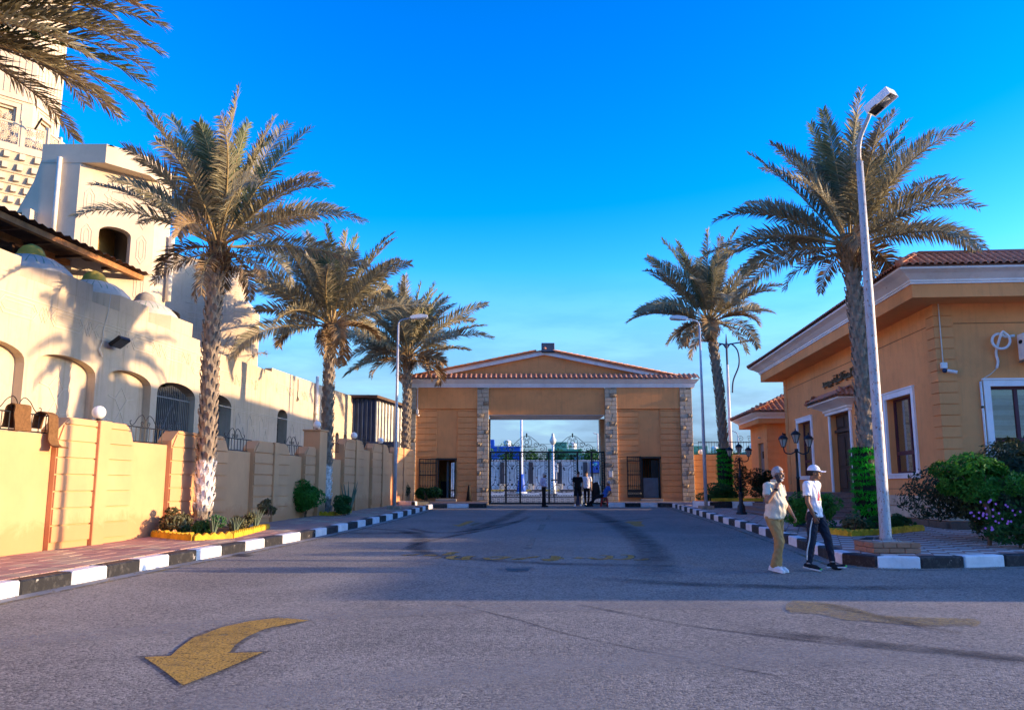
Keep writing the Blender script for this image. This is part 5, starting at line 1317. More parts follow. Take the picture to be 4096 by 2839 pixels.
# incised line, quoins, plinth
def strip_on(face,u0,u1,z0,z1,pr,name,mat,bev=0.008):
    """thin slab on the street face ('s') or the front face ('f')"""
    b=MB()
    if face=='s': b.cbox(-pr,0.004,u0,u1,z0,z1,bev)
    else: b.cbox(u0,u1,-pr,0.004,z0,z1,bev)
    return b.build(name,M[mat],rb)
M['orange_line']=plain('orange_joint',(0.26,0.11,0.04),0.9)
strip_on('s',0.5,15.8,6.0,6.025,0.003,'string_line','orange_line',0.001); strip_on('f',0.5,LX-0.5,6.0,6.025,0.003,'string_line','orange_line',0.001)
z=1.40
while z<ZS-0.1:
    z2=min(z+0.302,ZS-0.004)
    MB().prism([(-0.035,-0.035),(0.47,-0.035),(0.47,0.003),(0.003,0.003),(0.003,0.47),(-0.035,0.47)],z,z2-0.022,'z').build('quoin',M['orange_block'],rb)
    MB().prism([(-0.035,LU+0.035),(-0.035,LU-0.47),(0.003,LU-0.47),(0.003,LU+0.035)],z,z2-0.022,'z').build('quoin',M['orange_block'],rb)
    z=z2
strip_on('s',0.5,6.2,1.53,1.545,0.003,'string_line','orange_line',0.001)
for (z0,z1,mt,pr,lw) in ((0.42,0.70,'stone_base',0.14,0.55),(0.705,1.03,'stone',0.06,0.8),(1.035,1.355,'stone',0.06,0.8)):
    u=-0.06; k=0
    while u<LU:
        l_=lw*RND.uniform(0.85,1.15); e=min(u+l_,LU)
        MB().cbox(-pr-RND.uniform(0,.02),0.0,u,e-0.012,z0,z1-0.01,0.012).build('plinth_stone',M[mt],rb); u=e
    u=-0.05
    while u<6.0:
        e=u+lw*RND.uniform(0.85,1.15); MB().cbox(u,e-0.012,-pr-RND.uniform(0,.02),0.0,z0,z1-0.01,0.012).build('plinth_stone',M[mt],rb); u=e
# windows
def window(face,u0,u1,z0,z1,d,mull,trans,blind=None,name='window'):
    """frame, sashes and glass set d behind the face, white surround with sill"""
    def P(u,z,dd): return (dd,u,z) if face=='s' else (u,dd,z)
    def bx_(b,ua,ub,da,db,za,zb):
        if face=='s': b.box(da,db,ua,ub,za,zb)
        else: b.box(ua,ub,da,db,za,zb)
        return b
    w=empty(name,P((u0+u1)/2,z0,0),0,rb); off=Vector(w.location)
    def mk(nm,mat,*a):
        o=bx_(MB(),*a).build(nm,M[mat],w); o.location=-off; return o
    T_=0.17
    mk('surround','white',u0-T_,u0-0.001,-0.06,0.002,z0,z1+T_); mk('surround','white',u1+0.001,u1+T_,-0.06,0.002,z0,z1+T_); mk('surround','white',u0-0.001,u1+0.001,-0.058,0.002,z1+0.001,z1+T_-.002)
    mk('surround_lip','white',u0-T_-.03,u1+T_+.03,-0.085,0.002,z1+T_+.001,z1+T_+.045)
    mk('sill','white',u0-T_-.06,u1+T_+.06,-0.10,0.002,z0-0.05,z0-.001); mk('sill','white',u0-T_,u1+T_,-0.055,0.002,z0-0.15,z0-.051)
    t=0.07
    mk('frame','maroon',u0,u0+t,d-.04,d+.04,z0,z1); mk('frame','maroon',u1-t,u1,d-.04,d+.04,z0,z1); mk('frame','maroon',u0+t,u1-t,d-.039,d+.039,z0,z0+t); mk('frame','maroon',u0+t,u1-t,d-.039,d+.039,z1-t,z1)
    mk('transom','maroon',u0+t,u1-t,d-.05,d+.038,trans-.06,trans+.06)
    for m in mull: mk('mullion','maroon',m-.045,m+.045,d-.045,d+.036,z0+t,z1-t)
    es=[u0+t]+list(mull)+[u1-t]
    for i in range(len(es)-1):
        for (za,zb) in ((z0+t,trans-.06),(trans+.06,z1-t)): mk('pane','glass',es[i]+.02,es[i+1]-.02,d-.004,d+.004,za,zb)
    if blind=='slats':
        n=14
        for k in range(n):
            za=z0+t+(z1-z0-2*t)*k/n; zb=z0+t+(z1-z0-2*t)*(k+1)/n
            mk('blind_slat','blind' if k%2 else 'blind_dark',u0+t,u1-t,d+.12,d+.13,za,zb)
    else:
        n=10
        for k in range(n):
            ua=u0+(u1-u0)*k/n; ub=u0+(u1-u0)*(k+1)/n
            mk('curtain_fold','curtain',ua,ub-.005,d+.16+.03*(k%2),d+.20+.03*(k%2),z0,z1)
    return w
window('s',*WN,0.24,(2.62,),2.62); window('s',*WF,0.24,(13.2,),2.68)
window('f',*WA,0.16,(2.02,3.2),2.84,'slats'); window('f',7.2,9.6,2.22,4.27,0.16,(8.0,8.9),2.84,'slats')
# front door with tiled hood
dr=empty('door',(0,(DOOR[0]+DOOR[1])/2,DOOR[2]),0,rb); wd=(DOOR[1]-DOOR[0])/2
def dbox(nm,mat,xa,xb,ua,ub,za,zb,bev=.008): MB().cbox(xa,xb,ua,ub,za,zb,bev).build(nm,M[mat],dr)
dbox('leaf','brown_wood',0.20,0.26,-wd,-0.008,0,2.22); dbox('leaf','brown_wood',0.20,0.26,0.008,wd,0,2.22)
for s in (-1,1):
    c=s*wd/2
    for (za,zb) in ((0.15,0.85),(0.98,2.08)): dbox('door_panel','brown_wood',0.165,0.2,c-0.38,c+0.38,za,zb,.03)
    dbox('door_panel','brown_wood',0.165,0.2,c-0.38,c+0.38,2.42,2.80,.03)
dbox('transom_panel','brown_wood',0.20,0.26,-wd,wd,2.34,2.91); dbox('transom_bar','brown_wood',0.12,0.26,-wd,wd,2.225,2.335)
MB().tube([(0.16,-0.08,1.0),(0.12,-0.08,1.04),(0.12,-0.08,1.2),(0.16,-0.08,1.24)],0.015,6).build('handle',M['bronze'],dr)
for s in (-1,1): dbox('surround','white',-0.06,0.002,s*wd-(0.16 if s<0 else -0.001),s*wd+(0.16 if s>0 else -0.001),0,2.92)
hd=empty('door_hood',(0,(DOOR[0]+DOOR[1])/2,4.30),0,rb)
b=MB(); hp=[(0.03,0.0),(0.14,0.0),(0.14,0.09),(0.20,0.12),(0.20,0.18),(0.34,0.26),(0.58,0.36),(0.64,0.38),(0.64,0.44)]
A=[[(0,-wd-0.12-o,z),(-o,-wd-0.12-o,z),(-o,wd+0.12+o,z),(0,wd+0.12+o,z)] for o,z in hp]
for i in range(len(A)-1): b.strip(A[i],A[i+1])
b.build('hood_cornice',M['white'],hd)
ex=0.72; hz=0.86; wl=wd+0.12+ex
b=MB(); b.add([(-ex,-wl,0.45),(-ex,wl,0.45),(0,wl,0.45),(0,-wl,0.45),(0,wl-0.5,hz),(0,-wl+0.5,hz)],[(0,1,4,5),(1,2,4),(3,0,5),(0,3,2,1)]); b.build('hood_slab',M['rooftile'],hd)
tms=tile_mesh(0.17,0.27,0.042); L=[]
d_=Vector((ex,0,hz-0.45)); 
tile_slope(hd,(-ex,wl,0.45),(0,-1,0),tuple(d_),2*wl,d_.length,0.17,0.27,tms,clip=lambda a,b_: b_*0.55<a<2*wl-b_*0.55,list_out=L)
for s in (-1,1):
    dd=Vector((0,-s*0.5,hz-0.45))
    if s>0: tile_slope(hd,(0,wl,0.45),(-1,0,0),tuple(dd),ex,dd.length,0.17,0.27,tms,clip=lambda a,b_: a<ex-b_*1.1,list_out=L)
    else: tile_slope(hd,(-ex,-wl,0.45),(1,0,0),tuple(dd),ex,dd.length,0.17,0.27,tms,clip=lambda a,b_: a>b_*1.1,list_out=L)
pieces('roof_tile',L,hd,300,'roof_tiles')
# steps up to the door
st=thing('entrance_steps','grey red granite steps rising to the brown front door','steps',(R_P.x+sin(R_TH)*8.5,R_P.y+cos(R_TH)*8.5,G(30.5)+KH),-R_TH)
zb=G(30.5)+KH
for k in range(6):
    zt=1.375-0.145*k-zb
    if zt<0.02: continue
    o_=0.36*k
    MB().cbox(-(1.55+o_),-0.145,-2.35-o_,2.35+o_,zt-0.145,zt,0.012).build('step',M['granite'],st)
    MB().cbox(-(1.58+o_),-0.145,-2.38-o_,2.38+o_,zt+0.001,zt+0.025,0.008).build('tread',M['granite'],st)
# bronze letters on the street face, read from the far end towards us in Arabic
sg=thing('building_sign','bronze Arabic lettering fixed above the hooded door','sign',(R_P.x+sin(R_TH)*8.4-0.06,R_P.y+cos(R_TH)*8.4,5.36),-R_TH)
ARW='\u0627\uFEDF\uFEE4\uFEAA\uFEF3\uFEE8\uFE94 \u0627\uFEDF\uFEB8\uFE92\uFE8E\uFE91\uFEF4\uFE94 \uFE91\uFE92\uFEEE\uFEAD\uFEB3\uFECC\uFEF4\uFEAA'
def letters(words, total, height, parent, mat):
    vis=words[::-1]                                         # visual order, left to right
    cu=bpy.data.curves.new('lettering','FONT'); cu.body=vis; cu.size=1.0; cu.extrude=0.05; cu.resolution_u=2
    o=bpy.data.objects.new('lettering',cu); me=evaluated_mesh(o)
    xs=[v.co.x for v in me.vertices]; ys=[v.co.y for v in me.vertices]
    if len(xs)<20: return None
    sx=total/(max(xs)-min(xs)); sy=height/(max(ys)-min(ys)); x0=min(xs); y0=min(ys)
    bm=bmesh.new(); bm.from_mesh(me)
    for v in bm.verts:
        a,b_,c=v.co; v.co=Vector((-c*0.8-0.0, total/2-(a-x0)*sx, (b_-y0)*sy))
    # one object per separate letter piece
    bm.verts.index_update(); seen=set(); comps=[]
    for v in bm.verts:
        if v in seen: continue
        stack=[v]; comp=[]; seen.add(v)
        while stack:
            q=stack.pop(); comp.append(q)
            for e in q.link_edges:
                w_=e.other_vert(q)
                if w_ not in seen: seen.add(w_); stack.append(w_)
        comps.append(comp)
    for comp in comps:
        ids={v:i for i,v in enumerate(comp)}; fs=[]
        for v in comp:
            for f_ in v.link_faces:
                t=tuple(ids[q] for q in f_.verts)
                if f_.verts[0]==v: fs.append(t)
        m2=bpy.data.meshes.new('letter'); m2.from_pydata([tuple(v.co) for v in comp],[],fs); m2.materials.append(mat); m2.update()
        link('letter',m2,parent)
    bm.free(); return True
letters(ARW,3.45,0.40,sg,M['bronze'])
# air conditioner, pipes and camera on the front face
def rw(x,y,z): return (R_P.x+cos(R_TH)*x+sin(R_TH)*y, R_P.y-sin(R_TH)*x+cos(R_TH)*y, z)
ac=thing('air_conditioner','white air conditioner outdoor unit on the front wall at right edge','air conditioner',rw(2.45,-0.05,4.92),-R_TH)
MB().cbox(-0.42,0.42,-0.50,-0.14,0.02,0.72,.02).build('casing',M['white_metal'],ac)
MB().lathe([(0.25,0),(0.25,0.012),(0.22,0.02),(0.04,0.02)],20).xf(Matrix.Translation((0.06,-0.502,0.36))@Matrix.Rotation(pi/2,4,'X')).build('fan_grille',M['grey_iron'],ac)
MB().lathe([(0.09,0),(0.085,0.01)],16).xf(Matrix.Translation((-0.425,-0.32,0.50))@Matrix.Rotation(-pi/2,4,'Y')@Matrix.Diagonal((0.6,1,1,1))).build('badge',M['black_iron'],ac)
for s in (-1,1): MB().box(s*0.33-.02,s*0.33+.02,-0.5,0.0,-0.02,0.019).build('bracket',M['grey_iron'],ac)
cp=[(1.98,-0.2,5.62)]+[(1.60+0.21*cos(a),-0.12-0.012*i,5.47+0.21*sin(a)) for i,a in enumerate([0.7+2*pi*k/14 for k in range(17)])]+[(1.52,-0.08,5.2),(1.56,-0.05,4.95),(1.52,-0.03,4.76)]
pp=thing('refrigerant_pipe','taped white pipe coiled in a ring beside the air conditioner','pipe',rw(1.6,0,4.7),-R_TH)
MB().tube([(p[0]-1.6,p[1],p[2]-4.7) for p in spline(cp,3)],0.035,8).build('taped_pipe',M['white_metal'],pp,True)
MB().tube(spline([(-0.08,-0.03,0.06),(-0.25,-0.02,-0.1),(-0.45,-0.02,-0.22),(-0.53,-0.03,-0.35)],4),0.012,5).build('cable',M['pvc'],pp)
dp=thing('conduit','thin white pipe down the front wall beside the window','pipe',rw(1.06,-0.04,1.5),-R_TH)
MB().tube([(0,0,0),(0,0,2.9)],0.032,8).build('tube',M['white_metal'],dp,True); MB().tube([(0,0,2.18),(0,0,2.24)],0.04,8).build('clip',M['black_iron'],dp)
sc=thing('security_camera','white security camera on a conduit at the near corner of the orange building','camera',rw(0.12,-0.06,4.72),-R_TH)
MB().tube([(0,0,0.2),(0,0,1.83)],0.016,6).build('conduit',M['pvc'],sc); MB().cbox(-.08,.08,-.08,.02,0.04,0.2,.01).build('box',M['white_metal'],sc); MB().ball((0,-.06,-.02),.065,10,8).build('mount',M['blue_sheet'],sc,True); MB().tube([(0.05,-0.1,-0.03),(0.26,-0.2,-0.09)],0.045,10).build('camera_body',M['white_metal'],sc)

# ---------------------------------------------------------------- small lodge between the building and the gatehouse
an=thing('small_lodge','small orange lodge with tiled roof and grey door before the gatehouse','building',(12.42,40.0,0),-R_TH)
AZ=4.62
b=MB(); holed(b,rect_loop(0,3.8,0.5,AZ),[rect_loop(0.9,2.1,0.9,3.75)],rp,0.2); b.build('wall',M['orange'],an)
b=MB(); holed(b,rect_loop(0,5.0,0.5,AZ),[rect_loop(0.75,1.6,3.6,4.15)],rf,0.2); b.build('wall',M['orange'],an)
b=MB(); b.add([(0,3.8,0.5),(5,3.8,0.5),(5,3.8,AZ),(0,3.8,AZ)],[(0,1,2,3)]); b.add([(5,0,0.5),(5,3.8,0.5),(5,3.8,AZ),(5,0,AZ)],[(0,1,2,3)]); b.build('back_wall',M['orange'],an)
MB().cbox(0.12,0.18,0.9,2.1,0.9,3.75,.01).build('door',M['door_grey'],an); MB().box(0.10,0.121,1.25,1.7,3.0,3.35).build('door_vent',M['dark'],an)
MB().box(0.75,1.6,0.15,0.17,3.86,4.15).build('window_louvre',M['black_iron'],an); MB().box(0.75,1.6,0.15,0.17,3.6,3.85).build('window_pane',M['blind'],an)
z=0.7
while z<AZ-0.1:
    z2=min(z+0.31,AZ-0.004); MB().prism([(-0.03,-0.03),(0.52,-0.03),(0.52,0.003),(0.003,0.003),(0.003,0.4),(-0.03,0.4)],z,z2-0.02,'z').build('quoin',M['orange_block'],an); z=z2
def ring2(prof,lx,ly,name,mat,par):
    b=MB();R_=[]
    for o,z in prof: R_.append([(-o,-o,z),(lx+o,-o,z),(lx+o,ly+o,z),(-o,ly+o,z)])
    for i in range(len(R_)-1):
        for k in range(4):
            j=(k+1)%4; b.add([R_[i][k],R_[i][j],R_[i+1][j],R_[i+1][k]],[(0,1,2,3)])
    return b.build(name,M[mat],par)
ring2([(-.02,AZ),(0.5,AZ),(0.5,AZ+0.22)],5,3.8,'fascia','orange',an); ring2([(0.48,AZ+.222),(0.54,AZ+.222),(0.54,AZ+.30),(0.6,AZ+.32),(0.76,AZ+.44),(0.80,AZ+.50)],5,3.8,'cornice','white',an)
eo=0.84; ze=AZ+0.51; hw2=(3.8+2*eo)/2; zr2=ze+hw2*tan(radians(24))
b=MB(); b.add([(-eo,-eo,ze),(5+eo,-eo,ze),(5+eo,3.8+eo,ze),(-eo,3.8+eo,ze),(-eo+hw2,1.9,zr2),(5+eo-hw2,1.9,zr2)],[(0,1,5,4),(1,2,5),(2,3,4,5),(3,0,4),(3,2,1,0)]); b.build('roof_slab',M['rooftile'],an)
L=[]; s24=radians(24)
tile_slope(an,(-eo,-eo,ze),(1,0,0),(0,cos(s24),sin(s24)),5+2*eo,hw2/cos(s24),0.26,0.40,tm,clip=lambda a,b_: b_*cos(s24)<a<5+2*eo-b_*cos(s24),list_out=L)
tile_slope(an,(-eo,3.8+eo,ze),(0,-1,0),(cos(s24),0,sin(s24)),3.8+2*eo,hw2/cos(s24),0.26,0.40,tm,clip=lambda a,b_: b_*cos(s24)<a<3.8+2*eo-b_*cos(s24),list_out=L)
pieces('roof_tile',L,an,300,'roof_tiles'); hip((-eo,-eo,ze),(-eo+hw2,1.9,zr2),an,0.11); hip((-eo,3.8+eo,ze),(-eo+hw2,1.9,zr2),an,0.11)
MB().tube([(-0.02,1.5,4.0),(-0.12,1.5,4.05)],0.04,8).build('wall_lamp',M['pvc'],an)
# low orange wall with railing between the gatehouse and the lodge
lw=thing('boundary_wall','orange boundary wall with iron railing right of the gatehouse','wall',(11.7,46.3,G(46)+KH))
MB().cbox(-1.6,3.2,0,0.25,-0.3,2.52,.02).build('wall_panel',M['orange'],lw)
z=0.0
while z<2.4: MB().cbox(-1.55,0.25,-0.04,-0.001,z,z+0.30,.008).build('block',M['orange_block'],lw); MB().cbox(0.45,3.1,-0.04,-0.001,z,z+0.30,.008).build('block',M['orange_block'],lw); z+=0.32
rl=empty('railing',(0,0.12,2.52),0,lw)
MB().box(-1.2,3.2,-.02,.02,0.72,0.76).build('rail',M['black_iron'],rl); MB().box(-1.2,3.2,-.02,.02,0.04,0.08).build('rail',M['black_iron'],rl)
rbm=MB().tube([(0,0,0),(0,0,0.78)],0.012,5).mesh('bar'); rbm.materials.append(M['black_iron'])
for k in range(30): link('bar',rbm,rl,(-1.2+k*0.15,0,0))
for c in (1.2,1.7):
    MB().tube([(c+p[0],0,0.92+p[1]) for p in scroll_pts((0,0),0.03,0.17,1.4,0,20)],0.012,5).build('scroll',M['black_iron'],rl)
    MB().tube([(c+p[0],0,0.4+p[1]) for p in scroll_pts((0,0),0.03,0.17,1.4,pi,20)],0.012,5).build('scroll',M['black_iron'],rl)
g=thing('globe_lamp','white globe lamp on the wall right of the gatehouse','lamp',(10.62,46.4,G(46)+KH+2.52)); MB().ball((0,0,0.17),0.15,16,12).build('globe',M['globe'],g,True); MB().lathe([(0.07,0),(0.05,0.05)],10).build('base',M['black_iron'],g)

# ---------------------------------------------------------------- orange wing farther right, out of view; its shadow crosses the road
wg=thing('orange_wing','low orange wing standing right of the camera across the side road','building',(22.3,10.4,G(10)))
b=MB(); holed(b,rect_loop(0,10.5,0,3.45),[rect_loop(1.5,3.5,1.2,2.7),rect_loop(6.5,8.5,1.2,2.7)],rp,0.25,back={0,1}); b.build('wall',M['orange'],wg)
b=MB(); holed(b,rect_loop(0,13,0,3.45),[rect_loop(2,4,1.2,2.7),rect_loop(8,10,1.2,2.7)],rf,0.25,back={0,1}); b.build('wall',M['orange'],wg)
b=MB(); b.box(0.3,13,0.3,10.5,0,3.44); b.build('core',M['orange'],wg)
MB().cbox(-0.25,13.2,-0.12,10.8,3.452,3.7,.03).build('roof_slab',M['white'],wg)
# ---------------------------------------------------------------- date palms
M['frond'] = leafmat('date_palm_leaf', (0.17,0.16,0.095), (0.31,0.265,0.16), 0.25)
M['frond_young'] = leafmat('young_palm_leaf', (0.09,0.13,0.06), (0.19,0.205,0.10), 0.3)
M['frond_dead'] = leafmat('dead_palm_leaf', (0.16,0.095,0.045), (0.30,0.20,0.10), 0.1)
M['rachis'] = plain('palm_rachis', (0.34,0.24,0.10), 0.6, 0, 0.2, 4)
def barkmat(name, white):
    t = NT(name); w = t.co('World')
    c = t.mix(t.noise(w, 7, 5, 0.7), (0.13,0.10,0.075), (0.30,0.235,0.17))
    g = t.n('ShaderNodeNewGeometry')
    c = t.mix(t.rng(g.outputs['Random Per Island'],0,1,0,0.45), c, (0.37,0.30,0.22))
    if white:
        sp = t.n('ShaderNodeSeparateXYZ'); t.l(w, sp.inputs[0]); gy = t.math('SUBTRACT', sp.outputs['Z'], t.math('MULTIPLY', sp.outputs['Y'], SL))
        h = t.math('ADD', gy, t.math('MULTIPLY', t.noise(w, 5, 4, 0.6, 0.2, 0.8), 0.22))
        f = t.math('MULTIPLY', t.rng(h, 2.12, 2.05), t.rng(h, white[0]-0.1, white[0]+0.1))
        f = t.math('MULTIPLY', f, t.noise(w, 13, 5, 0.7, 0.68, 0.5))
        c = t.mix(f, c, (0.80,0.75,0.68))
    t.bump(t.noise(w, 40, 4, 0.7, 0, 1), 0.5, 0.02)
    return t.done(c, 0.9, spec=0.1)
M['bark'] = barkmat('palm_bark', None); M['bark_white'] = barkmat('whitewashed_palm_bark', (0.92,))
M['fibre'] = plain('palm_fibre', (0.21,0.13,0.065), 0.95, 0, 0.3, 20, 0.1, 0.6)
M['dates'] = plain('dates', (0.10,0.035,0.012), 0.5, 0, 0.3, 10)
def frond(parent, base, az, el0, length, droop, rnd, mat='frond', curl=0.0, nl=62, lw=0.030, leaf=0.52, twist=0.0, vang=0.5):
    """one feather leaf: arching rachis with two rows of leaflets"""
    n = 14; P = []; Tn = []
    p = Vector(base); e = el0; a = az
    for i in range(n+1):
        P.append(p.copy()); t = Vector((cos(e)*cos(a), cos(e)*sin(a), sin(e))); Tn.append(t)
        p = p + t*(length/n)
        f = i/n
        e -= droop/n*(0.25+1.5*f*f+0.5*f); a += curl/n
    b = MB(); b.mi = 0
    r = [0.026*(1-0.9*i/n)+0.002 for i in range(n+1)]
    b.tube(P, r, 4, False)
    b.mi = 1
    def at(s):
        x = s*n; i = min(int(x), n-1); f = x-i; return P[i].lerp(P[i+1], f), Tn[i].lerp(Tn[i+1], f).normalized()
    tw = twist
    for k in range(nl):
        s = 0.16+0.84*(k+0.5)/nl
        p, t = at(s)
        up = Vector((0,0,1)); side = t.cross(up)
        if side.length < 1e-3: side = Vector((-sin(az),cos(az),0))
        side.normalize(); nrm = side.cross(t).normalized()
        rot = Matrix.Rotation(tw + 0.25*sin(3*s+az), 3, t); side = rot @ side; nrm = rot @ nrm
        prof = min(1.0, (s-0.10)/0.22)**0.7 * (1.0 - 0.62*max(0,(s-0.55)/0.45)**1.5)
        L = leaf*prof*rnd.uniform(0.82,1.12)
        fw = 0.55+0.75*s**1.6                        # leaflets lie further forward towards the tip
        for sg in (-1,1):
            d = (side*sg*1.0 + t*(fw+rnd.uniform(-.14,.14)) + nrm*(vang+rnd.uniform(-.42,.34))).normalized()
            g = Vector((0,0,-1))
            m1 = p + d*L*0.5; d2 = (d + g*rnd.uniform(0.08,0.5)).normalized(); tip = m1 + d2*L*0.5
            wv = (t - d*t.dot(d)).normalized()*lw*(0.6+0.4*prof)*0.5
            wv2 = (wv + nrm*lw*rnd.uniform(-.25,.25))
            b.add([p-wv*0.5, p+wv*0.5, m1+wv2, m1-wv2, tip], [(0,1,2,3),(3,2,4)])
    # spines / stub at the base
    return b.build('frond', [M['rachis'], M[mat]], parent, fix=False)
def palm(label, path, r0, crown, seed, nf=40, length=3.9, group='date palms along the road', white=False, leaf=0.5, lw=0.03, dates=True, bark='bark', up_bias=0.0, az0=0.0, special=(), nl_=92):
    rnd = random.Random(seed)
    base = Vector(path[0]); t = thing('date_palm', label, 'palm tree', base, 0, group)
    P = [p-base for p in spline(path, 8)]
    n = len(P); H = P[-1].z
    core = []
    for i, p in enumerate(P):
        f = p.z/H
        core.append(r0*(1.0 + 0.55*max(0,1-p.z/0.55)**1.5 - 0.12*f))
    MB().tube(P, [c*0.93 for c in core], 14).build('trunk', M[bark], t, True)
    # leaf-base scales spiralling up
    b = MB(); zstep = 0.052; k = 0; z = 0.0
    def axis(z):
        for i in range(1,n):
            if P[i].z >= z:
                f = (z-P[i-1].z)/max(1e-6,P[i].z-P[i-1].z); return P[i-1].lerp(P[i],f), core[i-1]+(core[i]-core[i-1])*f
        return P[-1], core[-1]
    while z < H-0.05:
        c, r = axis(z); a = k*2.39996
        w = 0.115*rnd.uniform(0.85,1.15); h = 0.17*rnd.uniform(0.85,1.2); out = rnd.uniform(0.025,0.06)*(1.25 if z>H*0.8 else 1)
        da = w/r*0.5
        def pt(aa, zz, rr): return c + Vector((cos(aa)*rr, sin(aa)*rr, zz))
        lowr = r*0.90
        A = pt(a-da,0.02,lowr+0.01); B_ = pt(a+da,0.02,lowr+0.01); C_ = pt(a,-0.05,lowr+0.015)
        T0 = pt(a-da*0.62,h,r+out); T1 = pt(a+da*0.62,h,r+out); Tm = pt(a,h+0.03,r+out*0.8); I0 = pt(a-da*0.6,h*0.95,r*0.9); I1 = pt(a+da*0.6,h*0.95,r*0.9)
        Mid = pt(a, h*0.5, r+out*0.95)
        b.add([A,C_,B_,T1,Tm,T0,Mid,I0,I1],[(0,1,6),(1,2,6),(2,3,6),(3,4,6),(4,5,6),(5,0,6),(5,4,7),(4,3,8),(4,8,7)])
        k += 1; z += zstep*(0.62 if r0<0.2 else 0.55)
    o = b.build('bark_scales', M[bark], t); o['kind'] = 'stuff'
    # crown shaft: old leaf stubs and fibre
    top = P[-1]
    b = MB()
    for i in range(46):
        a = i*2.39996; z = H-0.75+0.75*i/46; c, r = axis(min(z,H-0.01)); r = r*1.05+0.05*i/46
        d = Vector((cos(a),sin(a),rnd.uniform(1.2,2.2))).normalized(); L = rnd.uniform(0.22,0.45); q = c+Vector((cos(a)*r*0.8,sin(a)*r*0.8,0)); s = Vector((-sin(a),cos(a),0))*0.055
        b.add([q-s,q+s,q+d*L+s*0.45,q+d*L-s*0.45,q+d*L*0.5+Vector((cos(a),sin(a),0))*0.05],[(0,1,4),(1,2,4),(2,3,4),(3,0,4),(0,3,2,1)])
    o = b.build('leaf_stubs', M['fibre'], t); o['kind'] = 'stuff'
    MB().lathe([(core[-1]*0.9,H-0.7),(core[-1]*1.25,H-0.45),(core[-1]*1.35,H-0.15),(core[-1]*1.0,H+0.15),(0.10,H+0.35)],12,(top.x,top.y,0)).build('crown_fibre', M['fibre'], t, True)
    hub = top + Vector((0,0,0.15))
    for i in range(nf):
        f = (i+0.5)/nf
        az = az0 + i*2.39996 + rnd.uniform(-.2,.2)
        el = radians(86 - 84*f**1.12 + rnd.uniform(-7,7) + up_bias*(1-f))
        L = length*rnd.uniform(0.74,1.08)*(0.80 if f<0.12 else 1.0)
        droop = radians(rnd.uniform(28,75))*(0.45+0.75*f)
        m = 'frond_young' if f < 0.30 and rnd.random()<0.6 else 'frond'
        if f > 0.88 and rnd.random()<0.6: m = 'frond_dead'; L *= 0.6; droop *= 2.2
        q = hub + Vector((cos(az),sin(az),0))*core[-1]*0.6 + Vector((0,0,0.25*(0.5-f)))
        frond(t, q, az, el, L, droop, rnd, m, rnd.uniform(-.45,.45), nl_, lw*1.15, leaf*1.12, rnd.uniform(-1.0,1.0), 0.4)
    for i in range(rnd.randint(3,6)):                        # dry fronds hanging against the trunk
        frond(t, hub-Vector((0,0,0.25)), rnd.uniform(0,2*pi), radians(rnd.uniform(-35,5)), length*rnd.uniform(0.35,0.55), radians(rnd.uniform(60,110)), rnd, 'frond_dead', rnd.uniform(-.6,.6), 46, lw, leaf*0.8, rnd.uniform(-1,1), 0.3)
    for (azd,eld,L,dr,m) in special:
        frond(t, hub, radians(azd), radians(eld), L, radians(dr), rnd, m, 0.1, nl_, lw*1.15, leaf*1.12, 0.2, 0.4)
    if dates:
        b = MB(); 
        for q in range(5):
            a = rnd.uniform(0,2*pi); c = hub+Vector((cos(a)*0.45,sin(a)*0.45,-0.25))
            b.mi = 0
            for s in range(14):
                d = Vector((rnd.gauss(0,0.10),rnd.gauss(0,0.10),-rnd.uniform(0.25,0.6))); b.mi=0; b.tube([hub+Vector((cos(a)*0.2,sin(a)*0.2,0)),c+Vector((0,0,0.05)),c+d],0.006,3,False)
                b.mi=1
                for u in range(6): b.ball(tuple(c+d*(0.45+0.1*u)+Vector((rnd.gauss(0,.012),rnd.gauss(0,.012),0))),0.018,5,4)
        o = b.build('date_bunches', [M['rachis'],M['dates']], t, fix=False); o['kind'] = 'stuff'
    return t
PALM1=palm('tall date palm with whitewashed foot nearest on the left pavement', [(-7.71,20.7,0.46),(-7.66,20.7,1.27),(-7.66,20.7,2.19),(-7.68,20.7,3.77),(-7.71,20.7,5.7),(-7.67,20.7,7.75)], 0.215, 0, 11, 46, 3.85, bark='bark_white', leaf=0.50, lw=0.034, up_bias=4, az0=0.4)
palm('second date palm on the left, whitewashed foot beside the tall wall post', [(-6.86,30.5,0.6),(-6.86,30.5,2.01),(-6.87,30.5,4.79),(-6.87,30.5,7.55)], 0.215, 0, 23, 44, 3.9, bark='bark_white', leaf=0.55, lw=0.04, up_bias=2, az0=1.1)
palm('left date palm beside the gatehouse with green garland round its foot', [(-5.5,42.8,0.76),(-5.53,42.8,3.46),(-5.5,42.8,6.07),(-5.52,42.8,8.3)], 0.24, 0, 37, 46, 4.7, leaf=0.65, lw=0.05, up_bias=-4, az0=2.0)
palm('tall date palm on the right pavement with green garland, beside the rusty lamp post', [(9.12,21.6,0.46),(9.28,21.6,2.22),(9.31,21.6,4.53),(9.26,21.6,6.22),(9.19,21.6,8.0)], 0.225, 0, 58, 44, 3.9, leaf=0.52, lw=0.034, up_bias=5, az0=2.7, special=((178,28,3.9,70,'frond'),(172,8,3.7,60,'frond'),(12,42,4.1,30,'frond'),(5,55,4.0,25,'frond')))
palm('right date palm before the lodge with green garland round its foot', [(9.9,38.5,0.72),(9.9,38.5,2.7),(9.8,38.5,5.62),(9.6,38.5,8.01),(9.42,38.5,9.3)], 0.23, 0, 71, 44, 4.2, leaf=0.60, lw=0.045, up_bias=0, az0=0.2)
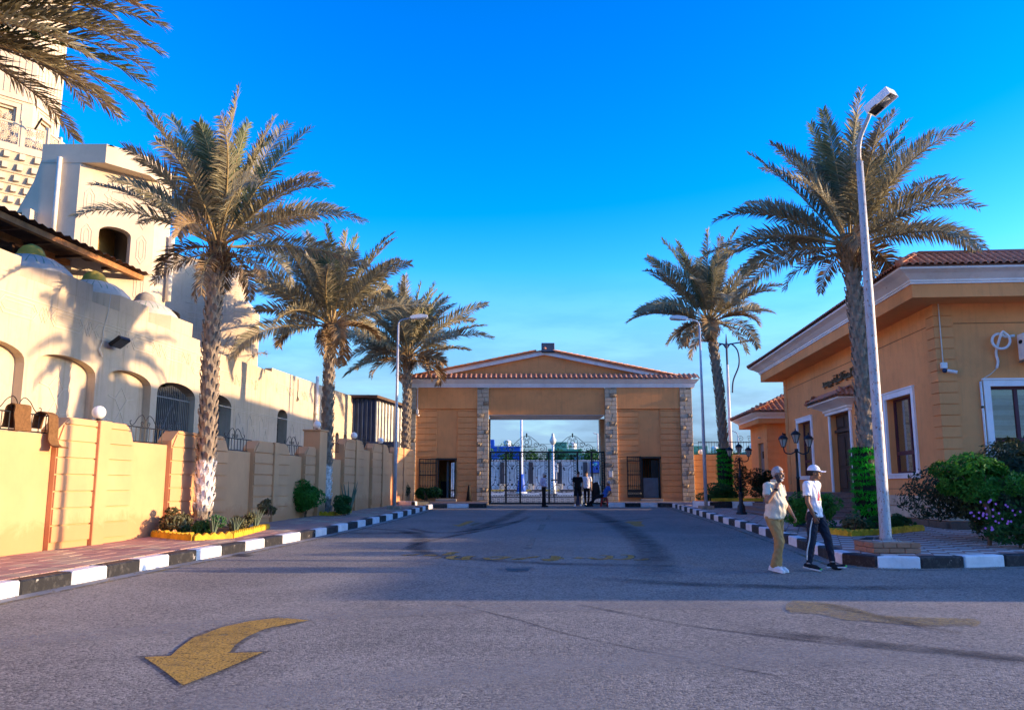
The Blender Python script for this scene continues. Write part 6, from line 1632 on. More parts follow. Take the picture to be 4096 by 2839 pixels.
palm('date palm at the upper left whose sunlit fronds hang into view', [(-8.5,10.3,0.3),(-8.45,10.3,3),(-8.42,10.3,6.1),(-8.4,10.3,7.75)], 0.22, 0, 95, 26, 3.2, leaf=0.50, lw=0.032, up_bias=6, az0=0.9,
     special=((25,26,3.5,45,'frond'),(40,20,3.4,45,'frond'),(33,12,3.3,45,'frond_young'),(15,14,3.0,45,'frond'),(50,8,3.2,48,'frond'),(28,0,2.9,50,'frond'),(62,2,2.9,55,'frond'),(5,5,2.6,50,'frond'),(30,34,3.5,50,'frond'),(20,38,3.4,60,'frond'),(45,32,3.5,52,'frond'),(36,6,3.2,42,'frond'),(22,18,3.4,48,'frond'),(10,26,3.2,55,'frond_dead')))

# ---------------------------------------------------------------- garlands wound round three palm feet
M['garland'] = leafmat('green_tinsel', (0.015,0.30,0.02), (0.04,0.55,0.03), 0.15, 0.4)
M['wrap_black'] = plain('black_tinsel', (0.006,0.008,0.006), 0.8, 0, 0.3, 20)
def garland(label, cx, cy, z0, z1, r, turns, seed, lean=0.0, blades=230):
    rnd = random.Random(seed)
    g = thing('garland', label, 'garland', (cx,cy,z0), 0, 'green garlands round palm feet'); H=z1-z0
    n=24; V=[]
    b=MB(); b.lathe([(r*0.93,0),(r*0.94,H*0.5),(r*0.9,H)],20); 
    o=b.build('dark_wrap', M['wrap_black'], g, True)
    for k in range(turns):
        b=MB(); zc=H*(k+0.5)/turns; hh=H/turns*0.24; tilt=rnd.uniform(-.22,.22); ph=rnd.uniform(0,6)
        for q in range(blades*2):
            a=rnd.uniform(0,2*pi); zz=zc+rnd.gauss(0,hh*0.55)+tilt*cos(a+ph)*r; rr=r*0.92
            p=Vector((cos(a)*rr+lean*zz,sin(a)*rr,zz)); d=Vector((cos(a)+rnd.gauss(0,.5),sin(a)+rnd.gauss(0,.5),rnd.gauss(0,.7))).normalized()*rnd.uniform(0.07,0.15)
            s=Vector((-sin(a),cos(a),rnd.gauss(0,.4)))*0.012
            b.add([p-s,p+s,p+d],[(0,1,2)])
        o=b.build('tinsel_ring', M['garland'], g, fix=False)
    return g
garland('bushy green and black garland round the palm beside the rusty lamp post', 9.19, 21.6, 0.5, 2.62, 0.30, 12, 3)
garland('green and black garland round the palm before the lodge', 9.9, 38.5, 0.95, 3.35, 0.36, 11, 4, 0, 200)
garland('green and black garland round the palm left of the gatehouse', -5.51, 42.8, 1.3, 3.0, 0.33, 8, 5, 0, 200)

# ---------------------------------------------------------------- beds, shrubs
M['shrub_dark'] = leafmat('dark_shrub_leaf', (0.012,0.028,0.014), (0.035,0.055,0.022), 0.15)
M['shrub_green'] = leafmat('bright_shrub_leaf', (0.02,0.10,0.012), (0.05,0.20,0.02), 0.3)
M['shrub_mid'] = leafmat('mid_shrub_leaf', (0.02,0.075,0.016), (0.04,0.13,0.03), 0.25)
M['shrub_dry'] = leafmat('dusty_shrub_leaf', (0.07,0.075,0.03), (0.15,0.14,0.06), 0.2)
M['aloe'] = plain('agave_leaf', (0.12,0.16,0.10), 0.6, 0, 0.2, 5)
M['twig'] = plain('twig', (0.12,0.08,0.05), 0.9, 0, 0.2, 10)
M['petal'] = plain('pink_petal', (0.55,0.16,0.50), 0.6)
def foliage(parent, rnd, centre, rad, n, size, mat, name='foliage', hollow=0.55, zmin=0.03, lump=7, lumpr=0.45):
    """leaf faces grouped in uneven clumps through an ellipsoid"""
    b = MB(); C = Vector(centre)
    clumps = []
    for i in range(lump):
        d = Vector((rnd.gauss(0,1),rnd.gauss(0,1),rnd.gauss(0,1))).normalized()*rnd.uniform(0.35,0.85)
        clumps.append((d, rnd.uniform(0.6,1.25)*lumpr))
    for i in range(n):
        c, cr = clumps[rnd.randrange(lump)]
        d = Vector((rnd.gauss(0,1),rnd.gauss(0,1),rnd.gauss(0,1))).normalized()*cr*rnd.uniform(hollow,1.0)**0.5
        q = c+d; p = C+Vector((q.x*rad[0],q.y*rad[1],q.z*rad[2]))
        if p.z < zmin: continue
        nrm = (q.normalized()+Vector((rnd.gauss(0,.5),rnd.gauss(0,.5),rnd.gauss(0,.5)+.3))).normalized()
        t = nrm.orthogonal().normalized(); t = Matrix.Rotation(rnd.uniform(0,2*pi),3,nrm) @ t; s = nrm.cross(t)
        L = size*rnd.uniform(0.6,1.3)
        b.add([p-t*L, p+s*L*0.36+nrm*L*0.10, p+t*L, p-s*L*0.36+nrm*L*0.10],[(0,1,2),(0,2,3)])
    o = b.build(name, M[mat], parent, fix=False); o['kind'] = 'stuff'; return o
def stems(parent, rnd, n, h, spread, r=0.012, z0=0.0, name='stem'):
    for i in range(n):
        a = rnd.uniform(0,2*pi); d = spread*rnd.uniform(0.3,1); x,y=rnd.gauss(0,.06),rnd.gauss(0,.06)
        MB().tube(spline([(x,y,z0),(x+cos(a)*d*0.3,y+sin(a)*d*0.3,h*0.5),(cos(a)*d,sin(a)*d,h*rnd.uniform(0.8,1.1))],3),[r]*7,5).build(name, M['twig'], parent)
def shrub(label, x, y, rad, n, size, mat, seed, group=None, z=None, cat='shrub', nstem=6, lump=8, name='shrub'):
    rnd = random.Random(seed); zz = G(y)+KH if z is None else z
    t = thing(name, label, cat, (x,y,zz), 0, group)
    foliage(t, rnd, (0,0,rad[2]*1.02), rad, n, size, mat, lump=lump)
    stems(t, rnd, nstem, rad[2]*1.2, min(rad[0],rad[1])*0.7, 0.014)
    return t
# edging of yellow zigzag blocks
def edging(label, pts, h=0.13, tooth=0.16, soil=None):
    x=sum(p[0] for p in pts)/len(pts); y=sum(p[1] for p in pts)/len(pts)
    t=thing('planter_edging',label,'edging',(x,y,G(y)+KH),0,'yellow zigzag planter edgings')
    for a,b_ in zip(pts[:-1],pts[1:]):
        A=Vector(a); Bv=Vector(b_); L=(Bv-A).length; d=(Bv-A).normalized(); n=max(1,int(L/0.75)); seg=L/n
        for i in range(n):
            k=max(3,int(seg/tooth)); poly=[(0.005,-0.05),(seg-0.005,-0.05)]
            top=[]
            for j in range(k+1):
                top.append((0.005+(seg-0.01)*j/k, h*0.62))
                if j<k: top.append((0.005+(seg-0.01)*(j+0.5)/k, h+RND.uniform(-.01,.015)))
            poly+=top[::-1]
            p=A+d*(i*seg)
            m=MB(); m.prism(poly,-0.05,0.05,'y')
            o=m.build('edging_block',M['yellow_edge'],t); o.location=(p.x-x,p.y-y,G(p.y)-G(y)); o.rotation_euler=(0,0,atan2(d.y,d.x))
    if soil:
        b=MB(); b.add([(p[0]-x,p[1]-y,0.05+G(p[1])-G(y)) for p in soil],[tuple(range(len(soil)))]); o=b.build('soil',M['soil'],t)
        if o.data.polygons[0].normal.z<0: o.data.flip_normals()
    return t
edging('yellow zigzag edging round the nearest left palm bed',[(-8.32,19.4),(-6.95,18.3),(-6.35,19.0),(-6.5,22.3)],0.15,soil=[(-8.32,19.4),(-6.95,18.3),(-6.35,19.0),(-6.5,22.3),(-8.1,22.5)])
edging('yellow zigzag edging at the second left palm',[(-7.0,29.5),(-6.3,29.3),(-6.1,31.5)],0.14)
edging('yellow zigzag edging in front of the palm beside the gatehouse',[(-6.3,41.3),(-4.6,41.1)],0.16)
edging('yellow zigzag edging round the right garland palm bed',[(7.62,20.6),(7.9,19.6),(9.0,20.2),(10.6,21.6)],0.15,soil=[(7.62,20.6),(7.9,19.6),(9.0,20.2),(10.6,21.6),(10.4,22.6),(7.7,22.6)])
# kerbed bed of the far right palm
def kerb_bed(label,pts,h,nm='planter_bed'):
    t=thing(nm,label,'planter',(pts[0][0],pts[0][1],G(pts[0][1])+KH)); k=0
    for a,b_ in zip(pts[:-1],pts[1:]):
        A=Vector(a);Bv=Vector(b_);L=(Bv-A).length;d=(Bv-A).normalized();n=max(1,round(L/0.9));seg=L/n
        for i in range(n):
            p=A+d*(i*seg); o=MB().cbox(0,seg-0.012,0,0.2,-0.1,h,0.02).build('kerb_stone',M['kerb_black' if k%2 else 'kerb_white'],t); o.location=(p.x-pts[0][0],p.y-pts[0][1],G(p.y)-G(pts[0][1])); o.rotation_euler=(0,0,atan2(d.y,d.x)); k+=1
    return t
kb=kerb_bed('black and white kerbed bed round the far right palm',[(8.05,37.2),(8.6,36.2),(12.6,36.4)],0.26)
MB().cbox(0.7,3.2,-0.75,-0.62,0.26,0.40,.02).build('yellow_rim',M['yellow_edge'],kb)
lk=kerb_bed('raised white and black kerb corner by the left lamp post',[(-5.6,40.2),(-4.6,39.3),(-3.95,40.4)],0.17)
rr=random.Random(5)
shrub('dusty low shrub under the nearest left palm, towards the wall',-7.95,19.5,(0.55,0.45,0.32),1500,0.055,'shrub_dry',1)
shrub('dusty green shrub in front of the nearest left palm trunk',-7.2,19.4,(0.5,0.4,0.30),1300,0.05,'shrub_mid',2)
shrub('dry green shrub at the kerb end of the left palm bed',-6.75,20.9,(0.38,0.38,0.30),900,0.05,'shrub_dry',3)
s_=shrub('straggly upright shrub right of the nearest left palm',-6.45,22.1,(0.30,0.30,0.22),700,0.06,'shrub_dry',4,z=G(22)+KH+0.35,nstem=4)
for k,(x,y,h) in enumerate(((-6.85,19.2,0.5),(-6.62,20.0,0.42),(-6.5,21.2,0.55))):
    t=thing('spiky_plant',['grey green spiky plant in front of the nearest left palm','small spiky plant at the kerb side of the left palm bed','tall spiky plant beside the straggly shrub'][k],'plant',(x,y,G(y)+KH))
    for i in range(11):
        a=i*2.4; b=MB(); d=0.22*(0.4+0.6*(i%3)/2); b.tube([(0,0,0),(cos(a)*d*0.5,sin(a)*d*0.5,h*0.6),(cos(a)*d,sin(a)*d,h)],[0.022,0.018,0.002],5); b.build('blade',M['aloe'],t)
shrub('dense bright green bush left of the second palm trunk',-7.0,28.4,(0.78,0.75,0.62),5200,0.06,'shrub_green',6,lump=14)
shrub('green leafy bush right of the second palm trunk',-5.95,29.4,(0.55,0.6,0.40),3000,0.06,'shrub_mid',7)
t=thing('agave','grey blue agave spiking up right of the second palm','plant',(-5.9,30.1,G(30)+KH))
for i in range(9):
    a=i*2.4; MB().tube([(0,0,0),(cos(a)*0.15,sin(a)*0.15,0.5),(cos(a)*0.30,sin(a)*0.30,0.95+0.12*(i%3))],[0.05,0.045,0.003],5).build('blade',M['aloe'],t)
shrub('green bush at the foot of the garland palm left of the gatehouse',-4.3,41.9,(0.8,0.5,0.5),2600,0.07,'shrub_mid',8)
shrub('bare dark shrub behind the left lamp post',-5.6,41.6,(0.5,0.4,0.75),900,0.06,'shrub_dark',9,nstem=9)
shrub('low green hedge under the far right palm',9.3,36.9,(1.1,0.5,0.42),3500,0.06,'shrub_mid',10,z=G(37)+KH+0.2)
shrub('dark leafy bush beside the lodge door',11.3,37.2,(0.9,0.6,0.75),3200,0.065,'shrub_dark',11,z=G(37)+KH+0.2,nstem=9)
shrub('tall thin dark shrub behind the far garden lamp',10.5,38.0,(0.5,0.4,1.0),1200,0.06,'shrub_dark',12,z=G(37)+KH+0.2,nstem=9)
shrub('bright green shrub beside the walking man in the cap',7.75,21.4,(0.75,0.6,0.52),4800,0.05,'shrub_green',13,lump=14)
shrub('low green plants at the foot of the right garland palm',9.0,20.9,(0.75,0.4,0.2),1800,0.05,'shrub_mid',14)
shrub('low dusty plant beside the right garland palm bed',8.25,20.2,(0.28,0.28,0.26),500,0.06,'shrub_dry',15)
shrub('low green tuft right of the rusty lamp post bed',10.0,21.5,(0.55,0.3,0.2),1200,0.05,'shrub_mid',16)
sd=shrub('large dark rounded shrub in front of the building corner',10.75,18.5,(1.75,1.15,0.92),15000,0.062,'shrub_dark',17,lump=22,nstem=16)
rnd=random.Random(77)
foliage(sd,rnd,(0,-0.1,1.05),(1.55,1.1,0.85),3500,0.055,'shrub_mid','leaf_tips',0.8,0.1,16)
shrub('dark shrub at the right edge below the large window',12.1,18.9,(1.4,1.2,1.25),14000,0.065,'shrub_dark',18,lump=18,nstem=12)
tr=thing('young_tree','small bright green standard tree with thin grey trunk among the shrubs','tree',(9.55,17.0,G(17)+KH))
MB().tube(spline([(0.12,0,0),(0.16,0,0.6),(0.05,0,0.95),(0.0,0,1.2)],4),[0.045]*6+[0.038]*7,8).build('trunk',M['twig'],tr,True)
for k in range(7):
    a=k*0.9; MB().tube([(0,0,0.85),(cos(a)*0.25,sin(a)*0.25,1.15),(cos(a)*0.5,sin(a)*0.5,1.4)],[0.022,0.014,0.006],5).build('limb',M['twig'],tr)
rnd=random.Random(31); foliage(tr,rnd,(0,0,1.36),(0.84,0.7,0.52),6500,0.062,'shrub_green','crown',0.5,0.3,16,0.42)
fl=thing('flowering_shrub','low green shrub with small pink flowers at the right edge','shrub',(9.95,16.3,G(16.2)+KH))
rnd=random.Random(32); foliage(fl,rnd,(0,0,0.45),(1.05,0.5,0.45),6000,0.05,'shrub_mid'); stems(fl,rnd,8,0.5,0.4)
b=MB()
for i in range(70):
    p=Vector((rnd.uniform(-1.0,1.0),rnd.uniform(-.52,.2),rnd.uniform(0.35,0.95)))
    for k in range(5):
        a=2*pi*k/5; d=Vector((cos(a),-0.25,sin(a)))*0.026; s=Vector((-sin(a),0,cos(a)))*0.012; b.add([p,p+d*0.6+s,p+d,p+d*0.6-s],[(0,1,2,3)])
o=b.build('flowers',M['petal'],fl,fix=False); o['kind']='stuff'
wd=thing('roof_weeds','dry thin reeds growing on the parapet in front of the stepped tower','plant',bw(9.9,-0.4,6.2))
rnd=random.Random(8)
for i in range(9):
    x,y=rnd.uniform(-.5,.1),rnd.uniform(-1.3,1.6); h=rnd.uniform(0.5,1.1); P_=spline([(x,y,0),(x+rnd.gauss(0,.1),y+rnd.gauss(0,.1),h*0.6),(x+rnd.gauss(0,.2),y+rnd.gauss(0.1,.25),h)],3)
    b=MB(); b.tube(P_,0.009,4)
    for q in P_[2:]:
        for k in range(3):
            d=Vector((rnd.gauss(0,1),rnd.gauss(0,1),rnd.gauss(.2,.6))).normalized()*0.16; s=d.orthogonal().normalized()*0.008; b.add([q-s,q+s,q+d],[(0,1,2)])
    b.build('reed',M['frond_dead'],wd,fix=False)
b=MB(); P_=spline([(0.2,1.5,0.0),(0.3,2.2,0.5),(0.4,3.0,0.75),(0.45,3.6,0.8)],4); b.tube(P_,0.012,4)
for q in P_[4:]:
    for k in range(6):
        d=Vector((rnd.gauss(0,1),rnd.gauss(0,1),rnd.gauss(0,1))).normalized()*0.2; s=d.orthogonal().normalized()*0.01; b.add([q-s,q+s,q+d],[(0,1,2)])
b.build('reed',M['frond_dead'],wd,fix=False)
# ---------------------------------------------------------------- street lamps
def rustpaint():
    t=NT('flaking_white_paint'); w=t.co('World')
    c=t.mix(t.noise(w,3,5,0.6),(0.34,0.35,0.36),(0.46,0.46,0.455))
    f=t.noise(t.co('World',(1,1,0.35)),34,5,0.7,0.56,0.63)
    c=t.mix(f,c,(0.20,0.085,0.035)); c=t.mix(t.math('MULTIPLY',t.noise(t.co('World',(1,1,3)),1.2,4,0.6,0.62,0.72),0.8),c,(0.30,0.14,0.06))
    t.bump(f,0.3,0.004); return t.done(c,0.55,0.1,0.4)
M['rusty_white']=rustpaint()
M['lamp_grey']=plain('lamp_grey',(0.45,0.46,0.48),0.5,0.2,0.12,6)
M['brick']=stone_mat('pedestal_brick',(0.42,0.22,0.13),0.5)
M['concrete_warm']=plain('warm_concrete',(0.38,0.27,0.19),0.9,0,0.2,6,0.2,0.4)
M['lens']=plain('lamp_lens',(0.55,0.55,0.5),0.3,0,0.08,5,0.5)
def pole_mesh(h,r0,r1,n=14): return MB().lathe([(r0,0),(r0*0.98,h*0.3),((r0+r1)/2,h*0.6),(r1,h)],n)
def street_lamp(label,x,y,h,armdir,armlen,headlen,mat,ped=None,r0=0.075):
    z=G(y)+KH; t=thing('street_lamp',label,'street lamp',(x,y,z),0,'street lamps along the road')
    d=Vector((armdir[0],armdir[1],0)).normalized()
    MB().cbox(-.28,.28,-.28,.28,-0.05,0.14,.02).build('pedestal',M['concrete_warm'],t)
    pole_mesh(h,r0,r0*0.55).xf(Matrix.Translation((0,0,0.12))).build('pole',M[mat],t,True)
    p0=Vector((0,0,h+0.1)); e=d*armlen+Vector((0,0,h+0.42))
    MB().tube(bez(p0,p0+Vector((0,0,0.28)),e-d*armlen*0.5-Vector((0,0,0.06)),e,8),r0*0.42,8).build('arm',M[mat],t,True)
    hd=empty('lamp_head',e,atan2(d.y,d.x),t); hd.rotation_euler=(0,-0.10,atan2(d.y,d.x))
    b=MB(); b.prism([(-0.05,0.05),(0.08,0.10),(headlen*0.6,0.12),(headlen,0.05),(headlen,-0.04),(0.02,-0.05)],-0.15,0.15,'y'); b.build('housing',M['white_metal'],hd)
    MB().cbox(headlen*0.35,headlen*0.95,-0.12,0.12,-0.085,-0.051,.015).build('lens',M['lens'],hd)
    return t
street_lamp('slim grey street lamp on the left pavement before the gatehouse',-4.94,35.0,7.75,(1,0.05),0.55,0.72,'lamp_grey')
street_lamp('slim grey street lamp on the right pavement before the gatehouse',8.15,35.0,7.7,(-1,0.05),0.55,0.72,'lamp_grey')
t=thing('street_lamp','rust-flecked white street lamp with broken open head at the right kerb corner','street lamp',(7.0,15.7,G(15.7)+KH),0,'street lamps along the road')
bk=empty('brick_pedestal',(0,0,0),0,t)
for row in range(2):
    for sx,L_ in ((0,1),(1,1)):
        pass
    for side in range(4):
        ws=[0.287]*3 if row==0 else [0.18,0.25,0.25,0.18]; a=-0.43
        for w in ws:
            M_=Matrix.Rotation(side*pi/2,4,'Z'); e_=0.1 if False else 0.0
            b=MB(); b.cbox(a+0.005,a+w-0.005,-0.43-RND.uniform(0,.006),-0.33,row*0.095,row*0.095+0.088,.008); b.xf(M_); b.build('brick',M['brick'],bk); a+=w
MB().box(-.36,.36,-.36,.36,-0.02,0.188).build('infill',M['concrete_warm'],bk)
MB().cbox(-.2,.2,-.2,.2,0.189,0.205,.004).build('base_plate',M['rusty_white'],t)
for sx in (-1,1):
    for sy in (-1,1): MB().lathe([(0.02,0),(0.02,0.04),(0.012,0.05)],6,(sx*.15,sy*.15,0.2)).build('bolt',M['grey_iron'],t)
MB().lathe([(0.125,0.2),(0.105,0.28),(0.10,2.6),(0.093,2.62),(0.09,4.8),(0.075,6.2),(0.066,7.65)],16).build('pole',M['rusty_white'],t,True)
hd_=Vector((0.52,-0.75,0)).normalized()
p0=Vector((0,0,7.62)); e=hd_*0.30+Vector((0.02,0,8.62))
MB().tube(bez(p0,p0+Vector((-0.02,0,0.6)),e-Vector((0.12,-.12,0.4)),e,9),0.042,10).build('arm',M['rusty_white'],t,True)
hd=empty('lamp_head',e,0,t); hd.rotation_euler=(0,-0.42,atan2(hd_.y,hd_.x)); hd.scale=(0.66,0.8,0.8)
b=MB()
b.box(-0.06,0.78,-0.19,-0.165,-0.10,0.12); b.box(-0.06,0.78,0.165,0.19,-0.10,0.12); b.box(-0.06,0.78,-0.165,0.165,0.10,0.121); b.box(0.755,0.78,-0.165,0.165,-0.06,0.1); b.box(-0.06,-0.035,-0.165,0.165,-0.10,0.1)
b.build('housing',M['white_metal'],hd)
MB().box(-0.03,0.30,-0.16,0.16,-0.085,-0.06).build('gear_tray',M['black_iron'],hd)
MB().tube([(0.30,0,0.0),(0.62,0.02,-0.05)],0.045,10).build('bulb',M['lens'],hd,True)
MB().box(0.0,0.74,-0.16,0.16,0.07,0.098).build('reflector',M['steel'],hd)
MB().box(0.1,0.3,-0.2,-0.191,-0.13,-0.08).build('clip',M['fibre'],hd)

# black garden lamps with three lanterns
def garden_lamp(label,x,y,h,rz):
    t=thing('garden_lamp',label,'lamp',(x,y,G(y)+KH),rz,'black garden lamps on the right pavement')
    MB().lathe([(0.20,0),(0.20,0.05),(0.15,0.09),(0.14,0.28),(0.10,0.34),(0.075,0.40),(0.075,0.72),(0.085,0.75),(0.05,0.80)],12).build('base',M['black_iron'],t,True)
    MB().lathe([(0.05,0.8),(0.042,1.3),(0.055,1.32),(0.055,1.36),(0.04,1.38),(0.035,h-0.45),(0.055,h-0.43),(0.05,h-0.36)],12).build('post',M['black_iron'],t,True)
    for k,(dx,dz) in enumerate(((-0.36,0),(0,0.12),(0.36,0))):
        zb=h-0.30+dz
        if dx: MB().tube(spline([(0,0,h-0.42),(dx*0.45,0,h-0.50),(dx*0.9,0,h-0.46),(dx,0,zb)],5),0.018,6).build('arm',M['black_iron'],t)
        ln=empty('lantern',(dx,0,zb),0,t)
        b=MB(); b.lathe([(0.05,0),(0.115,0.21)],6); b.build('glass',plain('lantern_glass_%s%d'%(label[-4:],k),(0.35,0.34,0.31),0.25,0,0.1,4,0.5),ln)
        for q in range(6):
            a=2*pi*q/6; MB().tube([(0.052*cos(a),0.052*sin(a),0),(0.118*cos(a),0.118*sin(a),0.21)],0.008,4).build('glazing_bar',M['black_iron'],ln)
        MB().lathe([(0.14,0.205),(0.14,0.225),(0.10,0.28),(0.045,0.32),(0.02,0.33),(0.02,0.37),(0.002,0.40)],10).build('cap',M['black_iron'],ln)
        MB().lathe([(0.06,-0.02),(0.06,0.0)],8).build('cup',M['black_iron'],ln)
garden_lamp('black three-lantern garden lamp behind the walking men',8.0,23.2,2.5,0.0)
garden_lamp('black three-lantern garden lamp before the far right palm',8.39,30.5,2.4,0.1)
# ornate twin lamp beyond the lodge
t=thing('ornate_street_lamp','tall pale street lamp with dark blue curled frame beyond the lodge','street lamp',(13.8,52,G(52)))
MB().lathe([(0.13,0),(0.11,4),(0.08,8.6)],12).build('pole',M['pvc'],t,True)
M['navy']=plain('navy_iron',(0.012,0.025,0.08),0.5,0,0.15,5)
MB().lathe([(0.07,8.2),(0.07,10.0),(0.02,10.6)],8).build('finial',M['navy'],t)
for s in (-1,1):
    MB().tube(spline([(s*0.25,0,6.8),(s*0.35,0,7.6),(s*0.75,0,8.6),(s*0.7,0,9.5),(s*0.3,0,9.95),(s*0.05,0,9.7)],6),0.05,6).build('curl',M['navy'],t,True)
    MB().tube([(0,0,9.9),(s*1.5,0,10.15)],0.045,6).build('arm',M['navy'],t)
    MB().cbox(s*1.5-.3,s*1.5+.3,-.12,.12,10.12,10.22,.03).build('lamp_head',M['steel'],t)

# ---------------------------------------------------------------- people
def fuse(b, name, voxel=0.012, smooth=4, mats=None, dec=None):
    me=b.mesh(name); o=bpy.data.objects.new(name,me)
    m=o.modifiers.new('r','REMESH'); m.mode='VOXEL'; m.voxel_size=voxel
    s=o.modifiers.new('s','SMOOTH'); s.factor=0.5; s.iterations=smooth
    me2=evaluated_mesh(o); bpy.data.meshes.remove(me)
    me2.name=name; me2.polygons.foreach_set('use_smooth',[True]*len(me2.polygons)); return me2
def ringloft(b, rings, n=16):
    """rings: (centre, rx, ry, angle) ellipses stacked into a closed body; rx across, ry front-back, angle turns the body"""
    vs=[]
    for c,rx,ry,a in rings:
        ca,sa=cos(a),sin(a)
        for k in range(n):
            w=2*pi*k/n; x,y=rx*cos(w),ry*sin(w); vs.append((c[0]+x*ca-y*sa,c[1]+x*sa+y*ca,c[2]))
    m=len(rings); fs=[(i*n+k,i*n+(k+1)%n,(i+1)*n+(k+1)%n,(i+1)*n+k) for i in range(m-1) for k in range(n)]
    fs+=[tuple(range(n-1,-1,-1)),tuple((m-1)*n+k for k in range(n))]
    b.add(vs,fs)
def capsule(b, pts, rad, n=12):
    """limb: tapering tube with rounded ends"""
    P=[Vector(p) for p in pts]; b.tube(P,rad,n); b.ball(tuple(P[0]),rad[0],n,8); b.ball(tuple(P[-1]),rad[-1],n,8)
def cloth(name,c,rough=0.85,fold=14.0):
    t=NT(name); w=t.co('Object')
    col=t.mix(t.noise(w,6,4,0.6),dk(c,0.86),dk(c,1.08))
    f=t.noise(t.co('Object',(1,1,0.55)),fold,3,0.55,0.2,0.8,1.2)
    t.bump(f,0.55,0.02); return t.done(col,rough,spec=0.15)
def skinm(name,c):
    t=NT(name); w=t.co('Object'); col=t.mix(t.noise(w,12,4,0.6),dk(c,0.85),dk(c,1.1)); t.bump(t.noise(w,60,3,0.6,0,1),0.1,0.004); return t.done(col,0.55,spec=0.3)
def hand(b, wrist, dirv, palm_n, curl=0.5, size=1.0, side=1):
    """palm plus five bent fingers; dirv along the hand, palm_n out of the palm"""
    d=Vector(dirv).normalized(); n=Vector(palm_n); n=(n-d*n.dot(d)).normalized(); s=d.cross(n)*side; W=Vector(wrist)
    k=size; out=[]
    pal=[W,W+d*0.045*k,W+d*0.085*k]
    for off,r in ((-0.022,0.016),(0.0,0.017),(0.022,0.016)): capsule(b,[W+s*off*0.6*k,W+d*0.05*k+s*off*k,W+d*0.088*k+s*off*1.2*k],[r*k*0.95,r*k*1.05,r*k*0.8],8)
    fl=[(0.034,0.060),(0.012,0.074),(-0.012,0.070),(-0.033,0.054)]
    for off,L in fl:
        p=W+d*0.09*k+s*off*k; q=[p]; a=0.15
        for seg in (0.45,0.32,0.23):
            a+=curl*0.9; dd=(d*cos(a)+n*sin(a)); p=p+dd*L*seg*k; q.append(p)
        out.append((q,[0.0085*k,0.008*k,0.0072*k,0.006*k]))
    p=W+d*0.03*k+s*0.035*k; q=[p,p+(d*0.6+s*0.7+n*0.35).normalized()*0.032*k]; q.append(q[-1]+(d*0.9+s*0.15+n*0.5*curl).normalized()*0.030*k); out.append((q,[0.011*k,0.0095*k,0.007*k]))
    return out
